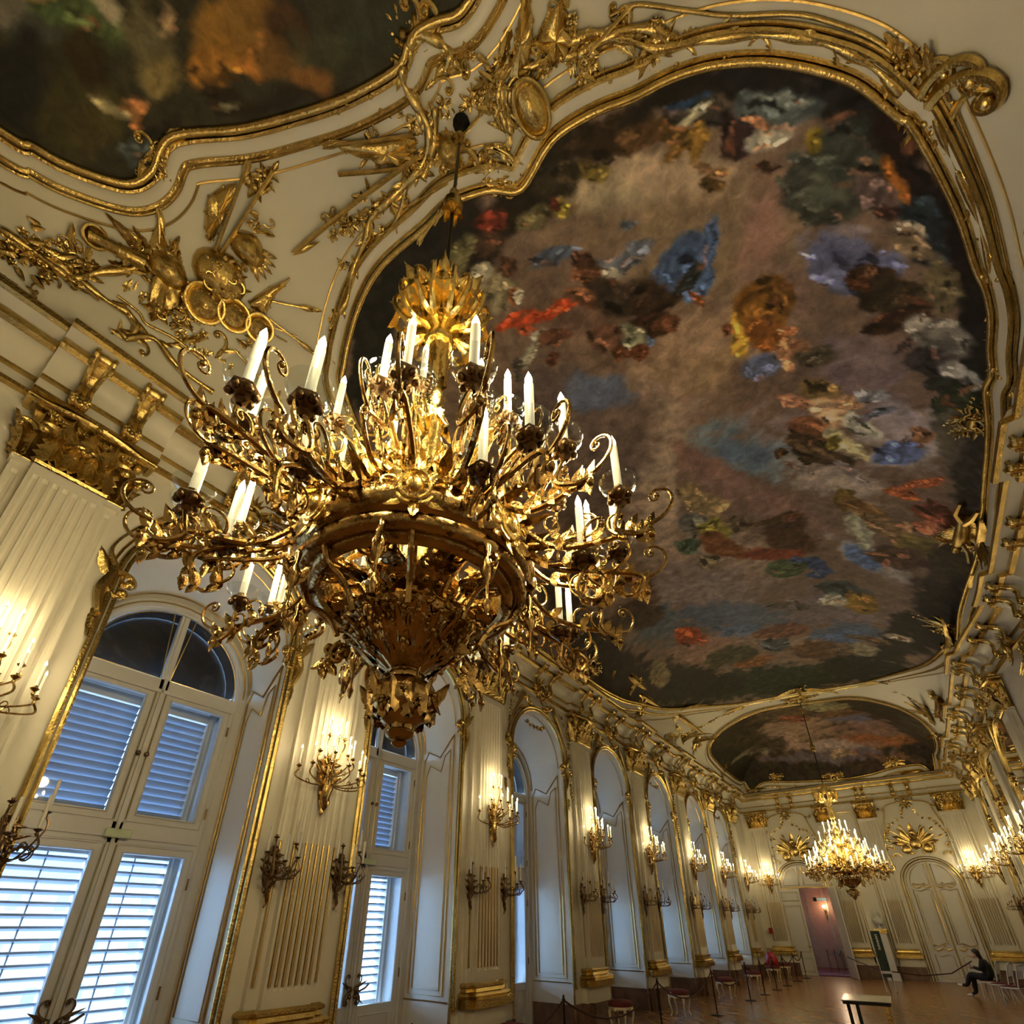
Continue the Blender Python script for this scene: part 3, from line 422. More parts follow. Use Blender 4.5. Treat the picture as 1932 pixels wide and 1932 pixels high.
# ------------------------------------------------------------ mesh builder
class MB:
    def __init__(s): s.v = []; s.f = []
    def add(s, vs, fs):
        o = len(s.v); s.v += [tuple(p) for p in vs]; s.f += [tuple(i + o for i in f) for f in fs]
    def box(s, x0, x1, y0, y1, z0, z1, F=None):
        vs = [(x, y, z) for x in (x0, x1) for y in (y0, y1) for z in (z0, z1)]
        if F: vs = [F(*p) for p in vs]
        s.add(vs, [(0,1,3,2),(4,6,7,5),(0,4,5,1),(2,3,7,6),(0,2,6,4),(1,5,7,3)])
    def tube(s, pts, r, n=6, closed=False, flat=None):
        pts = [Vector(p) for p in pts]; N = len(pts)
        if N < 2: return
        R = list(r) if hasattr(r, '__len__') else [r]*N
        vs = []; ref = None
        for i in range(N):
            a = pts[i-1] if (i or closed) else pts[0]; b = pts[(i+1) % N] if (i < N-1 or closed) else pts[-1]
            t = (b - a)
            if t.length < 1e-9: t = Vector((0, 0, 1))
            t.normalize()
            if ref is None:
                ref = Vector((0, 0, 1)) if abs(t.z) < .9 else Vector((1, 0, 0))
                if flat is not None: ref = Vector(flat)
            u = ref - t * ref.dot(t)
            if u.length < 1e-4: u = t.orthogonal()
            u.normalize(); w_ = t.cross(u)
            if flat is None: ref = u
            for k in range(n):
                q = 2*PI*k/n; vs.append(pts[i] + (u*cos(q) + w_*sin(q))*R[i])
        fs = []
        for i in range(N if closed else N-1):
            j = (i+1) % N
            for k in range(n):
                k2 = (k+1) % n; fs.append((i*n+k, i*n+k2, j*n+k2, j*n+k))
        if not closed: fs.append(tuple(range(n))[::-1]); fs.append(tuple((N-1)*n+k for k in range(n)))
        s.add(vs, fs)
    def lathe(s, prof, n=24, c=(0, 0, 0), lobes=0, la=0.):
        vs = []; fs = []; N = len(prof)
        for r, z in prof:
            for k in range(n):
                q = 2*PI*k/n; rr = max(r, 1e-4) * (1 + (la*cos(lobes*q) if lobes else 0)); vs.append((c[0]+rr*cos(q), c[1]+rr*sin(q), c[2]+z))
        for i in range(N-1):
            for k in range(n):
                k2 = (k+1) % n; fs.append((i*n+k, i*n+k2, (i+1)*n+k2, (i+1)*n+k))
        s.add(vs, fs)
    def loft(s, rows, closed=False):       # rows of equal length
        n = len(rows[0]); vs = [p for r in rows for p in r]; fs = []
        for i in range(len(rows)-1):
            for k in range(n if closed else n-1):
                k2 = (k+1) % n; fs.append((i*n+k, i*n+k2, (i+1)*n+k2, (i+1)*n+k))
        s.add(vs, fs)
    def ball(s, c, r, n=8, m=6, sc=(1, 1, 1)):
        vs = []; fs = []
        for i in range(m+1):
            a = PI*i/m
            for k in range(n):
                q = 2*PI*k/n; vs.append((c[0]+r*sc[0]*sin(a)*cos(q), c[1]+r*sc[1]*sin(a)*sin(q), c[2]+r*sc[2]*cos(a)))
        for i in range(m):
            for k in range(n):
                k2 = (k+1) % n; fs.append((i*n+k, (i+1)*n+k, (i+1)*n+k2, i*n+k2))
        s.add(vs, fs)
    def poly(s, pts, F, h0, h1):           # plate from a 2D outline, thickness h0..h1
        n = len(pts); vs = [F(p[0], p[1], h1) for p in pts] + [F(p[0], p[1], h0) for p in pts]
        s.add(vs, [tuple(range(n)), tuple(range(n, 2*n))[::-1]] + [(i, i+n, (i+1) % n + n, (i+1) % n) for i in range(n)])
    def build(s, name, m, parent=None, smooth=True, angle=None):
        me = D.meshes.new(name); me.from_pydata(s.v, [], s.f)
        bm = bmesh.new(); bm.from_mesh(me); bmesh.ops.recalc_face_normals(bm, faces=bm.faces); 
        if any(len(f.verts) > 4 for f in bm.faces): bmesh.ops.triangulate(bm, faces=[f for f in bm.faces if len(f.verts) > 4])
        bm.to_mesh(me); bm.free()
        if smooth:
            me.polygons.foreach_set('use_smooth', [True]*len(me.polygons))
            me.set_sharp_from_angle(angle=angle or math.radians(58))
        me.materials.append(M[m] if isinstance(m, str) else m)
        o = D.objects.new(name, me); COL.objects.link(o)
        if parent: o.parent = parent
        return o
def tag(o, label=None, cat=None, group=None, kind=None):
    if label: o['label'] = label
    if cat: o['category'] = cat
    if group: o['group'] = group
    if kind: o['kind'] = kind
    return o
def empty(name, loc=(0, 0, 0), rz=0.):
    o = D.objects.new(name, None); COL.objects.link(o); o.location = loc; o.rotation_euler = (0, 0, rz); o.empty_display_size = .1
    return o
def struct(o): o['kind'] = 'structure'; return o
def kids(o): return KID.get(o, [])
def copy_tree(o, parent=None):
    c = o.copy(); COL.objects.link(c)
    if parent: c.parent = parent
    for ch in [x for x in CH.get(o.name, [])]: copy_tree(ch, c)
    return c
CH = {}
def index_children(root):
    for o in root.children: CH.setdefault(root.name, []).append(o); index_children(o)
# ------------------------------------------------------------ ornament vocabulary; F(u, v, w) maps ornament plane to space
def leaf(mb, F, u, v, a, L, wd, curl=.25, h=.5, n=7, lobes=3, w0=0.):
    """acanthus leaf: a lobed blade with a raised rib whose tip curls outward"""
    top = []; n = max(n, int(L*26)) if L > .15 else n; lobes = max(lobes, int(L*14)) if wd > .04 else lobes
    ca, sa = cos(a), sin(a)
    for i in range(n+1):
        t = i/n; wi = wd*(max(0., sin(PI*min(1, .12+.88*t)**.75))**.8)*(.78+.45*abs(sin(lobes*PI*t))) if t < 1 else wd*.08
        s_ = L*t; ww = w0 + curl*L*t*t*.9 + .02*L
        def P(s2, c2, w2): return F(u+ca*s2-sa*c2, v+sa*s2+ca*c2, w2)
        hh = wd*h*(1-.5*t)
        top.append((P(s_-.1*L*(1-t), -wi, ww), P(s_, -wi*.45, ww+hh*.45), P(s_+.02*L, 0, ww+hh), P(s_, wi*.45, ww+hh*.45), P(s_-.1*L*(1-t), wi, ww), P(s_, 0, ww-hh*.15)))
    mb.loft(top, closed=True)
def scroll(mb, F, u, v, a, size, r, turns=1.2, side=1, n=22, w0=0., lead=.0, tip=True):
    """C scroll: spiral whose outer end starts at (u, v) heading a"""
    pts = []; R = []
    x, y, h = u, v, a; ds = size*2.6*turns/n
    for i in range(n+1):
        t = i/n; pts.append(F(x, y, w0 + r*.8)); R.append(r*(1-.55*t))
        k = (1.1 + 4.2*t*t)/size * (1 if t > lead else .15)
        h += side*k*ds; x += cos(h)*ds*(1-.62*t); y += sin(h)*ds*(1-.62*t)
    mb.tube(pts, R, 6)
    if tip: 
        q = F(x, y, w0 + r); mb.ball(q, r*1.3, 6, 4)
def flower(mb, F, u, v, r, w0=0.):
    c = F(u, v, w0+r*.5); mb.ball(c, r*.38, 6, 4)
    p0 = random.random()*6
    for k in range(5):
        a = p0+2*PI*k/5; leaf(mb, F, u+cos(a)*r*.15, v+sin(a)*r*.15, a, r*.9, r*.36, .35, .4, 3, 1, w0)
def sprig(mb, F, u, v, a, L, r):
    pts = [F(u+cos(a)*L*t, v+sin(a)*L*t+.08*L*sin(3*t*PI), r) for t in (0, .25, .5, .75, 1)]
    mb.tube(pts, r*.3, 4)
    for i, t in enumerate((.25, .5, .75, 1)):
        for s_ in (-1, 1):
            leaf(mb, F, u+cos(a)*L*t, v+sin(a)*L*t, a+s_*.8, r*2.4, r*.7, .2, .3, 3, 1)
def garland(mb, F, path, r, dens=1.):
    """hanging band of blossoms and leaves along a plan path"""
    for i in range(len(path)-1):
        (a0, b0), (a1, b1) = path[i], path[i+1]; d = math.hypot(a1-a0, b1-b0); n = max(1, int(d/r*dens*.75))
        for k in range(n):
            t = (k+.5)/n; x = a0+(a1-a0)*t+random.uniform(-.3, .3)*r; y = b0+(b1-b0)*t+random.uniform(-.3, .3)*r
            if random.random() < .6: flower(mb, F, x, y, r*random.uniform(.6, .95))
            leaf(mb, F, x, y, random.uniform(0, 6.28), r*random.uniform(1., 1.5), r*.35, .3, .4, 3, 1)
def shell(mb, F, u, v, a, R, n=7, sp=2.2):
    for k in range(n):
        b = a - sp/2 + sp*k/(n-1); leaf(mb, F, u, v, b, R*(1-.18*abs(k-(n-1)/2)/(n/2)), R*.13, .3, .8, 5, 1)
def cartouche(mb, F, u, v, s):
    """rocaille cartouche: oval boss in two facing scrolls under a shell"""
    pts = [F(u+.34*s*cos(q), v+.46*s*sin(q), .1*s) for q in np.linspace(0, 2*PI, 16, endpoint=False)]
    mb.tube(pts, .06*s, 6, closed=True)
    mb.ball(F(u, v, .05*s), .26*s, 10, 6, (.8, 1, 1.1))
    for sd in (-1, 1):
        scroll(mb, F, u+sd*.1*s, v-.55*s, PI/2-sd*1.3, .5*s, .07*s, 1.1, sd)
        scroll(mb, F, u+sd*.38*s, v+.1*s, PI/2-sd*.5, .42*s, .06*s, 1.1, -sd)
        leaf(mb, F, u+sd*.4*s, v-.1*s, PI/2-sd*1.6, .5*s, .1*s); leaf(mb, F, u+sd*.3*s, v-.4*s, PI/2-sd*2.2, .45*s, .1*s)
        leaf(mb, F, u+sd*.3*s, v+.35*s, PI/2-sd*.9, .5*s, .1*s)
    shell(mb, F, u, v+.4*s, PI/2, .55*s, 5, 1.6); leaf(mb, F, u, v-.5*s, -PI/2, .5*s, .12*s)
def smooth_path(pts, n=6, closed=False):
    """Catmull-Rom through 2D or 3D points"""
    P = [np.array(p, float) for p in pts]; N = len(P); out = []
    for i in range(N if closed else N-1):
        p0 = P[i-1] if (i or closed) else P[0]; p1 = P[i]; p2 = P[(i+1) % N]; p3 = P[(i+2) % N] if (closed or i+2 < N) else P[-1]
        for k in range(n):
            t = k/n; out.append(.5*((2*p1)+(-p0+p2)*t+(2*p0-5*p1+4*p2-p3)*t*t+(-p0+3*p1-3*p2+p3)*t**3))
    if not closed: out.append(P[-1])
    return out
# ------------------------------------------------------------ vaulted ceiling
def sm(a, b, x):
    q = np.clip((x-a)/(b-a), 0, 1); return q*q*(3-2*q)
def roff(y): return .45*(1-sm(12.5, 16, y))       # the right wall steps back in the middle of the hall
INS, CD, CP, CZ0, CZT = .44, 3.0, 1.8, 8.15, 10.33
def cz(x, y):
    x = np.asarray(x, float); y = np.asarray(y, float)
    dx = np.minimum(x, HW+roff(y)-x)-INS; dy = HL-y-INS
    def g(d):
        q = np.clip(d/CD, 0, 1); return (1-(1-q)**CP)**(1/CP)
    return CZ0+(CZT-CZ0)*np.minimum(g(dx), g(dy))
def cpt(x, y, h=0.):
    """point h metres below the vault at plan (x, y)"""
    e = .02; y2 = min(y, HL-INS-.001)
    gx = float(cz(x+e, y2)-cz(x-e, y2))/(2*e); gy = float(cz(x, y2+e)-cz(x, y2-e))/(2*e)
    n = Vector((gx, gy, -1)).normalized()
    return Vector((x, y2, float(cz(x, y2)))) + n*h
def arcs(n, half):
    """plan fractions 0..1 that are equally spaced along the vault's section"""
    t = np.linspace(0, 1, 4000)**3*half; q = np.clip(t/CD, 0, 1); z = (CZT-CZ0)*(1-(1-q)**CP)**(1/CP)
    s = np.r_[0, np.cumsum(np.hypot(np.diff(t), np.diff(z)))]
    k = np.interp(np.linspace(0, s[-1], n//2+1), s, t)/(2*half)
    return np.r_[k, 1-k[-2::-1]]
XA = arcs(120, (HW-2*INS)/2); W0 = HW-2*INS
tt = np.linspace(0, 1, 400)**3*(HL-INS-YB); zz = cz(HW/2, HL-INS-tt); ss = np.r_[0, np.cumsum(np.hypot(np.diff(tt), np.diff(zz)))]
def ysamp(a, b, step):
    f = lambda y: np.interp(HL-INS-y, tt, ss); sa, sb = f(b), f(a)
    return (HL-INS-np.interp(np.linspace(sa, sb, max(2, int((sb-sa)/step))), ss, tt))[::-1]
mb = MB(); rows = []
for y in ysamp(YB, HL-INS, .1):
    xs = INS+XA*(W0+roff(y)); rows.append([(x, y, float(cz(x, y))) for x in xs])
mb.loft(rows); ceiling = struct(mb.build('ceiling', 'ceil', angle=2.))
# ------------------------------------------------------------ frescoes: soft clouds and colour patches, free of any known design
def vnoise(x, y, sc, seed):
    r = np.random.RandomState(seed); g = r.rand(128, 128); x = x*sc+50; y = y*sc+50
    xi = np.floor(x).astype(int); yi = np.floor(y).astype(int); fx = x-xi; fy = y-yi; fx = fx*fx*(3-2*fx); fy = fy*fy*(3-2*fy)
    G = lambda a, b: g[a % 128, b % 128]
    return (G(xi, yi)*(1-fx)*(1-fy)+G(xi+1, yi)*fx*(1-fy)+G(xi, yi+1)*(1-fx)*fy+G(xi+1, yi+1)*fx*fy)*2-1
def fbm(x, y, sc, seed, o=4, rough=.55): return sum(vnoise(x, y, sc*2**k, seed+k)*rough**k for k in range(o))
def inside(px, py, poly):
    P = np.array(poly); r = np.zeros(px.shape, bool); j = len(P)-1
    for i in range(len(P)):
        xi, yi = P[i]; xj, yj = P[j]
        if yi != yj: r ^= ((yi > py) != (yj > py)) & (px < (xj-xi)*(py-yi)/(yj-yi)+xi)
        j = i
    return r
def fresco(name, outline, blobs, base, step, seed, label, warp=.07):
    pl = np.array(outline); x0, y0 = pl.min(0); x1, y1 = pl.max(0)
    ys = ysamp(y0-.05, min(y1+.05, HL-INS), step); xf = arcs(int((W0+2.2)/step), W0/2)
    Y = np.repeat(ys[:, None], len(xf), 1); X = INS+xf[None, :]*(W0+roff(Y)); Z = cz(X, Y)-.03
    wx = X+fbm(X, Y, 1.6, seed)*warp+fbm(X, Y, 9, seed+20, 3)*warp*.35; wy = Y+fbm(X, Y, 1.6, seed+9)*warp+fbm(X, Y, 9, seed+29, 3)*warp*.35
    col = np.ones(X.shape+(3,))*np.array(base, float)
    ed = fbm(X, Y, 3.2, seed+40, 4)
    rr = random.Random(seed); full = []
    for q in blobs:
        full.append(q); bx, by, a, b, c, d, rgb, soft = q
        if soft <= .4 and max(abs(a), abs(b), abs(c), abs(d)) < .62:      # small strokes of light and colour inside each patch
            for j in range(6):
                th = rr.uniform(0, 6.28); r_ = rr.random()**.5*.85; ox, oy = r_*cos(th), r_*sin(th); s1 = rr.uniform(.22, .45); s2 = s1*rr.uniform(.25, .6); ph = rr.uniform(0, PI)
                e = ((a*cos(ph)+b*sin(ph))*s1, (-a*sin(ph)+b*cos(ph))*s2, (c*cos(ph)+d*sin(ph))*s1, (-c*sin(ph)+d*cos(ph))*s2)
                f = rr.choice((.45, .6, 1.3, 1.5, 1.7)); k_ = [v*f for v in rgb]
                if rr.random() < .2: k_ = [.5*k_[0]+80, .5*k_[1]+52, .5*k_[2]+38]
                full.append((bx+a*ox+b*oy, by+c*ox+d*oy, *e, tuple(k_), .3))
    y0s, x0s = Y[:, 0], X.min(0); x1s = X.max(0)
    for k, (bx, by, a, b, c, d, rgb, soft) in enumerate(full):
        det = a*d-b*c
        if abs(det) < 1e-6: continue
        ex = (abs(a)+abs(b))*1.7+.3; ey = (abs(c)+abs(d))*1.7+.3
        r0, r1 = np.searchsorted(y0s, [by-ey, by+ey]); cA = np.searchsorted(x1s, bx-ex); cB = np.searchsorted(x0s, bx+ex)
        if r1-r0 < 2 or cB-cA < 2: continue
        S_ = (slice(r0, r1), slice(cA, cB)); ux, uy, eu = wx[S_], wy[S_], ed[S_]
        dx = ux-bx; dy = uy-by; u = (d*dx-b*dy)/det; v = (-c*dx+a*dy)/det; r = np.sqrt(u*u+v*v)+eu*(.10+.28*soft)
        al = np.clip((1.06-r)/max(.06, soft), 0, 1); al = (al*al*(3-2*al))[..., None]
        f = 1+.16*np.sin(5*u+3*v+4*eu+k)*(soft < .5) + .10*vnoise(ux, uy, 7, seed+60+k % 5)
        col[S_] = col[S_]*(1-al)+al*np.clip(np.array(rgb)[None, None]*f[..., None], 0, 255)
    col *= (1+.10*fbm(X, Y, 5, seed+70, 4))[..., None]; col = np.clip(col, 2, 255)/255
    lin = np.where(col < .04045, col/12.92, ((col+.055)/1.055)**2.4)*PAINTF
    ny, nx = X.shape; idx = np.arange(ny*nx).reshape(ny, nx)
    q = np.stack([idx[:-1, :-1], idx[:-1, 1:], idx[1:, 1:], idx[1:, :-1]], -1).reshape(-1, 4)
    cx = (X[:-1, :-1]+X[1:, 1:])/2; cy = (Y[:-1, :-1]+Y[1:, 1:])/2
    q = q[inside(cx, cy, outline).ravel()]
    used = np.unique(q); remap = -np.ones(ny*nx, int); remap[used] = np.arange(len(used)); q = remap[q]
    co = np.stack([X, Y, Z], -1).reshape(-1, 3)[used].astype(np.float32); lc = lin.reshape(-1, 3)[used]
    me = D.meshes.new(name); me.vertices.add(len(co)); me.vertices.foreach_set('co', co.ravel()); me.loops.add(q.size)
    me.loops.foreach_set('vertex_index', q.ravel().astype(np.int32)); me.polygons.add(len(q))
    me.polygons.foreach_set('loop_start', np.arange(0, q.size, 4, dtype=np.int32)); me.polygons.foreach_set('loop_total', np.full(len(q), 4, np.int32))
    me.update(); me.polygons.foreach_set('use_smooth', [True]*len(q))
    at = me.color_attributes.new('paint', 'FLOAT_COLOR', 'POINT'); at.data.foreach_set('color', np.c_[lc, np.ones(len(lc))].astype(np.float32).ravel())
    me.materials.append(M['fresco']); o = D.objects.new(name, me); COL.objects.link(o); tag(o, label, 'ceiling painting'); return o
def mir(pts): return [(HW-x, y) for x, y in pts]
OUT2 = smooth_path(P2A+[(.42, 9.5), (.42, 7.5), (.47, 6.3), (.62, 5.2), (.85, 4.2), (1.15, 3.3)]+P2B, 5, True)
OUT2 = [(max(.455, p[0]), p[1]) for p in OUT2]
OUT1 = [tuple(p) for p in smooth_path(P1A+[(6.3, .75), (7.2, .3), (7.9, -.25), (8.5, -1.0), (8.7, -2.5), (8.7, YB+.3), (1.0, YB+.3), (.95, -3)], 5, True)]
OUT3 = [tuple(p) for p in smooth_path(P3A, 5, True)]
fresco('ceiling_painting', OUT2, B2, (104, 88, 78), .034, 3, 'huge ceiling painting of clouds with figures and a dark rim, in middle of vault')
fresco('ceiling_painting', OUT1, B1, (40, 38, 28), .045, 11, 'dark brown ceiling painting cut off by upper left corner')
fresco('ceiling_painting', OUT3, B3, (44, 38, 30), .06, 21, 'small oval ceiling painting above the far end wall', .12)
# gilded frames following the outlines
def offset_curve(pts, d):
    n = len(pts); out = []
    P = [np.array(p, float) for p in pts]
    for i in range(n):
        t = P[(i+2) % n]-P[i-2]; t /= np.linalg.norm(t)+1e-9
        x, y = P[i]; e = .02; sx = float(cz(x+e, y)-cz(x-e, y))/(2*e); sy = float(cz(x, y+e)-cz(x, y-e))/(2*e)
        nrm = np.array([t[1], -t[0]]); sl = nrm[0]*sx+nrm[1]*sy
        out.append(P[i]+nrm*d/math.sqrt(1+sl*sl))
    k = [out[i] for i in range(n)]
    return [(k[i-1]+k[i]*2+k[(i+1) % n])/4 for i in range(n)]
def area(p): return sum(p[i-1][0]*p[i][1]-p[i][0]*p[i-1][1] for i in range(len(p)))/2
def lim(p): return (min(max(p[0], .447), HW+float(roff(p[1]))-.447), min(p[1], HL-INS-.004))
def frame(name, outline, label, s=1.):
    sg = 1 if area(outline) > 0 else -1; root = empty(name, (0, 0, 0)); tag(root, label, 'picture frame')
    R = lambda d, h: [cpt(*lim(p), h) for p in offset_curve(outline, sg*d*s)]
    mb = MB(); mb.tube(R(.0, .045), .045*s, 8, True); mb.tube(R(.075, .03), .028*s, 6, True); mb.build('inner_moulding', 'gold', root)
    mb = MB(); mb.loft([R(.08, .035), R(.14, .07), R(.22, .05)], True); mb.build('white_band', 'stucco', root)
    mb = MB(); mb.tube(R(.235, .055), .030*s, 6, True); mb.tube(R(.28, .03), .018*s, 6, True); mb.build('outer_moulding', 'gold', root)
    mb = MB(); mb.tube(R(.42, .008), .014*s, 5, True); mb.build('thin_line', 'goldl', root)
    return root
fr2 = frame('painting_frame', OUT2, 'long curving gilded frame around the huge middle ceiling painting')
fr1 = frame('painting_frame', OUT1, 'gilded frame edge around the dark upper left ceiling painting')
fr3 = frame('painting_frame', OUT3, 'gilded frame around the small far oval ceiling painting', .8)
# ------------------------------------------------------------ walls
OH, OS = 1.15, 5.75             # opening half width and springing height
def arch(yc, h, s, n=20): return [(yc-h, 0)]+[(yc-h*cos(PI*k/n), s+h*sin(PI*k/n)) for k in range(n+1)]+[(yc+h, 0)]
def wall_side(name, F, cents, depth, back):
    mb = MB(); prev = YB
    for c in cents:
        b = c+2.0 if c is not cents[-1] else HL
        nxt = HL if c is cents[-1] else (c+cents[cents.index(c)+1])/2
        A = arch(c, OH, OS); prof = [(prev, 0)]+A+[(nxt, 0), (nxt, 8.3), (prev, 8.3)]
        # two halves so that each is a simple ngon
        top = OS+OH; half = len(A)//2
        L_ = [(prev, 0)]+A[:half+1]+[(c, 8.3), (prev, 8.3)]; R_ = A[half:]+[(nxt, 0), (nxt, 8.3), (c, 8.3)]
        for q in (L_, R_): mb.add([F(u, v, 0) for u, v in q], [tuple(range(len(q)))])
        B = arch(c, back[0], back[1])
        mb.loft([[F(u, v, 0) for u, v in A], [F(u, v, -.05) for u, v in A], [F(u, v, -depth) for u, v in B]])
        prev = nxt
    o = mb.build(name, 'stucco', angle=.6); return struct(o)
FL = lambda u, v, w: Vector((w, u, v))
FR = lambda u, v, w: Vector((HW+float(roff(u))-w, u, v))
FF = lambda u, v, w: Vector((u, HL-w, v))
CENTS = [WIN0]+WIN
wl = wall_side('wall_left', FL, CENTS, 1.1, (1.15, 5.15))
mb = MB()
for a in np.linspace(YB, HL, 40): pass
RY = [YB]+list(np.linspace(12.5, 16, 9))+[HL]
mb.loft([[(HW+float(roff(y)), y, z) for z in (0, 8.3)] for y in RY]); wr = struct(mb.build('wall_right', 'stucco'))
mb = MB(); DX0, DX1, DZ = 1.08, 3.24, 3.62
for x0, x1, z0, z1 in ((0, DX0, 0, 8.3), (DX1, HW, 0, 8.3), (DX0, DX1, DZ, 8.3)): mb.add([(x0, HL, z0), (x1, HL, z0), (x1, HL, z1), (x0, HL, z1)], [(0, 1, 2, 3)])
mb.box(DX0-.001, DX0, HL, HL+.5, 0, DZ); mb.box(DX1, DX1+.001, HL, HL+.5, 0, DZ); mb.box(DX0, DX1, HL, HL+.5, DZ, DZ+.01)
wf = struct(mb.build('wall_end', 'stucco'))
mb = MB(); mb.add([(0, YB, 0), (HW+.45, YB, 0), (HW+.45, YB, CZT+.1), (0, YB, CZT+.1)], [(0, 1, 2, 3)]); struct(mb.build('wall_back', 'stucco'))
mb = MB(); mb.add([(-1.7, YB, 0), (HW+.5, YB, 0), (HW+.5, HL+.5, 0), (-1.7, HL+.5, 0)], [(0, 1, 2, 3)]); floor = struct(mb.build('floor', 'parquet'))
# marble skirting, also round the window recesses
def skirt(name, F, segs, mt='marble', z1=.50, d=.06):
    mb = MB()
    for a, b in segs: mb.box(a, b, 0, z1, -.01, d, lambda x, y, z: F(x, y, z))
    return mb
segs = []; p = YB
for c in CENTS: segs.append((p, c-OH)); p = c+OH
segs.append((p, HL)); mb = skirt('', FL, segs)
for c in CENTS:
    for s_ in (-1, 1): mb.box(-1.1, .06, c+s_*OH-.03, c+s_*OH+.03, 0, .5)
struct(mb.build('baseboard_left', 'marble', smooth=False))
mb = MB()
for i in range(len(RY)-1):
    a, b = RY[i], RY[i+1]; xa, xb = HW+float(roff(a)), HW+float(roff(b))
    mb.loft([[(xa, a, .5), (xa-.06, a, .5), (xa-.06, a, 0)], [(xb, b, .5), (xb-.06, b, .5), (xb-.06, b, 0)]])
struct(mb.build('baseboard_right', 'marble', smooth=False))
mb = MB()
for a, b in ((0, DX0-.1), (DX1+.1, 6.05), (8.4, HW)): mb.box(a, b, HL-.06, HL+.01, 0, .5)
struct(mb.build('baseboard_end', 'marble', smooth=False))
# gilded chair rail on the end wall
mb = MB()
for a, b in ((.1, DX0-.12), (3.4, 4.4), (5.1, 5.95), (8.45, HW-.1)):
    mb.tube([(a, HL-.05, .86), (b, HL-.05, .86)], .05, 6); mb.tube([(a, HL-.04, 1.02), (b, HL-.04, 1.02)], .03, 6)
struct(mb.build('trim_1', 'gold'))
# ------------------------------------------------------------ entablature with breaks over the pilasters
def stations():
    L_ = [(YB, 0.)]
    for p in [-3.4]+PY: L_ += [(p-.66, 0.), (p-.65, 1.), (p+.65, 1.), (p+.66, 0.)]
    L_ += [(HL, 0.)]; return L_
def cornice_rows(prof):
    rows = []; br = .13
    for y, o in stations():
        if y > HL-.5: continue
        rows.append([(d+br*o*(d > .01), y, z) for d, z in prof])
    rows.append([(d, HL-d, z) for d, z in prof])
    for x in (.8, 3.88, 5.61, 8.75):
        h = .55 if x in (.8, 8.75) else .45
        for dx, o in ((-h-.01, 0), (-h, 1), (h, 1), (h+.01, 0)):
            if x+dx > .9 or x > 3: 
                if x+dx < HW-.9 or x < 6: rows.append([(x+dx, HL-d-.08*o*(d > .01), z) for d, z in prof])
    rows.append([(HW-d, HL-d, z) for d, z in prof])
    ys = sorted([s_ for s_ in stations() if s_[0] < HL-.5]+[(float(a), -1) for a in np.linspace(12.5, 16, 8)], reverse=True)
    last = 0
    for y, o in ys:
        if o == -1: o = last
        last = o; rows.append([(HW+float(roff(y))-d-br*o*(d > .01), y, z) for d, z in prof])
    return rows
def cv(a, b, n=5, k=1):      # concave quarter between profile points
    return [(a[0]+(b[0]-a[0])*(1-cos(PI/2*t/n)), a[1]+(b[1]-a[1])*sin(PI/2*t/n)) for t in range(n+1)]
corn = empty('trim_2', (0, 0, 0)); struct(corn)
mb = MB()
mb.loft(cornice_rows([(.0, 7.28), (.12, 7.30), (.12, 7.36), (.10, 7.42), (.07, 7.44), (.07, 7.56), (.10, 7.57), (.10, 7.60)]+cv((.10, 7.60), (.36, 7.88))+[(.38, 7.90), (.40, 7.96), (.62, 8.0), (.64, 8.07), (.60, 8.10), (.52, 8.2), (.40, 8.24), (-.01, 8.24)]))
mb.build('entablature', 'stucco', corn, angle=.5)
mb = MB()
for prof in ([(.09, 7.29), (.15, 7.31), (.15, 7.36), (.10, 7.39)], [(.07, 7.545), (.115, 7.555), (.115, 7.59), (.09, 7.60)], [(.34, 7.855), (.41, 7.88), (.425, 7.95), (.39, 7.98)], [(.60, 7.985), (.66, 8.0), (.67, 8.06), (.63, 8.09)], [(.49, 8.18), (.54, 8.19), (.52, 8.225), (.44, 8.25)]):
    mb.loft(cornice_rows(prof))
mb.build('gilded_mouldings', 'gold', corn, angle=.5)
def bracket_mesh():
    mb = MB(); F = lambda u, v, w: Vector((w, u, v)); rows = []
    path = [(.09, 7.38, .05), (.17, 7.40, .07), (.22, 7.47, .065), (.21, 7.56, .05), (.19, 7.66, .05), (.24, 7.77, .06), (.35, 7.85, .07), (.47, 7.87, .08), (.53, 7.91, .085), (.54, 7.97, .09), (.50, 8.01, .09), (.36, 8.02, .09)]
    for x, z, h in path: rows.append([(x, -h, z), (x+.02, 0, z-.01), (x, h, z)])
    mb.loft(rows)
    for sd in (-1, 1):
        mb.tube([(x+.01, sd*h, z) for x, z, h in path], .028, 6); scroll(mb, lambda u, v, w: Vector((u, sd*.07+w*sd*.5, v)), .20, 7.50, PI*1.2, .08, .02, 1.3, 1, 14)
        for k in range(3): mb.ball((.23, sd*.05*k*.8, 7.42+.02*k), .03, 6, 4)
        scroll(mb, lambda u, v, w: Vector((u, sd*.09+w*sd*.5, v)), .50, 7.90, -PI*.4, .10, .022, 1.3, -1, 14)
    for k in range(3): leaf(mb, lambda u, v, w: Vector((.14+w+v*.0, u, 7.62-v)), 0, .12, PI/2+(k-1)*.6, .16, .045)
    leaf(mb, lambda u, v, w: Vector((.42+w*.8, u, 7.98-v*.6)), 0, 0, PI/2, .3, .06)
    return mb
b0 = bracket_mesh().build('console_bracket', 'gold', corn)
def put_bracket(x, y, rz, first=[True]):
    o = b0 if first[0] else b0.copy()
    if not first[0]: COL.objects.link(o)
    first[0] = False; o.parent = corn; o.location = (x, y, 0); o.rotation_euler = (0, 0, rz)
for p in PY:
    for s_ in (-.27, .27): put_bracket(.13, p+s_, 0); put_bracket(HW+float(roff(p+s_))-.13, p+s_, PI)
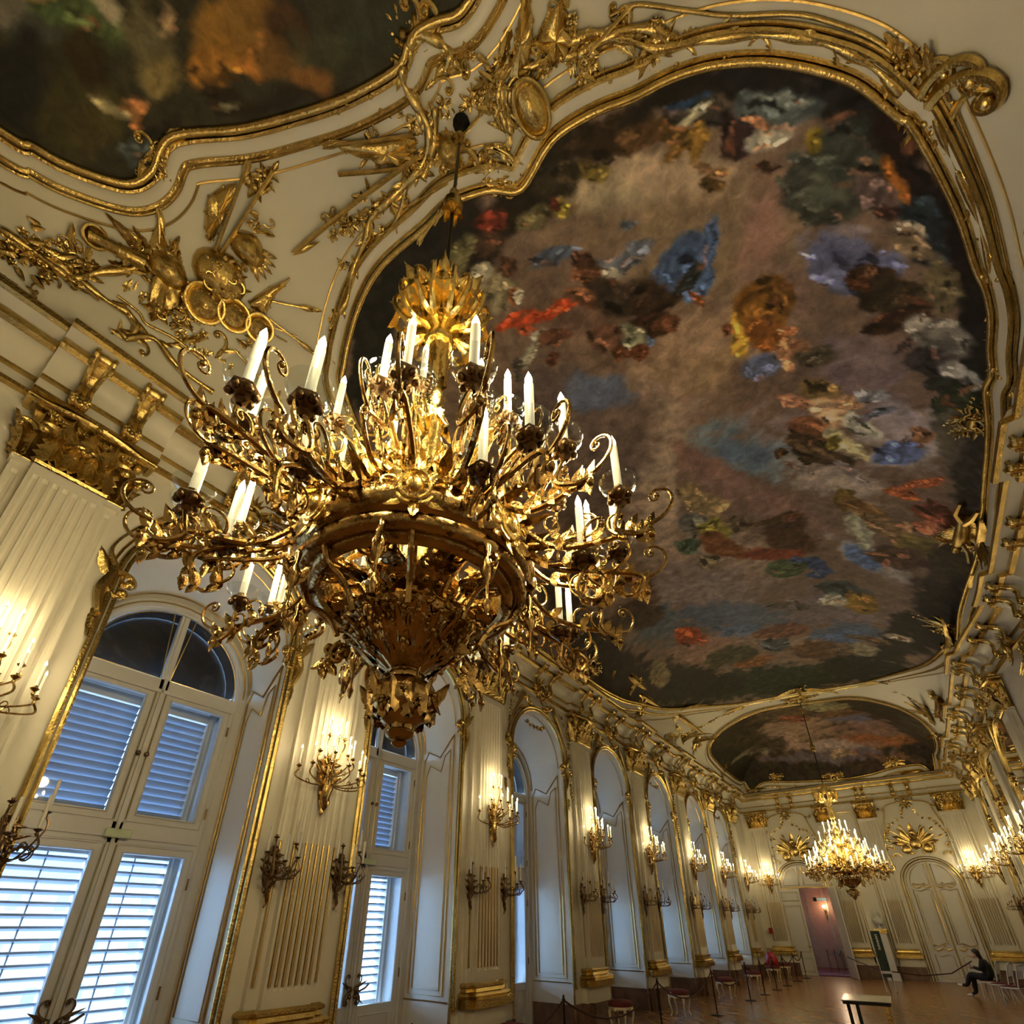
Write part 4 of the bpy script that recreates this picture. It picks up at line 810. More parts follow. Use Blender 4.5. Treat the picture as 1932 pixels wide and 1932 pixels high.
for c in WIN:
    for s_ in (-.33, .33): put_bracket(0, c+s_, 0); put_bracket(HW+float(roff(c+s_)), c+s_, PI)
for x in (2.0, 2.6, 3.75, 4.0, 5.48, 5.74, 6.9, 7.5): put_bracket(x, HL, -PI/2)
# ------------------------------------------------------------ pilasters
FLOC = lambda u, v, w: Vector((w, u, v))
def make_pilaster():
    root = empty('pilaster')
    def prof(fl):
        pts = [(0, -.5), (.08, -.5), (.08, -.34)]
        if fl: pts = [(0, -.5), (.08, -.5), (.08, -.47), (.065, -.455), (.055, -.43), (.065, -.405), (.08, -.39), (.08, -.34)]
        else: pts = [(0, -.5), (.08, -.5), (.08, -.47), (.08, -.455), (.08, -.43), (.08, -.405), (.08, -.39), (.08, -.34)]
        c = [(.16, -.34)]
        for k in range(7):
            y = -.27+.09*k
            for dy, dx in ((-.033, 0), (-.025, .022), (0, .034), (.025, .022), (.033, 0)): c.append((.16-(dx if fl else 0), y+dy))
        c.append((.16, .34))
        return pts+c+[(x, -y) for x, y in pts[::-1]]
    mb = MB(); rows = []
    for z, fl in ((1.1, 0), (1.33, 0), (1.37, 1), (6.33, 1), (6.37, 0), (6.5, 0)): rows.append([(x, y, z) for x, y in prof(fl)])
    mb.loft(rows)
    mb.box(0, .13, -.58, .58, .0, .80); mb.box(0, .20, -.40, .40, .0, .80)
    mb.box(0, .12, -.52, .52, 6.46, 6.52); mb.build('shaft', 'stucco', root, angle=.35)
    mb = MB(); mb.box(0, .17, -.62, .62, 0, .5); mb.box(0, .24, -.44, .44, 0, .5); mb.build('marble_plinth', 'marble', root, smooth=False)
    mb = MB()
    for k in range(7): mb.tube([(.15, -.27+.09*k, 1.38), (.15, -.27+.09*k, 3.02)], .017, 6)
    for s_ in (-1, 1): mb.tube([(.072, s_*.43, 1.38), (.072, s_*.43, 3.02)], .015, 6)
    mb.build('gilded_reeds', 'goldl', root)
    mb = MB()     # moulded base
    bp = [(.0, .80), (.14, .80), (.14, .93), (.11, .95), (.13, .98), (.10, 1.01), (.05, 1.03), (.04, 1.08), (.07, 1.10), (.07, 1.13), (.02, 1.16)]
    for wd, dep in ((.50, .08), (.34, .16)):
        rows = []
        for d, z in bp: rows.append([(0, -wd-d, z), (dep+d, -wd-d, z), (dep+d, wd+d, z), (0, wd+d, z)])
        mb.loft(rows)
    mb.build('gilded_base', 'gold', root, angle=.5)
    mb = MB()     # corinthian capital
    rows = []
    for z, e in ((6.5, .015), (6.53, .035), (6.55, .02), (6.6, .0), (6.9, .0), (7.1, .02), (7.2, .05)):
        rows.append([(0, -.5-e, z), (.09+e, -.5-e, z), (.09+e, -.36, z), (.17+e, -.34, z), (.17+e, .34, z), (.09+e, .36, z), (.09+e, .5+e, z), (0, .5+e, z)])
    mb.loft(rows)
    for z, e in ((7.17, .02), (7.25, .06)):
        rows2 = []
    for z, e in ((7.2, .03), (7.21, .08), (7.25, .10), (7.28, .07)):
        rows2.append([(0, -.56-e, z), (.16+e, -.56-e, z)]+[(.16+e+.08*cos(PI*t/2), t*.5, z) for t in np.linspace(-1, 1, 9)]+[(.16+e, .56+e, z), (0, .56+e, z)])
    mb.loft(rows2); mb.box(0, .22, -.56, .56, 7.17, 7.215); mb.box(0, .26, -.63, .63, 7.222, 7.235)
    G = lambda u, v, w: Vector((.15+w, u, v))
    for k in range(4): leaf(mb, G, -.255+.17*k, 6.53, PI/2, .32, .12, .5, .9, 8, 4)
    for k in range(3): leaf(mb, lambda u, v, w: Vector((.13+w, u, v)), -.21+.21*k, 6.56, PI/2, .56, .15, .42, .8, 8, 4)
    for s_ in (-1, 1):
        leaf(mb, lambda u, v, w: Vector((.07+w, u, v)), s_*.43, 6.53, PI/2, .32, .10, .45, .9, 8, 4)
        leaf(mb, lambda u, v, w: Vector((.06+w, u, v)), s_*.45, 6.56, PI/2, .54, .12, .36, .8, 8, 4)
        leaf(mb, lambda u, v, w: Vector((u, s_*(.49+w), v)), .05, 6.54, PI/2, .34, .09, .4, .8, 8, 4)
        leaf(mb, lambda u, v, w: Vector((u, s_*(.50+w), v)), .07, 6.6, PI/2, .5, .09, .3, .8, 8, 4)
        scroll(mb, lambda u, v, w: Vector((.26+w, u, v)), s_*.24, 6.84, PI/2-s_*.25, .17, .045, 1.4, -s_, 22)
        scroll(mb, lambda u, v, w: Vector((.24+w, u, v)), s_*.13, 6.84, PI/2+s_*.25, .11, .03, 1.3, s_, 18)
        scroll(mb, lambda u, v, w: Vector((.16+w, u, v)), s_*.44, 6.86, PI/2-s_*.4, .15, .04, 1.3, -s_, 20)
        for k in range(4): flower(mb, lambda u, v, w: Vector((.24+w, u, v)), s_*(.1+.1*k), 7.1+.03*(k % 2), .055)
    flower(mb, lambda u, v, w: Vector((.31+w, u, v)), 0, 7.2, .09); leaf(mb, lambda u, v, w: Vector((.28+w, u, v)), 0, 7.18, -PI/2, .14, .04)
    for s_ in (-1, 1): flower(mb, lambda u, v, w: Vector((.27+w, u, v)), s_*.36, 7.06, .06)
    mb.build('capital', 'gold', root)
    return root
pil = make_pilaster(); index_children(pil)
ordn = ['first', 'second', 'third', 'fourth', 'fifth', 'sixth', 'seventh', 'eighth', 'ninth']
def place(o, x, y, rz, lab, cat, grp=None, s=1.):
    o.location = (x, y, 0); o.rotation_euler = (0, 0, rz); o.scale = (1, s, 1)
    return tag(o, lab, cat, grp)
plist = []
for i, p in enumerate(PY):
    o = pil if i == 0 else copy_tree(pil)
    place(o, 0, p, 0, 'white fluted wall pilaster with gilded capital, %s from camera on the window wall' % ordn[i], 'pilaster', 'pilasters on the window wall'); plist.append(o)
for i, (x, s) in enumerate(((.80, .86), (3.88, .72), (5.61, .72), (8.76, .86))):
    place(copy_tree(pil), x, HL, -PI/2, 'white fluted pilaster on the far end wall, %s from left' % ordn[i], 'pilaster', 'pilasters on the end wall', s)
for i, p in enumerate(PY[3:]):
    place(copy_tree(pil), HW+float(roff(p)), p, PI, 'white fluted pilaster on the right wall, %s counting from the far end' % ordn[4-i], 'pilaster', 'pilasters on the right wall')
# ------------------------------------------------------------ gilded mouldings and rocaille around each window recess
def make_arch(kind):
    root = empty('gilded_arch_moulding'); F = FLOC
    mb = MB(); A = arch(0, OH+.05, OS, 24); A = [(u, max(v, .82)) for u, v in A]
    mb.tube([F(u, v, .035) for u, v in A], .034, 6); mb.tube([F(u, v, .03) for u, v in arch(0, OH-.02, OS, 24)], .025, 6)
    B = [(u*1.11, v if v <= OS else OS+(v-OS)*1.11) for u, v in arch(0, OH, OS, 24)]
    mb.tube([F(u, max(v, .82), .015) for u, v in B if v > 5.2], .016, 5)
    for s_ in (-1, 1): mb.box(.0, .05, s_*1.2-.06, s_*1.2+.06, .78, .84)
    mb.build('main_moulding', 'gold', root)
    mb = MB()
    for s_ in (-1, 1):     # shoulder scrolls and cresting
        mb.tube([F(s_*u, v, .05) for u, v in smooth_path([(1.22, 5.15), (1.30, 5.45), (1.24, 5.75), (1.34, 6.0), (1.22, 6.35), (.95, 6.75), (.78, 7.0), (.72, 7.22)], 5)], [.035+.02*sin(t/35*PI*3) for t in range(36)], 6)
        scroll(mb, F, s_*1.24, 5.7, PI/2+s_*.9, .22, .045, 1.2, s_); scroll(mb, F, s_*1.26, 5.55, -PI/2-s_*.3, .2, .04, 1.2, -s_)
        leaf(mb, F, s_*1.24, 5.6, -PI/2, .5, .07, .1); leaf(mb, F, s_*1.28, 5.7, PI/2-s_*.6, .3, .07); leaf(mb, F, s_*1.24, 5.2, -PI/2, .35, .05, .1)
        scroll(mb, F, s_*.72, 7.2, PI/2+s_*1.2, .2, .035, 1.1, s_); scroll(mb, F, s_*.2, 6.98, s_*-.4 if s_ > 0 else PI+.4, .32, .035, 1.1, s_)
        leaf(mb, F, s_*.25, 7.0, PI/2-s_*1.2, .4, .07); leaf(mb, F, s_*.6, 6.85, PI/2-s_*2., .3, .06)
    mb.build('rocaille_scrolls', 'gold', root)
    mb = MB(); cartouche(mb, lambda u, v, w: Vector((w*1.6+.1, u, v)), 0, 7.42, .42); mb.build('crest_cartouche', 'gold', root)
    mb = MB()
    if kind:
        for s_ in (-1, 1):
            garland(mb, lambda u, v, w: Vector((.08+w, u, v)), [(s_*.95, 7.15), (s_*1.28, 6.7), (s_*1.36, 6.2), (s_*1.37, 5.5), (s_*1.38, 4.9)], .075, 1.0)
            leaf(mb, F, s_*1.38, 4.9, -PI/2, .3, .05, .1)
        garland(mb, lambda u, v, w: Vector((-.12+w, u, v)), [(-.45, 6.62), (-.15, 6.5), (.2, 6.55), (.5, 6.6)], .08, 1.1)
    else:
        for s_ in (-1, 1): garland(mb, lambda u, v, w: Vector((.06+w, u, v)), [(s_*.35, 7.15), (s_*.6, 6.95), (s_*.8, 7.05)], .06, .9)
    mb.build('blossom_garland', 'gold', root)
    mb = MB()     # lines on the reveals and the soffit
    for s_ in (-1, 1):
        for x0, x1, z0, z1, r in ((-.16, -.95, .98, 5.5, .014), (-.24, -.87, 1.06, 5.2, .010)):
            y = s_*(OH-.012)
            mb.tube([(x0, y, z1), (x0, y, z0), (x1, y, z0), (x1, y, z1-.45)], r, 5)
            mb.tube([(x1, y, z1-.45), (x1*.9, y, z1-.25), (x1*.55, y*.998, z1-.42), (x0*1.6, y, z1-.1), (x0, y, z1)], r, 5)
        mb.tube([(-.04, s_*(OH-.01), .9), (-1.08, s_*(OH-.01), .9)], .012, 5)
    for t0 in (.12, .88):
        mb.tube([(-1.1*t0, (OH-.02)*cos(PI*k/20), (OS-.6*t0)+(OH-.02)*sin(PI*k/20)) for k in range(21)], .012, 5)
    mb.build('reveal_lines', 'goldl', root)
    return root
ar = [make_arch(1), make_arch(0)]; index_children(ar[0]); index_children(ar[1])
used = [False, False]
for i, c in enumerate(WIN):
    k = 0 if i in (2, 4, 6) else 1
    o = ar[k] if not used[k] else copy_tree(ar[k]); used[k] = True
    o.location = (0, c, 0); tag(o, 'gilded rocaille moulding around the %s arched window recess from camera' % ordn[i], 'moulding', 'arch mouldings on the window wall')
for i, c in enumerate(WIN[3:]):
    o = copy_tree(ar[i % 2]); o.location = (HW+float(roff(c)), c, 0); o.rotation_euler = (0, 0, PI)
    tag(o, 'gilded moulding around the %s arched mirror of the right wall, from far end' % ordn[3-i], 'moulding', 'arch mouldings on the right wall')
    mb = MB(); A = arch(0, OH, OS, 20); mb.add([(-.012+.03, u, max(v, .85)) for u, v in A], [tuple(range(len(A)))])
    m_ = mb.build('wall_mirror', 'mirror', smooth=False); m_.location = o.location; m_.rotation_euler = o.rotation_euler
    tag(m_, 'tall arched mirror panel set in the right wall, %s from the far end' % ordn[3-i], 'mirror', 'arched wall mirrors')
# ------------------------------------------------------------ windows
FW = lambda u, v, w: Vector((-1.1+w, u, v))
def make_window():
    root = empty('window_1')
    mb = MB(); S_, H = 5.15, 1.0
    ring = lambda h, w: [FW(u, v, w) for u, v in arch(0, h, S_, 20)]
    mb.loft([ring(1.15, .0), ring(1.15, .05), ring(1.04, .05), ring(1.02, .02), ring(.99, .02), ring(.99, -.12)])
    def bar(y0, y1, z0, z1, w0=-.06, w1=.03): mb.box(-1.1+w0, -1.1+w1, y0, y1, z0, z1)
    bar(-.055, .055, 0, 6.12); bar(-.02, .02, .2, 6.1, 0, .06); bar(-1., 1., 4.92, 5.08); bar(-1., 1., 4.88, 4.93, 0, .06); bar(-1., 1., 2.92, 3.16)
    bar(-1., 1., 2.98, 3.08, 0, .05)
    mb.build('frame', 'paint', root, smooth=False)
    mb = MB()
    for s_ in (-1, 1):       # sashes with raised edges
        for z0, z1 in ((.02, 2.92), (3.16, 4.92)):
            y0, y1 = sorted((s_*.055, s_*.99))
            sb = .12 if z0 > 1 else .86
            for a in ((y0, y0+.11, z0, z1), (y1-.11, y1, z0, z1), (y0+.11, y1-.11, z1-.11, z1), (y0+.11, y1-.11, z0, z0+sb)): mb.box(-1.15, -1.08, *a)
            for q, r in ((.02, .008), (.10, .010)): mb.tube([(-1.075, y, z) for y, z in ((y0+q, z0+q), (y1-q, z0+q), (y1-q, z1-q), (y0+q, z1-q))], r, 4, True)
            if z0 < 1:
                mb.tube([(-1.075, y, z) for y, z in ((y0+.16, .14), (y1-.16, .14), (y1-.16, .74), (y0+.16, .74))], .012, 4, True)
    mb.build('sash', 'paint', root, smooth=False)
    mb = MB()
    for s_ in (-1, 1):
        y0, y1 = sorted((s_*.12, s_*.93))
        for z0, z1 in ((.86, 2.83), (3.26, 4.83)): mb.add([(-1.12, y0, z0), (-1.12, y1, z0), (-1.12, y1, z1), (-1.12, y0, z1)], [(0, 1, 2, 3)])
    L_ = [(-1.12, u, v) for u, v in arch(0, .99, S_, 20) if v >= 5.08]
    mb.add(L_, [tuple(range(len(L_)))])
    mb.build('pane', 'glass', root, smooth=False)
    mb = MB()     # gilded fillets
    mb.tube([FW(u, v, .06) for u, v in arch(0, 1.10, S_, 20) if v > .6], .010, 5)
    for s_ in (-1, 1):
        mb.tube([FW(s_*.06, z, .035) for z in (.9, 2.9)], .006, 4); mb.tube([FW(s_*.06, z, .035) for z in (3.2, 4.88)], .006, 4)
        L2 = [FW(s_*.06, 5.1, .0)]+[FW(s_*.97*sin(PI/2*t/10), S_+.97*cos(PI/2*t/10), .0) for t in range(1, 11)]+[FW(s_*.97, 5.1, .0)]
        mb.tube(L2, .010, 5, True)
    mb.build('gilded_fillet', 'goldl', root)
    mb = MB()     # deep outer casing
    for s_ in (-1, 1):
        mb.box(-1.62, -1.12, s_*.99-.02, s_*.99+.02, 0, 5.12); mb.box(-1.60, -1.42, s_*.90-.05, s_*.90+.05, .3, 4.9)
        mb.tube([(-1.41, s_*.90, .4), (-1.41, s_*.90, 4.85)], .02, 4)
    mb.box(-1.62, -1.12, -1., 1., 4.9, 5.0); mb.box(-1.62, -1.12, -1., 1., 2.96, 3.08); mb.box(-1.62, -1.10, -1., 1., -.02, .2)
    mb.box(-1.60, -1.42, -.06, .06, .3, 4.9)
    for z in (4.82, 3.22, 2.86, .84):
        mb.box(-1.58, -1.44, -.9, .9, z-.06, z+.06)
    mb.build('outer_casing', 'paint', root, smooth=False)
    mb = MB()
    L_ = [(-1.34, u, v) for u, v in arch(0, .985, S_, 20) if v >= 5.0]; mb.add(L_, [tuple(range(len(L_)))]); 
    mb.loft([[(-1.12, u, v) for u, v in arch(0, .985, S_, 20) if v >= 5.0], [(-1.33, u, v) for u, v in arch(0, .95, S_, 20) if v >= 5.0]])
    mb.build('lunette_panel', 'dark', root)
    for s_ in (-1, 1):
        y0, y1 = sorted((s_*.07, s_*.86))
        mb = MB()
        for k in range(14):
            z = 3.34+k*.104; a = math.radians(58); dx, dz = .062*cos(a), .062*sin(a)
            mb.loft([[(-1.51-dx, y, z-dz) for y in (y0, y1)], [(-1.51+dx, y, z+dz) for y in (y0, y1)], [(-1.502+dx, y, z+dz-.006) for y in (y0, y1)], [(-1.502-dx, y, z-dz-.006) for y in (y0, y1)]])
        mb.build('closed_louvres', 'louvre', root, smooth=False)
        mb = MB()
        for k in range(15):
            z = 1.0+k*.124; dz = .014
            mb.loft([[(-1.57, y, z-dz-.012) for y in (y0, y1)], [(-1.45, y, z+dz-.012) for y in (y0, y1)], [(-1.45, y, z+dz+.012) for y in (y0, y1)], [(-1.57, y, z-dz+.012) for y in (y0, y1)], [(-1.57, y, z-dz-.012) for y in (y0, y1)]])
            mb.box(-1.57, -1.45, y0-.01, y0+.03, z-.02, z+.02)
        mb.box(-1.52, -1.50, (y0+y1)/2-.008, (y0+y1)/2+.008, .9, 2.8)
        mb.build('open_louvres', 'louvre', root, smooth=False)
    mb = MB()     # espagnolette, knobs and curled handle
    for s_ in (-1, 1):
        for z in (1.0, 4.0):
            mb.ball((-1.03, s_*.05, z+.02), .032, 8, 6)
        F = lambda u, v, w: Vector((-1.05+w, u, v))
        scroll(mb, F, s_*.07, 1.15, PI/2-s_*1.2, .16, .014, 1.2, s_, 16); scroll(mb, F, s_*.07, 1.08, -PI/2+s_*1.2, .16, .014, 1.2, -s_, 16); mb.ball((-1.03, s_*.06, 1.12), .04, 8, 6)
        leaf(mb, F, s_*.06, 1.13, PI/2-s_*1.1, .22, .02); leaf(mb, F, s_*.06, 1.05, -PI/2+s_*.8, .2, .02); 
    mb.tube([(-1.04, .02, 1.12), (-.98, .08, 1.09), (-.95, .17, 1.13), (-.95, .24, 1.18)], .016, 6)
    mb.build('handle', 'dkbronze', root)
    mb = MB()
    for z in (1.3, 2.5, 3.4, 4.6): mb.tube([(-1.07, 1.0, z-.07), (-1.07, 1.0, z+.07)], .012, 6); mb.tube([(-1.07, -1.0, z-.07), (-1.07, -1.0, z+.07)], .012, 6)
    mb.build('hinge', 'dkbronze', root)
    return root
wn0 = make_window(); index_children(wn0)
for i, c in enumerate([WIN0]+WIN):
    o = wn0 if i == 0 else copy_tree(wn0)
    o.name = 'window_%d' % (i+1); o.location = (0, c, 0); struct(o)
# exit lamps on the transoms
for i, c in enumerate(WIN[:2]):
    mb = MB(); mb.box(-1.05, -.98, c-.12, c+.16, 2.97, 3.07); o = mb.build('emergency_lamp', 'signbox', smooth=False)
    b = o.modifiers.new('b', 'BEVEL'); b.width = .012; b.segments = 2
    tag(o, 'flat pale green emergency lamp on the transom of the %s window from camera' % ordn[i], 'lamp', 'emergency lamps on window transoms')
# outside: forecourt, far wings and a lamp post
mb = MB(); mb.add([(-1.8, -60, -5), (-120, -60, -5), (-120, 120, -5), (-1.8, 120, -5)], [(0, 1, 2, 3)]); g = mb.build('ground', 'gravel', smooth=False); struct(g)
def building(x0, x1, y0, y1, h, lab):
    r = empty('palace_wing', (0, 0, -5)); tag(r, lab, 'building')
    mb = MB(); mb.box(x0, x1, y0, y1, 0, h); mb.build('wall', 'facade', r, smooth=False)
    mb = MB(); mb.add([(x0-.4, y0-.4, h), (x1+.4, y0-.4, h), (x1+.4, y1+.4, h), (x0-.4, y1+.4, h), ((x0+x1)/2, y0+3, h+3.4), ((x0+x1)/2, y1-3, h+3.4)], [(0, 1, 4), (1, 2, 5, 4), (2, 3, 5), (3, 0, 4, 5)]); mb.build('roof', 'roof', r, smooth=False)
    n = 0
    for k in range(int((y1-y0)/3.2)):
        for z in (1.2, 4.6, 8.0):
            if z+1.9 < h: 
                y = y0+1.4+k*3.2; mb = MB(); mb.box(x1-.02, x1+.04, y, y+.75, z, z+1.3); mb.build('window', 'farglass', r, smooth=False)
    return r
building(-62, -52, -30, 26, 10.2, 'long pale palace wing seen through the louvres of the nearest window')
building(-96, -86, 10, 60, 13., 'pale distant building behind the palace wing outside the windows')
lp = empty('street_lamp', (-8.2, -.6, -5)); tag(lp, 'large iron lantern on post outside the nearest window', 'street lamp')
mb = MB(); mb.lathe([(.3, 0), (.28, .3), (.1, .5), (.08, 5.2), (.16, 5.3), (.05, 5.5)], 12); mb.build('post', 'roof', lp)
mb = MB()
for k in range(6):
    a = 2*PI*k/6; mb.tube([(.14*cos(a), .14*sin(a), 5.5), (.46*cos(a), .46*sin(a), 6.7)], .02, 5)
mb.lathe([(.48, 6.68), (.52, 6.72), (.50, 6.9), (.3, 7.1), (.2, 7.35), (.28, 7.4), (.06, 7.5), (.1, 7.65), (.02, 7.9)], 12); mb.lathe([(.18, 5.5), (.16, 5.55)], 12)
mb.build('lantern_cage', 'roof', lp)
# ------------------------------------------------------------ candles
def candle_meshes(h, r, lit=True, big=False):
    mb = MB(); mb.lathe([(0, 0), (r, 0), (r, h), (r*.5, h+r*.4), (0, h+r*.4)], 10); c = mb.build('candle', 'wax' if lit else 'waxg')
    parts = [c]
    if lit:
        mb = MB(); mb.lathe([(r*.35, 0), (r*.8, r*.9), (r*.85, r*1.6), (r*.5, r*2.9), (r*.1, r*4.1), (0, r*4.4)], 8); f = mb.build('flame_bulb', 'flame', c); f.location = (0, 0, h)
        parts.append(f)
    return parts
def put_candle(parts, parent, loc, first):
    if first: c = parts[0]; ch = parts[1:]
    else:
        c = parts[0].copy(); COL.objects.link(c); ch = []
        for p in parts[1:]: q = p.copy(); COL.objects.link(q); q.parent = c
    c.parent = parent; c.location = loc; return c
def lamp(parent, loc, power, rad, col=(1, .80, .41)):
    l = D.lights.new('candle_light', 'POINT'); l.energy = power; l.shadow_soft_size = rad; l.color = col
    o = D.objects.new('candle_light', l); COL.objects.link(o); o.location = loc; o.parent = parent; return o
# lit bracket sconces with three tiers
def make_sconce():
    root = empty('candle_sconce')
    mb = MB(); F = lambda u, v, w: Vector((w, u, v))
    G = lambda u, v, w: Vector((.05+w, u, v))
    for k, (v, s_) in enumerate(((3.62, .20), (3.78, .26), (3.95, .24), (4.1, .18))):
        for sd in (-1, 1):
            scroll(mb, G, sd*.03, v, PI/2-sd*1.0, s_*.55, .028, 1.2, sd, 16); leaf(mb, G, sd*.02, v, PI/2-sd*(.5+.3*k), s_, .05)
        leaf(mb, G, 0, v, -PI/2+.3*(k % 2), s_, .06)
    leaf(mb, G, 0, 3.66, -PI/2, .26, .05, .1); mb.tube([(.06, 0, 3.42), (.09, .02, 3.5), (.1, -.02, 3.62), (.12, 0, 3.8), (.1, 0, 4.15)], [.02, .04, .06, .08, .04], 8)
    mb.ball((.07, 0, 3.42), .03, 6, 4); shell(mb, G, 0, 4.1, PI/2, .2, 5, 1.6)
    mb.build('back_plate', 'bronze', root)
    spots = []
    for k in range(7): a = -PI/2+PI*k/6; spots.append((.12+.42*cos(a), .50*sin(a), 3.98+.04*cos(a), 3.80))
    for k in range(4): a = -1.1+2.2*k/3; spots.append((.12+.24*cos(a), .32*sin(a), 4.22, 3.92))
    for k in range(3): a = -.9+1.8*k/2; spots.append((.10+.12*cos(a), .17*sin(a), 4.50, 4.05))
    parts = candle_meshes(.23, .012)
    for i, (x, y, z, z0) in enumerate(spots):
        mb = MB(); b = Vector((.12, 0, z0)); e = Vector((x, y, z-.05)); m1 = b.lerp(e, .55)+Vector((0, 0, -.10)); m2 = Vector((x, y, z-.16))+(e-b).normalized()*.03
        mb.tube(smooth_path([b, m1, m2, e], 5), .011, 5)
        scroll(mb, lambda u, v, w: b.lerp(e, .6)+Vector((u*(e-b).x, u*(e-b).y, v-.1)), 0, 0, 1., .12, .008, 1., -1, 10)
        mb.build('arm', 'bronze', root)
        mb = MB(); mb.lathe([(.006, -.07), (.016, -.05), (.010, -.03), (.03, -.012), (.038, 0), (.030, .004), (.015, .02), (.014, .03)], 10, (x, y, z)); mb.build('cup', 'bronze', root)
        put_candle(parts, root, (x, y, z+.01), i == 0)
    lamp(root, (.36, 0, 4.36), SCW, .12); lamp(root, (.20, 0, 4.74), SCW*.3, .06)
    return root
sc0 = make_sconce(); index_children(sc0)
for i, p in enumerate(PY):
    o = sc0 if i == 0 else copy_tree(sc0); o.location = (.16, p, 0)
    tag(o, 'gilt sconce of lit candles on the %s pilaster of the window wall, counted from camera' % ordn[i], 'sconce', 'lit sconces on the window wall')
for i, (x, l_) in enumerate(((.80, 'left corner'), (8.76, 'right corner'))):
    o = copy_tree(sc0); o.location = (x, HL-.16, 0); o.rotation_euler = (0, 0, -PI/2); tag(o, 'lit gilt sconce on the far end wall in the %s' % l_, 'sconce', 'lit sconces on the end wall')
for i, p in enumerate(PY[2:]):
    o = copy_tree(sc0); o.location = (HW+float(roff(p))-.16, p, 0); o.rotation_euler = (0, 0, PI); tag(o, 'lit gilt sconce on the right wall, %s from the far end' % ordn[5-i], 'sconce', 'lit sconces on the right wall')
for y, l_ in ((4.41, 'beside the camera'), (.51, 'near the camera'), (-3.4, 'behind the camera')):  # unseen sconces, added for the light they give the hall
    o = copy_tree(sc0); o.location = (HW+float(roff(y))-.02, y, 0); o.rotation_euler = (0, 0, PI); tag(o, 'lit gilt sconce on the right wall %s, outside the picture' % l_, 'sconce')
o = copy_tree(sc0); o.location = (.02, -3.4, 0); tag(o, 'lit gilt sconce on the window wall behind the camera, outside the picture', 'sconce')  # also unseen, added to light the near end
# small unlit girandoles flanking the pilasters
def make_girandole():
    root = empty('unlit_sconce'); G = lambda u, v, w: Vector((.03+w, u, v)); mb = MB()
    for k, (v, s_) in enumerate(((2.45, .16), (2.58, .2), (2.72, .2), (2.84, .14))):
        for sd in (-1, 1):
            scroll(mb, G, sd*.02, v, PI/2-sd*.9, s_*.6, .014, 1.3, sd, 16); leaf(mb, G, sd*.02, v, PI/2-sd*(.7+.3*k), s_*.9, .022)
    mb.tube([(.03, 0, 2.22), (.06, .02, 2.3), (.05, -.02, 2.45), (.08, 0, 2.6), (.06, 0, 2.85)], [.010, .018, .028, .04, .015], 8); [flower(mb, G, random.uniform(-.07, .07), random.uniform(2.35, 2.8), .05, .03) for k in range(9)]; leaf(mb, G, 0, 2.45, -PI/2, .22, .03, .1); shell(mb, G, 0, 2.82, PI/2, .12, 5, 1.5)
    mb.build('back_plate', 'dkbronze', root)
    parts = candle_meshes(.30, .016, False)
    for i, (x, y, z) in enumerate(((.22, -.20, 2.84), (.38, -.04, 2.74), (.32, .17, 2.80), (.16, .22, 2.98), (.12, -.05, 3.04))):
        mb = MB(); b = Vector((.06, 0, 2.6)); e = Vector((x, y, z-.03)); h = Vector((x, y, 0))
        mb.tube(smooth_path([b, b+h*.5+Vector((0, 0, -.06)), Vector((x*1.15, y*1.15, z-.16)), e], 5), .010, 5)
        scroll(mb, lambda u, v, w: Vector((x*(.75+u*2.2), y*(.75+u*2.2), 2.56+v)), 0, 0, -.4, .13, .009, 1.4, 1, 18); scroll(mb, lambda u, v, w: Vector((x*(.6+u*2.2), y*(.6+u*2.2), 2.62+v)), 0, 0, 1.4, .10, .008, 1.3, -1, 16)
        mb.build('arm', 'dkbronze', root)
        mb = MB(); mb.lathe([(.006, -.06), (.018, -.04), (.010, -.025), (.035, -.008), (.038, 0), (.015, .01), (.015, .028)], 10, (x, y, z)); mb.build('cup', 'dkbronze', root)
        if i < 4: put_candle(parts, root, (x, y, z), i == 0)
    return root
g0 = make_girandole(); index_children(g0); first = True
for i, p in enumerate(PY):
    for sd, w_ in ((-1, 'near'), (1, 'far')):
        o = g0 if first else copy_tree(g0); first = False; o.location = (.08, p+sd*.52+(.2 if i == 0 and sd > 0 else 0), 0)
        tag(o, 'dark unlit candle sconce on the %s side of the %s window wall pilaster from camera' % (w_, ordn[i]), 'sconce', 'unlit sconces on the window wall')
for i, p in enumerate(PY[6:]):
    o = copy_tree(g0); o.location = (HW-.08, p-.52, 0); o.rotation_euler = (0, 0, PI); tag(o, 'dark unlit candle sconce low on right wall, %s from the far end' % ordn[1-i], 'sconce', 'unlit sconces on the right wall')
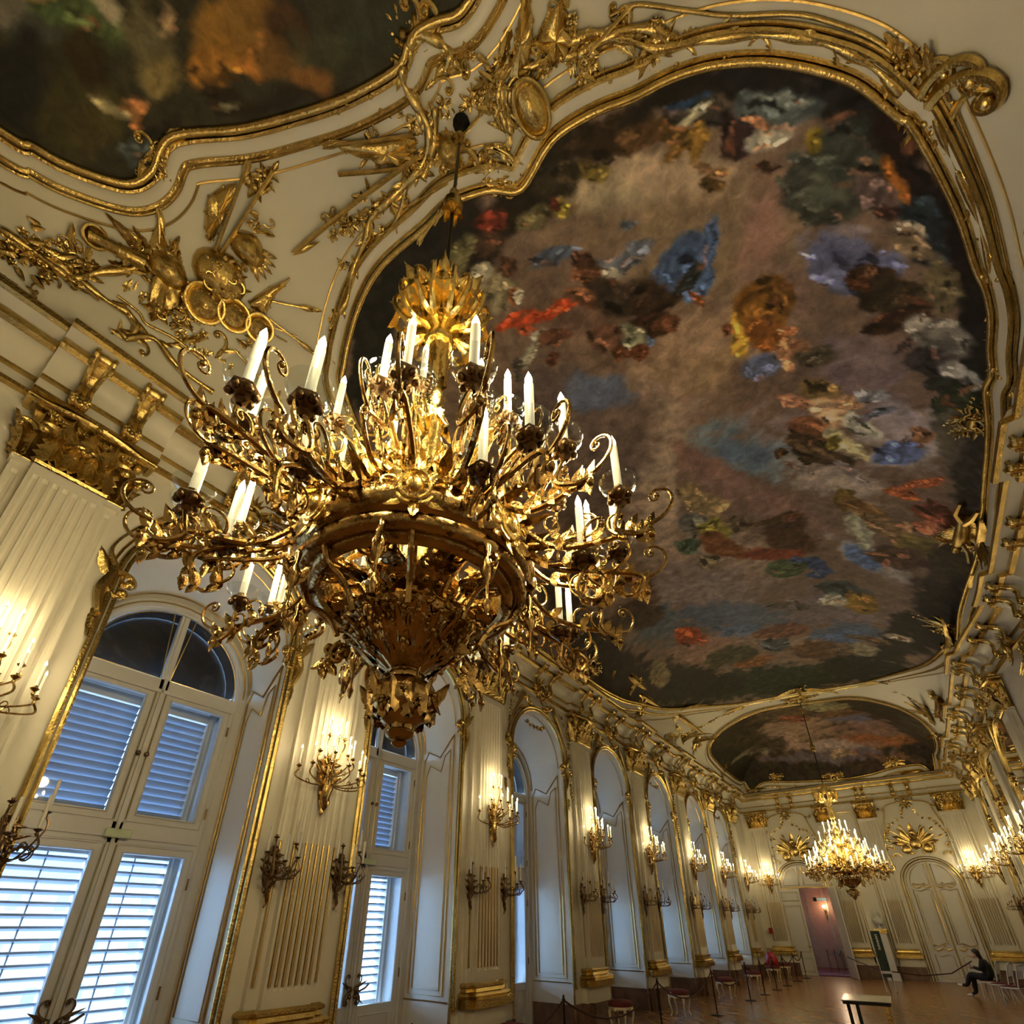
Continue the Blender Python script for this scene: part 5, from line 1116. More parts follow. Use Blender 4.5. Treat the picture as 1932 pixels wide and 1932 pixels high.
# ------------------------------------------------------------ chandelier
def radial(a):     # F with u outward, v up, w sideways
    return lambda u, v, w: Vector((u*cos(a)-w*sin(a), u*sin(a)+w*cos(a), v))
def tang(a, r):    # F on a cylinder of radius r around angle a: u sideways, v up, w outward
    return lambda u, v, w: Vector(((r+w)*cos(a+u/max(r, .05)), (r+w)*sin(a+u/max(r, .05)), v))
def make_chandelier():
    root = empty('chandelier')
    mb = MB(); mb.lathe([(.02, 10.34), (.09, 10.33), (.10, 10.28), (.05, 10.24), (.02, 10.2)], 12); mb.tube([(0, 0, 10.2), (0, 0, 6.9)], .018, 8); mb.build('suspension_rod', 'iron', root)
    mb = MB(); mb.lathe([(.015, 9.98), (.05, 9.95), (.07, 9.88), (.05, 9.80), (.02, 9.72)], 12)
    for k in range(6): leaf(mb, tang(2*PI*k/6, .03), 0, 9.92, -PI/2, .12, .02, .3)
    mb.build('rod_tassel', 'gold', root); mb = MB()
    mb.lathe([(.015, 8.62), (.05, 8.58), (.045, 8.50), (.075, 8.42), (.10, 8.34), (.07, 8.26), (.03, 8.24), (.02, 8.15)], 12)
    for k in range(6): leaf(mb, tang(2*PI*k/6, .05), 0, 8.36, -PI/2, .2, .03, .3)
    mb.build('rod_tassel', 'gold', root)
    mb = MB()      # crown of openwork acanthus
    mb.lathe([(.0, 6.08), (.10, 6.06), (.12, 6.10), (.10, 6.16), (.15, 6.24), (.16, 6.30), (.09, 6.36), (.05, 6.5)], 20, lobes=8, la=.05)
    for k in range(8):
        a = 2*PI*k/8; F = radial(a)
        pts = smooth_path([(.12, 6.26), (.24, 6.22), (.34, 6.32), (.37, 6.46), (.30, 6.58), (.22, 6.52), (.20, 6.42)], 5)
        for w_ in (-.05, .05): mb.tube([F(u, v, w_*(1+.6*sin(i/30*PI))) for i, (u, v) in enumerate(pts)], [.026-.012*i/len(pts) for i in range(len(pts))], 6)
        G = lambda u, v, w, a=a: Vector(((.16+v*.55+w)*cos(a+u/.3), (.16+v*.55+w)*sin(a+u/.3), 6.28+v*.8))
        leaf(mb, G, 0, -.02, PI/2, .36, .085, .15, .7, 8, 4); leaf(mb, G, -.09, .12, PI/2+.5, .2, .04); leaf(mb, G, .09, .12, PI/2-.5, .2, .04)
        leaf(mb, tang(a+PI/8, .20), 0, 6.3, PI/2, .26, .06, .25, .7, 7, 4); leaf(mb, tang(a, .34), 0, 6.42, -PI/2, .22, .05, .3); flower(mb, tang(a+PI/8, .30), 0, 6.36, .05)
        leaf(mb, tang(a, .28), 0, 6.52, PI/2, .14, .06, .2, .7, 6, 3)
    for k in range(4): leaf(mb, tang(PI/2*k+.4, .06), 0, 6.42, PI/2, .46, .10, .12, .6, 8, 4)
    mb.build('leaf_crown', 'bright', root)
    mb = MB()      # stem
    mb.lathe([(.07, 6.12), (.075, 6.0), (.05, 5.94), (.045, 5.7), (.06, 5.62), (.04, 5.56), (.06, 5.5), (.085, 5.42), (.06, 5.34), (.05, 5.3), (.10, 5.22), (.12, 5.16), (.08, 5.08), (.06, 5.02), (.09, 4.96), (.13, 4.88), (.14, 4.8), (.10, 4.7), (.06, 4.62), (.08, 4.55), (.15, 4.42), (.17, 4.3), (.12, 4.16), (.09, 4.1), (.09, 3.9)], 20, lobes=10, la=.04)
    for k in range(6):
        a = 2*PI*k/6; leaf(mb, tang(a, .06), 0, 5.6, PI/2, .4, .05, .1); leaf(mb, tang(a, .10), 0, 5.22, -PI/2, .18, .04, .3); leaf(mb, tang(a+.5, .12), 0, 4.6, PI/2, .34, .06, .3)
        leaf(mb, tang(a, .14), 0, 4.2, PI/2, .4, .07, .25)
    mb.build('stem', 'bright', root)
    mb = MB()      # the broad ring
    mb.lathe([(.50, 3.68), (.52, 3.655), (.56, 3.66), (.575, 3.69), (.60, 3.675), (.635, 3.69), (.65, 3.73), (.64, 3.76), (.67, 3.78), (.695, 3.83), (.69, 3.89), (.65, 3.94), (.61, 3.96), (.60, 4.0), (.56, 4.01), (.53, 3.98), (.53, 3.72), (.50, 3.68)], 72)
    mb.build('broad_ring', 'bronze', root, angle=1.)
    mb = MB()
    for k in range(8):
        a = 2*PI*k/8; T = tang(a, .67); cartouche(mb, T, 0, 3.88, .20); 
        for s_ in (-1, 1): scroll(mb, T, s_*.12, 3.96, PI/2-s_*.8, .12, .018, 1.2, s_, 14); leaf(mb, T, s_*.1, 3.98, PI/2-s_*1.1, .16, .03)
        for j in range(3): flower(mb, tang(a+.2+.13*j, .62), 0, 4.0+.02*(j % 2), .045); leaf(mb, tang(a+.2+.13*j, .60), 0, 4.0, PI/2+.4*(j-1), .14, .03)
    mb.build('ring_cresting', 'bright', root)
    mb = MB()      # openwork basket under the ring
    for k in range(8):
        a = 2*PI*k/8; F = radial(a)
        mb.tube([F(u, v, 0) for u, v in smooth_path([(.60, 3.70), (.56, 3.60), (.48, 3.56), (.42, 3.50), (.38, 3.42)], 4)], .016, 6)
        mb.tube([F(u, v, 0) for u, v in smooth_path([(.56, 3.76), (.42, 3.82), (.30, 3.74), (.24, 3.62), (.30, 3.54), (.36, 3.58)], 5)], [.022-.0004*i for i in range(26)], 6)
        for j in range(3):
            r_ = .30+.10*j; T = lambda u, v, w, r_=r_, a=a: Vector((r_*cos(a+.39)+u*-sin(a+.39)+v*cos(a+.39), r_*sin(a+.39)+u*cos(a+.39)+v*sin(a+.39), 3.72-w))
            leaf(mb, T, 0, 0, PI/2+.5*(j-1), .16, .05, .3); scroll(mb, T, .05, 0, .5, .09, .016, 1.2, 1, 14); scroll(mb, T, -.05, 0, PI-.5, .09, .016, 1.2, -1, 14)
        mb.tube([(.42*cos(a+.39)+.08*cos(q), .42*sin(a+.39)+.08*sin(q), 3.74) for q in np.linspace(0, 2*PI, 12, endpoint=False)], .018, 6, True)
    mb.lathe([(.10, 3.9), (.2, 3.84), (.26, 3.78), (.22, 3.72), (.12, 3.66)], 24, lobes=12, la=.04)
    for k in range(14): mb.ball((.2*cos(k*PI/7), .2*sin(k*PI/7), 3.71), .026, 8, 5)
    mb.build('openwork_basket', 'bronze', root)
    mb = MB()      # bowl
    mb.lathe([(.28, 3.54), (.335, 3.53), (.35, 3.49), (.325, 3.46), (.295, 3.42), (.26, 3.36), (.22, 3.31), (.15, 3.27), (.11, 3.24), (.09, 3.22), (.10, 3.20)], 48, lobes=12, la=.05)
    mb.build('bowl', 'bronze', root)
    mb = MB()
    for k in range(10):
        a = 2*PI*k/10; T = lambda u, v, w, a=a: Vector(((.335-.85*max(0, 3.46-v)+w)*cos(a+u/.3), (.335-.85*max(0, 3.46-v)+w)*sin(a+u/.3), v))
        leaf(mb, T, 0, 3.27, PI/2, .18, .035, .2, .7); leaf(mb, T, .09, 3.29, PI/2, .14, .03, .3, .7); [flower(mb, T, random.uniform(-.08, .1), random.uniform(3.3, 3.46), .045, .01) for j in range(5)]; scroll(mb, T, .08, 3.36, 1.2, .06, .012, 1.3, 1, 12); scroll(mb, T, -.04, 3.36, 2., .06, .012, 1.3, -1, 12); scroll(mb, T, .03, 3.46, .6, .07, .014, 1.2, 1, 12); scroll(mb, T, -.03, 3.46, PI-.6, .07, .014, 1.2, -1, 12)
        flower(mb, T, .10, 3.44, .045); flower(mb, T, .06, 3.38, .035)
        if k % 2 == 0:
            F = radial(a); scroll(mb, F, .36, 3.40, -.5, .10, .02, 1.3, -1, 16); scroll(mb, F, .34, 3.36, -.9, .09, .016, 1.3, 1, 16)
            for j in range(6): q = Vector((random.uniform(.33, .45), 0, random.uniform(3.26, 3.42))); flower(mb, F, q.x, q.z, .035); leaf(mb, F, q.x, q.z, random.uniform(-2.5, -.5), .09, .025)
    mb.build('bowl_ornament', 'bronze', root)
    mb = MB()      # lower vase and finial
    mb.lathe([(.10, 3.22), (.08, 3.19), (.085, 3.17), (.15, 3.14), (.175, 3.09), (.17, 3.02), (.13, 2.97), (.08, 2.93), (.055, 2.915), (.075, 2.895), (.065, 2.87), (.03, 2.855), (.04, 2.838), (.02, 2.82), (0, 2.815)], 28, lobes=14, la=.02)
    for k in range(6):
        a = 2*PI*k/6; T = tang(a, .15); leaf(mb, T, 0, 2.96, PI/2, .17, .032, .22, .8); leaf(mb, tang(a+.52, .13), 0, 2.94, PI/2, .12, .03, .3, .8); flower(mb, tang(a+.26, .165), 0, 3.07, .035); flower(mb, tang(a+.78, .165), 0, 3.02, .03); F = radial(a+.52)
        scroll(mb, F, .13, 3.04, -.9, .07, .018, 1.3, -1, 16); scroll(mb, F, .15, 3.02, .9, .08, .018, 1.3, 1, 16); leaf(mb, F, .16, 3.04, 1.0, .14, .03, .1)
        leaf(mb, tang(a+.52, .16), 0, 3.1, -PI/2, .12, .04, .3); leaf(mb, tang(a, .06), 0, 2.9, PI/2, .08, .025, .5)
    mb.build('lower_vase', 'bronze', root)
    # candle arms, eight clusters: outer fan, inner tier, top tier
    parts = candle_meshes(.30, .021); spots = []
    def arm(a, r0, z0, r1, z1, dip, sp=1., nm='arm', mt='bronze', thick=.0135):
        """S-curved arm starting on the ring, dipping, rising to a cup at r1, z1"""
        mb = MB(); F = radial(a)
        pts = smooth_path([(r0, z0), (r0+(r1-r0)*.35, z0-dip*.8), (r0+(r1-r0)*.75, z0-dip), (r1+.10, (z0-dip+z1)/2-.08), (r1+.06, z1-.20), (r1-.03, z1-.16), (r1-.02, z1-.08), (r1, z1)], 5)
        n = len(pts); mb.tube([F(u, v, sp*.04*sin(i/n*PI*2)) for i, (u, v) in enumerate(pts)], [thick*(1.25-.5*i/n) for i in range(n)], 6)
        i = int(n*.42); u, v = pts[i]; scroll(mb, F, u, v, .1, .19, thick*.8, 1.3, 1, 22)
        i = int(n*.25); u, v = pts[i]; scroll(mb, F, u, v, PI*.55, .13, thick*.7, 1.3, -1, 18)
        i = int(n*.72); u, v = pts[i]; scroll(mb, F, u, v, PI*.8, .12, thick*.7, 1.3, -1, 18)
        for k in range(7):
            t = .08+k*.1; u, v = pts[int(n*t)]; leaf(mb, F, u, v, PI/2-.9+.12*k, .10, .022, .1, .6, 4, 1); leaf(mb, F, u, v, -PI/2+.5, .06, .018, .1, .6, 4, 1)
        u, v = pts[int(n*.5)]; mb.ball(F(u+.03, v-.03, 0), .02, 6, 4); leaf(mb, F, u+.02, v-.02, -PI/2, .08, .02, .1)
        u, v = pts[2]; leaf(mb, lambda p, q, w: F(u+p, v+w+.02, q), 0, 0, 0, .16, .03, .1)
        mb.build(nm, mt, root)
        mb = MB(); x, y = r1*cos(a), r1*sin(a)
        mb.lathe([(.012, 0), (.03, .02), (.02, .04), (.05, .06), (.062, .085), (.045, .10), (.028, .105), (.025, .13)], 12, (x, y, z1), lobes=6, la=.08)
        for k in range(6): q = 2*PI*k/6; mb.ball((x+.05*cos(q), y+.05*sin(q), z1+.06), .02, 6, 4)
        cup = mb.build('cup', 'dkbronze', root)
        mb = MB(); mb.lathe([(.028, .11), (.06, .115), (.092, .14), (.098, .165), (.096, .166), (.088, .143), (.058, .121), (.028, .116)], 20, (x, y, z1)); mb.build('drip_pan', 'glass', cup)
        spots.append((x, y, z1+.12))
    N_ = 8
    for k in range(N_):
        a = 2*PI*k/N_+.18
        arm(a, .62, 4.04, 1.22, 3.88, .30, 1.); arm(a+.24, .62, 4.0, 1.16, 3.76, .30, -1.); arm(a-.24, .62, 4.05, 1.06, 4.04, .18, 1.)
        arm(a+.12, .60, 3.98, .98, 3.66, .24, 1., thick=.012); arm(a+.36, .56, 4.06, .84, 4.28, .06, -1., thick=.012)
    for k in range(8):
        a = 2*PI*k/8+.5; arm(a, .30, 4.35, .62, 4.62, .10, 1., mt='bright', thick=.012)
    for k in range(6):
        a = 2*PI*k/6+.1; arm(a, .12, 4.62, .36, 4.98, .06, -1., mt='bright', thick=.011)
    for i, s_ in enumerate(spots): put_candle(parts, root, s_, i == 0)
    mb = MB()      # tangled scrollwork between ring and stem
    for k in range(8):
        a = 2*PI*k/8+.3; F = radial(a)
        mb.tube([F(u, v, 0) for u, v in smooth_path([(.58, 3.95), (.50, 4.10), (.36, 4.14), (.26, 4.28), (.30, 4.46), (.18, 4.62), (.10, 4.7)], 5)], .018, 6)
        scroll(mb, F, .42, 4.12, 1.2, .17, .016, 1.3, -1, 18); scroll(mb, F, .27, 4.4, .3, .17, .016, 1.3, 1, 18); scroll(mb, F, .16, 4.64, .8, .13, .013, 1.3, -1, 18); scroll(mb, F, .5, 4.08, .3, .16, .016, 1.3, 1, 18)
        for j in range(7): u, v = random.uniform(.2, .62), random.uniform(4.0, 4.5); leaf(mb, F, u, v, random.uniform(0, PI), random.uniform(.1, .2), .03, .2)
        for j in range(3): flower(mb, F, random.uniform(.3, .6), random.uniform(4.0, 4.4), .045)
    mb.build('inner_scrollwork', 'bright', root)
    for k in range(8):      # hanging drops around the ring
        mb = MB(); a = 2*PI*k/8+.58; x, y = .66*cos(a), .66*sin(a)
        mb.lathe([(.0, 3.28), (.012, 3.30), (.02, 3.34), (.008, 3.37), (.008, 3.46), (.03, 3.5), (.035, 3.55), (.012, 3.6), (.02, 3.66), (.0, 3.70)], 8, (x, y, 0))
        F = radial(a); leaf(mb, F, .66, 3.5, PI/2-.6, .12, .03); leaf(mb, F, .66, 3.5, PI/2+.6, .12, .03); scroll(mb, F, .68, 3.62, -.6, .08, .012, 1.2, -1, 12); scroll(mb, F, .64, 3.62, PI+.6, .08, .012, 1.2, 1, 12)
        mb.build('hanging_drop', 'bronze', root)
    for k in range(8): a = PI/4*k+.4; lamp(root, (1.15*cos(a), 1.15*sin(a), 4.50), CHW, .10)
    lamp(root, (.3, -.1, 5.5), CHW*.55, .1); lamp(root, (-.3, .1, 5.5), CHW*.55, .1)
    return root
ch = make_chandelier(); index_children(ch); ch.location = (HW/2, 1.66, 0); tag(ch, 'huge near gilt bronze candle chandelier filling the middle of the view', 'chandelier', 'candle chandeliers')
c2 = copy_tree(ch); c2.location = (HW/2, 23.19, 0); tag(c2, 'distant gilt chandelier hanging before the far end wall', 'chandelier', 'candle chandeliers')
# ------------------------------------------------------------ end wall: arched doors, panels, trophies
def wall_arch(cx, h, s, top_only=False):
    root = empty('gilded_arch_moulding', (cx, HL, 0)); L_ = lambda u, v, w: Vector((u, -w, v))
    mb = MB(); z0 = DZ if top_only else .02
    for k, (dh, r) in enumerate(((.0, .03), (.09, .018), (-.1, .016))): mb.tube([L_(u, max(v, z0), .03) for u, v in arch(0, h+dh, s, 18)], r, 5)
    mb.build('main_moulding', 'gold', root)
    mb = MB()
    for s_ in (-1, 1):
        pts = smooth_path([(s_*1.16, 4.2), (s_*1.26, 5.0), (s_*1.20, 5.4), (s_*1.12, 5.9), (s_*.95, 6.5), (s_*.85, 6.9), (s_*.6, 7.05), (s_*.2, 7.12)], 5)
        mb.tube([L_(u, v, .05) for u, v in pts], .03, 6); scroll(mb, L_, s_*1.2, 5.2, PI/2+s_*1., .25, .04, 1.2, s_); scroll(mb, L_, s_*.9, 6.9, -PI/2+s_*.5, .2, .035, 1.2, s_)
        garland(mb, L_, [(s_*.1, 6.95), (s_*.28, 6.5), (s_*.55, 6.3), (s_*.8, 6.25), (s_*1.1, 5.6), (s_*1.22, 5.0)], .09, .9)
        scroll(mb, L_, s_*.3, 4.85, PI/2-s_*1.4, .35, .035, 1.1, s_); scroll(mb, L_, s_*.75, 4.75, PI/2-s_*.4, .3, .035, 1.1, -s_)
    mb.build('rocaille_scrolls', 'gold', root)
    mb = MB(); cartouche(mb, lambda u, v, w: L_(u, v, w+.05), 0, 7.15, .4); mb.build('crest_cartouche', 'gold', root)
    return root
a1 = wall_arch(2.17, 1.02, 3.75, True); tag(a1, 'gilded moulding over the open doorway on the far end wall', 'moulding')
a2 = wall_arch(7.22, 1.02, 3.62); tag(a2, 'gilded moulding around the closed double door on the far end wall', 'moulding')
def trophy(cx):
    root = empty('wall_trophy', (cx, HL, 5.22)); root.scale = (1.2, 1, 1.25); L_ = lambda u, v, w: Vector((u, -w, v))
    mb = MB()
    for a, l in ((.3, .8), (.7, .75), (1.1, .6), (2.0, .65), (2.45, .8), (2.85, .8)):
        mb.tube([L_(-.2*cos(a), -.2*sin(a), .06), L_(l*cos(a), l*sin(a), .06)], .018, 5); leaf(mb, L_, l*cos(a), l*sin(a), a, .16, .04, .0)
    mb.build('crossed_lances', 'gold', root)
    mb = MB()
    for a in (.5, .95, 2.2, 2.65, .15, 3.0): leaf(mb, L_, .1*cos(a), .1*sin(a), a, .62, .13, .1, .5, 8, 4)
    mb.build('flags', 'gold', root)
    mb = MB(); mb.ball((0, -.1, .05), .17, 12, 8, (1, .7, 1.2)); mb.ball((0, -.12, .42), .11, 10, 6); leaf(mb, L_, 0, .5, PI/2, .25, .07, .2); mb.lathe([(.13, 0), (.16, .02), (.13, .04)], 12, (0, -.1, .26)); mb.build('cuirass_and_helmet', 'gold', root)
    mb = MB()
    for s_ in (-1, 1): mb.ball((s_*.32, -.07, -.12), .15, 12, 6, (1, .4, 1.1)); mb.tube([L_(s_*.32+.15*cos(q), -.12+.16*sin(q), .1) for q in np.linspace(0, 2*PI, 14, endpoint=False)], .018, 5, True)
    scroll(mb, L_, .1, -.25, -.3, .25, .03); scroll(mb, L_, -.1, -.25, PI+.3, .25, .03, 1.2, -1)
    mb.build('shields', 'gold', root)
    return root
tag(trophy(2.2), 'gilded trophy of flags and shields above the open doorway', 'relief', 'trophies on the end wall')
tag(trophy(7.1), 'gilded trophy of flags and shields above the closed double door', 'relief', 'trophies on the end wall')
def leaf_door(name, x0, x1, z1, hinge, ang, parent=None, curved=False, cz_=0):
    """panelled door leaf in the local plane, swung by ang around its hinge"""
    root = empty(name, (hinge, HL-.02, 0), ang); wd = x1-x0; hx = x0-hinge
    mb = MB(); mb.box(hx, hx+wd, -.05, 0, .01, z1); mb.build('panel', 'paint', root, smooth=False)
    mb = MB(); mb2 = MB()
    for a, b in ((.12, .75), (.88, 2.9), (3.02, z1-.1)):
        if b-a < .2: continue
        for q, m_ in ((.09, mb), (.13, mb2)):
            m_.tube([(x, -.055, z) for x, z in ((hx+q, a+q-.05), (hx+wd-q, a+q-.05), (hx+wd-q, b-q+.05), (hx+q, b-q+.05))], .010, 4, True)
    mb.build('gilded_panel_line', 'goldl', root); mb2.build('panel_edge', 'paint', root)
    mb = MB(); s_ = 1 if hx > -.1 else -1; kx = hx+wd-.05 if s_ > 0 else hx+.05; mb.ball((kx, -.09, 1.15), .03, 8, 6); mb.tube([(kx, -.08, 1.15), (kx-s_*.1, -.09, 1.16)], .012, 6); mb.build('handle', 'dkbronze', root)
    return root
d1 = leaf_door('door_1', DX0+.02, DX0+.95, 3.6, DX0+.02, math.radians(-8)); struct(d1)
d2 = leaf_door('door_2', DX1-1.07, DX1-.02, 3.6, DX1-.02, math.radians(112)); struct(d2)
# closed double door under its arch
root = empty('door_3', (7.22, HL, 0)); struct(root)
for s_ in (-1, 1):
    mb = MB(); y = -.04; q = [(0, 0)]+[(s_*.9, 0)]+[(s_*.9*cos(PI/2*k/10), 3.62+.9*sin(PI/2*k/10)) for k in range(11)]
    mb.add([(u, -.035, v) for u, v in q], [tuple(range(len(q)))]); mb.build('leaf_panel', 'paint', root, smooth=False)
    mb = MB()
    def L(pts, r=.012, cl=False): mb.tube([(s_*u, -.05, v) for u, v in pts], r, 5, cl)
    L([(.12, 1.35), (.12, 3.35), (.3, 3.42), (.5, 3.35), (.76, 3.42), (.76, 1.35), (.5, 1.28), (.3, 1.38)], .016, True)
    L([(.2, 1.42), (.2, 3.25)]); L([(.68, 1.42), (.68, 3.25)])
    L([(.12, 3.62), (.3, 3.55), (.5, 3.62), (.78, 3.58), (.76, 3.85), (.62, 4.15), (.4, 4.36), (.12, 4.42)], .016, True)
    L([(.14, .2), (.14, .9), (.3, .98), (.5, .9), (.74, .98), (.74, .2), (.5, .14)], .012, True)
    L([(.02, .02), (.02, 4.5)], .014)
    F = lambda u, v, w: Vector((u, -.05-w, v))
    for v in (1.12, 3.47):
        for k in (.25, .6): scroll(mb, F, s_*k, v, PI/2-s_*1.3, .2, .018, 1.1, s_, 14); leaf(mb, F, s_*k, v, PI/2+s_*1.2, .2, .03, .1)
    mb.build('gilded_panel_line', 'goldl', root)
# arched panel over the open doorway
root = empty('overdoor_panel', (2.17, HL, 0)); tag(root, 'round-topped white panel with gilded lines over the open doorway', 'panel')
mb = MB(); q = [(-.95, DZ+.05)]+[(.95*-cos(PI*k/16), 3.75+.95*sin(PI*k/16)) for k in range(17)]+[(.95, DZ+.05)]; mb.poly(q, lambda u, v, w: Vector((u, -w, v)), 0, .03); mb.build('panel', 'paint', root, smooth=False)
mb = MB()
for s_ in (-1, 1): mb.tube([(s_*u, -.04, v) for u, v in ((.1, 3.75), (.8, 3.75), (.74, 4.1), (.5, 4.4), (.1, 4.55))], .016, 5, True)
mb.tube([(-1.0, -.06, DZ), (0, -.06, DZ+.03), (1.05, -.06, DZ)], .035, 6); mb.build('gilded_panel_line', 'goldl', root)
root = empty('wall_panel', (4.75, HL, 0)); tag(root, 'white wall panel outlined in gold behind the marble bust', 'panel')
mb = MB()
for r, e in ((.022, 0), (.012, .08)): mb.tube([(s, -.02, z) for s, z in ((-.42+e, .6+e), (.42-e, .6+e), (.42-e, 6.6-e), (.30-e, 6.9-e), (-.30+e, 6.9-e), (-.42+e, 6.6-e))], r, 5, True)
mb.build('gilded_line', 'goldl', root)
# red fire-alarm box
mb = MB(); mb.box(.34, .50, HL-.32, HL-.22, 1.68, 1.92); o = mb.build('fire_alarm_box', 'redbox', smooth=False); tag(o, 'small red alarm box beside the left corner pilaster of far wall', 'box')
# ------------------------------------------------------------ the next room
root = empty('adjoining_room', (0, 0, 0)); struct(root)
mb = MB(); x0, x1, y0, y1 = .2, 4.2, HL+.5, HL+6
mb.add([(x0, y1, 0), (x1, y1, 0), (x1, y1, 4.5), (x0, y1, 4.5)], [(0, 1, 2, 3)]); mb.add([(x0, y0, 0), (x0, y1, 0), (x0, y1, 4.5), (x0, y0, 4.5)], [(0, 1, 2, 3)]); mb.add([(x1, y0, 0), (x1, y1, 0), (x1, y1, 4.5), (x1, y0, 4.5)], [(0, 1, 2, 3)])
mb.build('silk_wall', 'damask', root, smooth=False)
mb = MB(); mb.add([(x0, HL, .004), (x1, HL, .004), (x1, y1, .004), (x0, y1, .004)], [(0, 1, 2, 3)]); mb.build('red_carpet', 'carpet', root)
mb = MB(); mb.add([(x0, HL, 4.5), (x1, HL, 4.5), (x1, y1, 4.5), (x0, y1, 4.5)], [(0, 1, 2, 3)]); mb.build('upper_surface', 'ceil', root)
mb = MB()
for x in (1.3, 2.3, 3.3): mb.box(x-.03, x+.03, y1-.04, y1, 0, 4.5)
mb.build('wall_strip', 'dkbronze', root)
l = D.lights.new('wall_lamp_light', 'POINT'); l.energy = 13; l.shadow_soft_size = .12; l.color = (1, .72, .45); o = D.objects.new('wall_lamp_light', l); COL.objects.link(o); o.location = (2.15, HL+5.0, 3.0)
t = empty('wall_lamp', (2.15, HL+5.9, 2.8)); tag(t, 'glowing wall lamp in the red room beyond the doorway', 'lamp')
mb = MB(); mb.lathe([(.02, -.5), (.05, -.3), (.02, -.1), (.06, 0), (.03, .04)], 10); mb.tube([(0, 0, -.2), (0, -.14, -.1), (0, -.15, .08)], .012, 6); mb.build('bracket', 'bronze', t); mb = MB(); mb.ball((0, -.16, .16), .07, 10, 8); mb.build('globe', 'flame', t)
t = empty('console_table', (2.9, HL+5.4, 0)); tag(t, 'dark carved console table in the red room beyond the doorway', 'table')
mb = MB(); mb.box(-.6, .6, -.25, .25, .84, .9); mb.box(-.55, .55, -.2, .2, .76, .84); mb.build('tabletop', 'dkbronze', t, smooth=False)
for sx in (-1, 1):
    for sy in (-1, 1): mb = MB(); mb.tube([(sx*.5, sy*.18, .78), (sx*.56, sy*.2, .6), (sx*.48, sy*.17, .3), (sx*.54, sy*.2, 0)], [.03, .035, .02, .028], 6); mb.build('leg', 'dkbronze', t)
t = empty('folded_barrier', (2.55, HL+2.2, 0)); tag(t, 'thin black rope barrier standing in the red room', 'barrier')
mb = MB()
for x in (-.3, .0, .3): mb.lathe([(.12, 0), (.12, .02), (.015, .04), (.015, .95), (.03, .98), (0, 1.0)], 10, (x, 0, 0))
mb.tube([(-.3, 0, .92), (-.15, 0, .75), (0, 0, .92), (.15, 0, .75), (.3, 0, .92)], .015, 6); mb.build('posts_and_rope', 'iron', t)
t = empty('door_sign', (2.72, HL+.9, 3.15)); tag(t, 'small box sign hanging inside the top of the open doorway', 'sign')
mb = MB(); mb.box(-.18, .22, -.02, .02, -.05, .05); mb.build('sign_plate', 'signbox', t, smooth=False); mb = MB(); mb.box(-.34, -.20, -.05, .05, -.09, .09); mb.build('lamp_housing', 'iron', t, smooth=False); mb = MB(); mb.tube([(0, 0, .05), (0, 0, 1.3)], .006, 4); mb.build('hanger', 'iron', t)
# ------------------------------------------------------------ bust on its pedestal, hanging green banner
t = empty('pedestal', (4.86, HL-.45, 0)); tag(t, 'tall grey marble pedestal with gilt moulding carrying the white bust', 'pedestal')
mb = MB(); mb.box(-.24, .24, -.22, .22, .0, .30); mb.box(-.18, .18, -.17, .17, .3, 1.72); mb.build('shaft', 'statue', t, smooth=False)
mb = MB(); mb.box(-.26, .26, -.24, .24, 1.82, 1.90); mb.box(-.22, .22, -.2, .2, 1.72, 1.82); mb.build('cornice', 'gold', t, smooth=False)
def skin_mesh(nm, verts, edges, radii, mt, parent, lv=2, rootv=0):
    me = D.meshes.new(nm); me.from_pydata(verts, edges, []); o = D.objects.new(nm, me); COL.objects.link(o)
    sk = o.modifiers.new('skin', 'SKIN'); sk.use_smooth_shade = True
    for i, r in enumerate(radii): me.skin_vertices[0].data[i].radius = r if hasattr(r, '__len__') else (r, r)
    me.skin_vertices[0].data[rootv].use_root = True
    s = o.modifiers.new('sub', 'SUBSURF'); s.levels = lv; s.render_levels = lv
    me.materials.append(M[mt]); o.parent = parent; return o
t = empty('marble_bust', (4.86, HL-.45, 1.90)); tag(t, 'white marble bust standing on the tall pedestal at the far wall', 'statue')
mb = MB(); mb.lathe([(.10, 0), (.10, .04), (.05, .07), (.05, .13), (.08, .16)], 14); mb.build('socle', 'statue', t)
mb = MB(); mb.loft([[(rx*cos(q), ry*sin(q)-oy, z) for q in np.linspace(0, 2*PI, 16, endpoint=False)] for z, rx, ry, oy in ((.14, .06, .05, 0), (.20, .16, .09, 0), (.30, .21, .12, .01), (.38, .20, .11, 0), (.43, .12, .08, -.01), (.47, .06, .06, 0), (.53, .055, .058, .01), (.57, .07, .085, .02), (.64, .085, .105, .02), (.71, .085, .10, .01), (.76, .06, .07, 0), (.785, .0, .0, 0))], closed=True)
mb.ball((0, -.125, .635), .018, 6, 5, (1, 1.6, 1.5)); mb.ball((.085, 0, .64), .02, 6, 5); mb.ball((-.085, 0, .64), .02, 6, 5)
for k in range(6): mb.tube([(-.2+.02*k, -.06-.015*k, .38-.01*k), (-.05+.02*k, -.13, .30-.02*k), (.1+.015*k, -.11, .22)], .02, 6)
mb.build('head_and_drapery', 'statue', t)
t = empty('banner_stand', (4.98, 24.6, 0), .15); tag(t, 'tall narrow dark green banner with pale lettering on a leaning stand', 'banner')
mb = MB(); mb.box(-.14, .14, -.012, .012, .62, 1.86); mb.build('banner', 'green', t, smooth=False)
mb = MB()
for s_ in (-.14, .14): mb.tube([(s_, 0, .02), (s_, 0, 1.9)], .012, 6)
mb.box(-.16, .16, -.02, .02, .55, .63); mb.build('side_pole', 'statue', t)
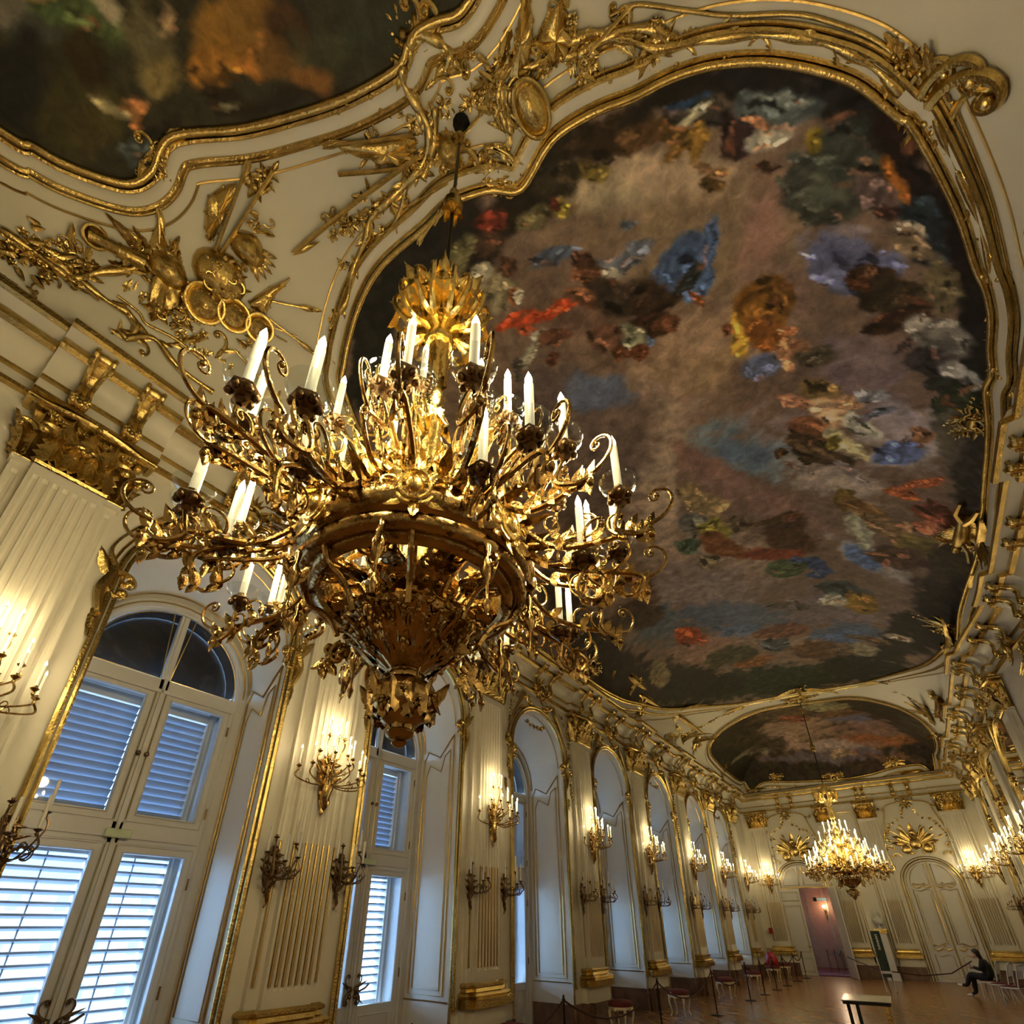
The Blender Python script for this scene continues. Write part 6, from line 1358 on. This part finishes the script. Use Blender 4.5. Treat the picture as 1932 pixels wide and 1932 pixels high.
mb = MB(); mb.tube([(-.12, .02, .6), (-.03, -.05, .0)], .015, 6); mb.tube([(.10, .02, .6), (.16, .10, .0)], .015, 6); mb.box(-.10, .14, -.02, .01, .44, .55); mb.build('foot', 'green', t)
mb = MB()
for k in range(9): z = 1.72-.055*k; mb.box(-.035+.012*(k % 2), .035, -.018, -.013, z, z+.032)
mb.build('lettering', 'letters', t, smooth=False)
# ------------------------------------------------------------ rope barriers along the windows
def make_post():
    r = empty('barrier_post'); mb = MB(); mb.lathe([(.0, .025), (.15, .02), (.16, .01), (.16, 0)], 20); mb.build('base', 'iron', r)
    mb = MB(); mb.lathe([(.016, .02), (.016, .94), (.028, .95), (.028, .975), (.012, .985), (.02, 1.01), (.0, 1.03)], 12); mb.build('pole', 'iron', r); return r
pp = [(1.51, 8.62), (1.61, 12.37), (1.68, 15.9), (1.65, 19.4), (1.65, 21.3), (1.67, 23.05), (1.68, 24.8), (1.69, 26.9), (1.75, 28.6)]
p0 = make_post(); index_children(p0)
near = ['nearest', 'second nearest', 'third nearest', 'fourth', 'fifth', 'sixth', 'seventh', 'eighth', 'farthest']
for i, (x, y) in enumerate([(1.5, 5.2)]+pp[:0]+pp):
    o = p0 if i == 0 else copy_tree(p0); o.location = (x, y, 0)
    tag(o, 'slim black barrier post, %s of row along the windows' % ((['hidden low'] + near)[i] if i else 'first below the frame edge'), 'barrier post', 'barrier posts')
ap = [(1.5, 5.2)]+pp
for i in range(len(ap)-1):
    (xa, ya), (xb, yb) = ap[i], ap[i+1]; sag = .42 if yb-ya > 3 else .25; mb = MB()
    mb.tube([(xa+(xb-xa)*t, ya+(yb-ya)*t, .95-sag*4*t*(1-t)) for t in np.linspace(0, 1, 17)], .017, 7)
    o = mb.build('barrier_rope', 'rope'); tag(o, 'dark red rope sagging between barrier posts, %s span from camera' % ordn[i], 'rope', 'barrier ropes')
# ------------------------------------------------------------ stools
def make_stool():
    r = empty('upholstered_stool'); mb = MB()
    mb.lathe([(0, .53), (.16, .525), (.23, .50), (.25, .465), (.245, .42), (.0, .42)], 28); mb.build('seat_cushion', 'velvet', r)
    mb = MB(); mb.lathe([(.20, .42), (.245, .42), (.25, .39), (.235, .365), (.20, .375), (.20, .42)], 28)
    for k in range(4): q = PI/4+PI/2*k+PI/4; mb.ball((.24*cos(q), .24*sin(q), .37), .035, 8, 6, (1, 1, .8))
    mb.build('seat_rail', 'cream', r)
    for k in range(4):
        q = PI/4+PI/2*k; mb = MB(); P_ = [(.22, .40, .032), (.25, .33, .030), (.245, .24, .022), (.215, .14, .016), (.21, .07, .014), (.235, .02, .020), (.25, .0, .022)]
        mb.tube([(a*cos(q), a*sin(q), z) for a, z, _ in P_], [c for _, _, c in P_], 8); mb.build('leg', 'cream', r)
    return r
st = make_stool(); index_children(st)
for i, (x, y) in enumerate([(.55, 8.5), (.68, 12.44), (.95, 15.31), (.92, 19.6), (.98, 22.9), (.95, 26.4), (1.0, 28.2)]):
    o = st if i == 0 else copy_tree(st); o.location = (x, y, 0); o.scale = (1.05, 1.15, 1.08) if i != 3 else (1.1, 1.5, 1.08)
    tag(o, 'dark red stool with cream curved legs against the windows, %s from camera' % ordn[i], 'stool', 'stools under the windows')
t = empty('hanging_coat', (1.25, 27.3, 0)); 
mb = MB(); mb.loft([[(rx*cos(q)*(1+.12*cos(5*q+z*9)), ry*sin(q), z) for q in np.linspace(0, 2*PI, 18, endpoint=False)] for z, rx, ry in ((.56, .20, .12), (.62, .24, .15), (.8, .22, .14), (.95, .17, .11), (1.03, .08, .06), (1.05, .01, .01))], closed=True); 
mb.build('folds', 'redbox', t); tag(t, 'bright red bag lying on the stool near the far left corner', 'bag'); t.name = 'red_bag'; t.location = (.95, 26.4, .02); t.children[0].name = 'bag_body'
mb = MB(); mb.tube([(-.08, 0, 1.02), (-.06, 0, 1.16), (.06, 0, 1.16), (.08, 0, 1.02)], .012, 6); mb.build('bag_handle', 'velvet', t)
# ------------------------------------------------------------ display table with a glass top
t = empty('display_table', (5.42, 12.3, 0), .05); tag(t, 'dark table with reflecting glass top and angled legs on the parquet', 'table')
mb = MB(); mb.box(-.34, .34, -.5, .5, .86, .90); mb.build('frame', 'iron', t, smooth=False)
mb = MB(); mb.box(-.36, .36, -.52, .52, .905, .92); mb.build('glass_top', 'tabletop', t, smooth=False)
for x, y in ((-.27, -.42), (-.14, -.42), (.27, .35), (.27, -.42)):
    mb = MB(); mb.box(x-.025, x+.025, y-.025, y+.025, 0, .88); mb.build('leg', 'iron' if x < 0 else 'gold', t, smooth=False)
mb = MB(); mb.tube([(-.2, -.42, .50), (-.75, -.6, .12)], .02, 6); mb.tube([(-.2, -.42, .50), (.35, -.6, .12)], .02, 6); mb.build('stretcher', 'rope', t)
# ------------------------------------------------------------ rope to the seated visitor, chairs and the visitor
mb = MB(); mb.tube([(5.15, 24.6, .62), (6.0, 24.9, .52), (6.8, 25.3, .60), (7.45, 25.4, .98)], .018, 6); mb.tube([(3.6, 27.5, .9), (4.2, 26.5, .72), (4.85, 24.7, .62)], .018, 6); o = mb.build('barrier_rope', 'rope'); tag(o, 'long thin rope hanging in front of the closed double door', 'rope')
def make_chair():
    r = empty('white_chair'); mb = MB()
    mb.loft([[(-.21, -.2, .45), (.21, -.23, .45), (.21, .23, .45), (-.21, .2, .45)], [(-.21, -.2, .49), (.21, -.23, .49), (.21, .23, .49), (-.21, .2, .49)]], closed=True); mb.add([(-.21, -.2, .49), (.21, -.23, .49), (.21, .23, .49), (-.21, .2, .49)], [(0, 1, 2, 3)]); mb.build('seat', 'velvet', r)
    mb = MB()
    for a, b in (((-.22, -.21), (.22, -.24)), ((.22, -.24), (.22, .24)), ((.22, .24), (-.22, .21)), ((-.22, .21), (-.22, -.21))): mb.tube([(*a, .44), (*b, .44)], .022, 6)
    mb.build('seat_rail', 'statue', r)
    for sx, sy in ((1, -1), (1, 1)): mb = MB(); mb.tube([(.21, sy*.22, .44), (.23, sy*.235, .2), (.24, sy*.24, 0)], [.022, .017, .013], 6); mb.build('leg', 'statue', r)
    for sy in (-1, 1): mb = MB(); mb.tube([(-.20, sy*.20, .46), (-.26, sy*.20, .2), (-.32, sy*.2, 0)], [.02, .017, .014], 6); mb.build('leg', 'statue', r)
    mb = MB()
    for sy in (-1, 1): mb.tube([(-.21, sy*.20, .46), (-.27, sy*.19, .75), (-.33, sy*.18, 1.0)], .018, 6)
    mb.tube([(-.33, -.18, 1.0), (-.34, 0, 1.03), (-.33, .18, 1.0)], .022, 6); mb.tube([(-.26, -.19, .68), (-.26, .19, .68)], .014, 6)
    for k in range(5): y = -.12+.06*k; mb.tube([(-.26, y, .68), (-.335, y*.95, 1.01)], .009, 5)
    mb.build('backrest', 'statue', r); return r
c0 = make_chair(); index_children(c0); c0.location = (7.72, 24.7, 0); c0.rotation_euler = (0, 0, math.radians(163)); tag(c0, 'white chair with dark red seat carrying the seated visitor in black', 'chair', 'white chairs on the right')
c1 = copy_tree(c0); c1.location = (8.12, 22.9, 0); c1.rotation_euler = (0, 0, math.radians(150)); tag(c1, 'empty white slat-backed chair with dark red seat, nearest on the right', 'chair', 'white chairs on the right')
c1b = copy_tree(c0); c1b.location = (7.95, 23.8, 0); c1b.rotation_euler = (0, 0, math.radians(157)); tag(c1b, 'empty white slat-backed chair standing between the visitor and nearest chair', 'chair', 'white chairs on the right')
t = empty('person', (7.72, 24.7, 0), math.radians(163)); tag(t, 'person in black coat sitting on a white chair reading something in hand', 'person')
# pose: +x is forward; legs crossed, leaning over what is held
V = [(-.04, 0, .56), (-.05, 0, .74), (.0, 0, .93), (.03, 0, 1.03), (.05, 0, 1.09),              # pelvis chest neck
     (.0, -.16, 1.0), (.08, -.24, .78), (.30, -.12, .80),                                         # right arm
     (.0, .16, 1.0), (.08, .24, .78), (.30, .08, .84),
     (.02, -.10, .54), (.44, -.10, .56), (.50, -.10, .12), (.64, -.10, .05),
     (.02, .10, .54), (.46, .02, .64), (.66, -.04, .30), (.82, -.05, .30), (.08, 0, 1.15)]
E_ = [(0, 1), (1, 2), (2, 3), (3, 4), (2, 5), (5, 6), (6, 7), (2, 8), (8, 9), (9, 10), (0, 11), (11, 12), (12, 13), (13, 14), (0, 15), (15, 16), (16, 17), (17, 18), (4, 19)]
Rr = [(.20, .18), (.19, .17), (.20, .16), (.08, .08), (.05, .05), (.085, .085), (.07, .07), (.045, .045), (.085, .085), (.07, .07), (.045, .045), (.115, .115), (.085, .085), (.06, .06), (.035, .035), (.115, .115), (.085, .085), (.06, .06), (.035, .035), (.045, .045)]
skin_mesh('body', V, E_, Rr, 'cloth', t, 2)
def head(parent, loc):
    mb = MB(); rows = []
    for z, rx, ry, ox in ((-.12, .045, .045, -.01), (-.10, .06, .055, .015), (-.07, .075, .064, .018), (-.03, .088, .072, .012), (.02, .095, .076, .004), (.06, .092, .074, -.004), (.10, .07, .058, -.01), (.125, .03, .026, -.012), (.13, .001, .001, -.012)):
        rows.append([(loc[0]+ox+rx*cos(q), loc[1]+ry*sin(q), loc[2]+z) for q in np.linspace(0, 2*PI, 18, endpoint=False)])
    mb.loft(rows, closed=True); x, y, z = loc
    mb.ball((x+.10, y, z-.015), .014, 6, 5, (1.2, 1, 1.6)); mb.tube([(x+.09, y-.02, z-.06), (x+.098, y, z-.06), (x+.09, y+.02, z-.06)], .006, 5)
    for s_ in (-1, 1): mb.ball((x-.005, y+s_*.076, z-.01), .018, 6, 5, (1, .5, 1.5)); mb.ball((x+.083, y+s_*.03, z+.01), .011, 6, 5)
    mb.build('head', 'skin', parent)
    mb = MB(); rows = []
    for zz, rx, ry, ox in ((-.16, .03, .05, -.09), (-.10, .05, .075, -.07), (-.02, .085, .088, -.032), (.05, .102, .09, -.014), (.10, .09, .078, -.012), (.14, .05, .045, -.015), (.152, .001, .001, -.015)):
        rows.append([(x+ox+rx*cos(q), y+ry*sin(q), z+zz) for q in np.linspace(0, 2*PI, 18, endpoint=False)])
    mb.loft(rows, closed=True); mb.build('hair', 'hair', parent)
head(t, (.13, 0, 1.22))
for s_, hx, hy, hz in ((-1, .32, -.11, .81), (1, .32, .07, .845)):
    mb = MB(); mb.ball((hx+.03, hy, hz), .036, 8, 6, (1.3, .6, 1)); 
    for k, ln in enumerate((.06, .07, .066, .052)): mb.tube([(hx+.06, hy-.004*k, hz+.024-.016*k), (hx+.06+ln*.6, hy-s_*.01, hz+.03-.018*k), (hx+.05+ln, hy-s_*.025, hz+.02-.018*k)], .009, 6)
    mb.tube([(hx+.02, hy-s_*.02, hz+.025), (hx+.06, hy-s_*.035, hz+.045)], .010, 6); mb.build('hand', 'skin', t)
mb = MB(); mb.tube([(.60, -.10, .05), (.70, -.10, .035), (.76, -.10, .03)], [.04, .038, .02], 8); mb.tube([(.76, -.05, .30), (.86, -.05, .30), (.92, -.05, .32)], [.04, .038, .02], 8); mb.build('shoe', 'shoe', t)
mb = MB(); mb.box(.40, .41, -.13, .10, .78, .92); o = mb.build('leaflet', 'shoe', smooth=False); o.location = (7.72, 24.7, 0); o.rotation_euler = (0, 0, math.radians(163)); tag(o, 'small white leaflet held by the seated person in black', 'leaflet')
# ------------------------------------------------------------ gilded reliefs on the vault
def CF(cx, cy):     # local plan frame at a point of the vault, arc-corrected
    e = .03; a = float(cz(min(cx+e, HW+float(roff(cy))-INS), cy)-cz(cx-e, cy))/(2*e); b = float(cz(cx, min(cy+e, HL-INS))-cz(cx, cy-e))/(2*e)
    kx, ky = 1/math.sqrt(1+a*a), 1/math.sqrt(1+b*b)
    return lambda u, v, w: cpt(*lim((cx+u*kx, cy+v*ky)), w)
PL = lambda u, v, w: cpt(*lim((u, v)), w)
mb = MB(); cnt = 0
root = empty('ceiling_scrollwork', (0, 0, 0)); tag(root, 'gilded stucco scrolls and leaves on the vault around the painting frames', 'relief')
for pts, r in ORN['tubes']:
    m_ = MB(); sp = smooth_path(pts, 5); n = len(sp)
    m_.tube([PL(p[0], p[1], r*.9) for p in sp], [r*(1.0+.25*sin(i*.9)) if r > .035 else r for i in range(n)], 7)
    if r > .026:
        for i in range(2, n-2, 4):
            a, b = sp[i], sp[i+2]; F = CF(a[0], a[1]); an = math.atan2(b[1]-a[1], b[0]-a[0]); leaf(m_, F, 0, 0, an+.55*(1 if i % 8 < 4 else -1), .16, .035, .25, .6, 5, 2, r); 
            if i % 12 == 2: leaf(m_, F, 0, 0, an+PI-.6, .13, .03, .3, .6, 5, 2, r)
    m_.build('scroll', 'gold', root)
m_ = MB()
for (a, b), wd in ORN['leaf']:
    L_ = math.hypot(b[0]-a[0], b[1]-a[1]); F = CF(*a); an = math.atan2(b[1]-a[1], b[0]-a[0])
    leaf(m_, F, 0, 0, an, max(L_, .1), wd, .12, .7, 8, 4)
m_.build('acanthus_leaves', 'gold', root)
m_ = MB()
for c, r in ORN['flowers']: F = CF(*c); flower(m_, F, 0, 0, r*1.35); flower(m_, F, r*1.3, r*.8, r*.9); [leaf(m_, F, 0, 0, random.uniform(0, 6.28), r*2.2, r*.4, .2) for k in range(3)]
m_.build('blossoms', 'gold', root)
def garl(path, r=.05, dens=1.): m_ = MB(); garland(m_, PL, path, r, dens); m_.build('blossom_garland', 'gold', root)
# rocaille at the painting borders and along the cove, plan positions mirrored over the hall axis
m_ = MB()
for x, y, s, a in ((.62, 12.4, .55, 0), (.66, 3.2, .4, 0), (.6, 16.2, .45, .3), (.7, 21.8, .45, 0), (.6, 26.0, .4, 0), (9.3, 8.6, .4, PI), (9.35, 11.9, .55, PI), (9.2, 15.6, .5, PI), (8.95, 21.6, .45, PI), (9.0, 26.0, .4, PI), (4.8, 22.9, .55, PI/2), (4.8, 29.78, .4, -PI/2), (2.2, 29.6, .3, -PI/2), (7.3, 29.6, .3, -PI/2)):
    F0 = CF(x, y); F = lambda u, v, w, F0=F0, a=a: F0(u*cos(a-PI/2)-v*sin(a-PI/2), u*sin(a-PI/2)+v*cos(a-PI/2), w); cartouche(m_, F, 0, 0, s)
    for k in range(5): sprig(m_, F, random.uniform(-.3, .3)*s, random.uniform(-.4, .4)*s, random.uniform(0, 6.28), s*.9, .06)
m_.build('rocaille_cartouches', 'gold', root)
for q, r in ORN['garl']: garl(q, r, 1.0)
for (a, b), sz, sd in ORN['scrolls']:
    m_ = MB(); F = CF(*a); an = math.atan2(b[1]-a[1], b[0]-a[0]); scroll(m_, F, 0, 0, an, sz, sz*.13, 1.25, sd, 24, tip=True)
    leaf(m_, F, 0, 0, an-sd*.7, sz*1.1, sz*.16, .2); leaf(m_, F, 0, 0, an+PI, sz*.8, sz*.14, .15)
    m_.build('curled_scroll', 'gold', root)
# the standing figure in relief over the right cornice
t = empty('stucco_figure', (0, 0, 0)); tag(t, 'gilded stucco figure with outstretched wings over the right cornice', 'relief')
F = CF(9.34, 11.2); mb = MB()
mb.tube([F(-.05, -.1, .10), F(.0, .25, .16), F(-.02, .55, .2), F(-.05, .7, .2)], [.09, .13, .12, .05], 8); mb.ball(F(-.05, .82, .22), .09, 8, 6)
mb.tube([F(0, .55, .2), F(-.3, .6, .25), F(-.5, .45, .3)], .04, 6); mb.tube([F(0, .5, .2), F(.2, .7, .22), F(.28, .95, .25)], .04, 6); mb.tube([F(0, .0, .12), F(-.15, -.3, .15), F(-.1, -.6, .12)], [.07, .06, .04], 6); mb.tube([F(0, .0, .12), F(.15, -.3, .12), F(.2, -.55, .1)], [.07, .06, .04], 6)
mb.build('figure', 'gold', t)
mb = MB()
for k in range(5): leaf(mb, F, .0, .4, PI*.72+.16*k, .8-.06*k, .08, .3); leaf(mb, F, .0, .4, PI*.28-.16*k, .7-.06*k, .08, .3)
mb.build('wings', 'gold', t)
# trophies of arms traced on the near vault
t = empty('ceiling_trophy', (0, 0, 0)); tag(t, 'large gilded trophy of armour, cannon and flags on the vault upper left', 'relief')
t2 = empty('ceiling_trophy', (0, 0, 0)); tag(t2, 'gilded trophy of flags, lances and instruments between the two near paintings', 'relief')
own = lambda p: t if p[0] < 2.55 and p[1] > -2 and p[0] < 2.6 and CF and p[1] < 2.1 else t2
for (a, b), r in ORN['poles']:
    m_ = MB(); m_.tube([PL(*a, .07), PL((a[0]+b[0])/2, (a[1]+b[1])/2, .09), PL(*b, .07)], r, 6)
    F = CF(*b); leaf(m_, F, 0, 0, math.atan2(b[1]-a[1], b[0]-a[0]), .13, .03, .0); m_.build('lance', 'gold', own(a))
for a, b in ORN['tips']:
    m_ = MB(); F = CF(*a); an = math.atan2(b[1]-a[1], b[0]-a[0]); leaf(m_, F, 0, 0, an, math.hypot(b[0]-a[0], b[1]-a[1])+.05, .035, .0, .6, 6, 1, .07); m_.build('spearhead', 'gold', own(a))
for c, rr, nn in ORN['clutter']:
    m_ = MB()
    for k in range(nn):
        a_ = random.uniform(0, 2*PI); d_ = rr*random.random()**.6; F = CF(c[0]+d_*cos(a_), c[1]+d_*sin(a_)); q_ = random.uniform(0, 2*PI); z_ = random.random()
        if z_ < .45: leaf(m_, F, 0, 0, q_, random.uniform(.10, .2), random.uniform(.02, .04), .3, .7, 5, 3, .04)
        elif z_ < .75: scroll(m_, F, 0, 0, q_, random.uniform(.07, .13), .012, 1.3, random.choice((-1, 1)), 14, .04)
        else: flower(m_, F, 0, 0, random.uniform(.04, .07), .05)
    m_.build('leaf_clusters', 'gold', own(c))
for c, r, kind in ORN['boss']:
    F = CF(*c); m_ = MB(); r *= 1.15
    if kind in ('shield', 'oval', 'drum', 'muzzle'):
        e = 1.5 if kind == 'oval' else 1.
        rows = [[F(r*q*cos(s), r*q*e*sin(s), h) for s in np.linspace(0, 2*PI, 20, endpoint=False)] for q, h in ((1., .02), (1., .10), (.86, .12), (.82, .09), (.5, .14), (.02, .17))]
        m_.loft(rows, closed=True); m_.tube([F(r*cos(s), r*e*sin(s), .11) for s in np.linspace(0, 2*PI, 24, endpoint=False)], .022, 6, True)
        if kind != 'muzzle': cartouche(m_, lambda u, v, w: F(u, v, w+.12), 0, 0, r*.7)
        if kind == 'oval': shell(m_, F, 0, r*1.5, PI/2, r*.8, 5, 1.6); shell(m_, F, 0, -r*1.5, -PI/2, r*.6, 5, 1.6)
    elif kind in ('cuirass', 'helmet', 'vase', 'lion'):
        rows = [[F(r*q*cos(s)*(1+.1*cos(3*s)), r*q*sin(s)*1.2, h) for s in np.linspace(0, 2*PI, 18, endpoint=False)] for q, h in ((1., .0), (.95, .08), (.75, .16), (.4, .21), (.02, .23))]
        m_.loft(rows, closed=True)
        if kind == 'helmet': [leaf(m_, F, .0, .0, 1.0+.3*k, r*1.9, .06, .2) for k in range(5)]
        if kind == 'lion': [scroll(m_, lambda u, v, w: F(u, v, w+.12), r*.7*cos(k), r*.7*sin(k), k*1.3, r*.45, .02, 1.3, 1, 14) for k in range(9)]; [leaf(m_, lambda u, v, w: F(u, v, w+.14), r*.35*cos(k), r*.35*sin(k), k*1.0, r*.6, .04, .3) for k in range(9)]; [scroll(m_, lambda u, v, w: F(u, v, w+.2), r*.3*cos(k*1.3), r*.3*sin(k*1.3), k*1.7, r*.3, .016, 1.3, -1, 12) for k in range(5)]
        if kind == 'vase': [scroll(m_, F, s_*r*.5, 0, PI/2, r*1.2, .02, 1.1, -s_) for s_ in (-1, 1)]
        if kind == 'cuirass': [leaf(m_, F, -r*.6+.07*k, -r, PI/2, r*1.6, .03, .1, .6, 5, 1, .1) for k in range(5)]
    else:
        for k in range(6): leaf(m_, F, 0, 0, k*1.05, r*1.3, r*.35, .5, .6)
        m_.ball(F(0, 0, .06), r*.4, 8, 5)
    m_.build({'oval': 'shield', 'lion': 'lion_mask', 'rose': 'rosette', 'muzzle': 'cannon_muzzle'}.get(kind, kind), 'gold', own(c))
for q in ORN['cloth']:
    m_ = MB(); q = [tuple(p) for p in smooth_path(q, 4, True)]; c = np.mean(np.array(q), 0); n = len(q); rows = []
    for k_, h in ((1., .02), (.97, .07), (.75, .09), (.5, .10), (.25, .09), (.02, .10)):
        rows.append([PL(c[0]+(p[0]-c[0])*k_, c[1]+(p[1]-c[1])*k_, h+.03*sin(i*1.9)*k_) for i, p in enumerate(q)])
    m_.loft(rows, closed=True)
    for i in range(0, n, 2): F = CF(*q[i]); m_.ball(F(0, 0, .05), .02, 5, 4)
    m_.build('flag', 'gold', own(tuple(c)))
for q in ORN['cannon']:
    m_ = MB(); a, b = q; m_.tube([PL(a[0]+(b[0]-a[0])*t_, a[1]+(b[1]-a[1])*t_, .12) for t_ in (0, .06, .07, .5, .52, .56, .58, 1)], [.085, .085, .07, .07, .085, .085, .075, .09], 12); m_.build('cannon_barrel', 'gold', t)
print('objects', len(D.objects))
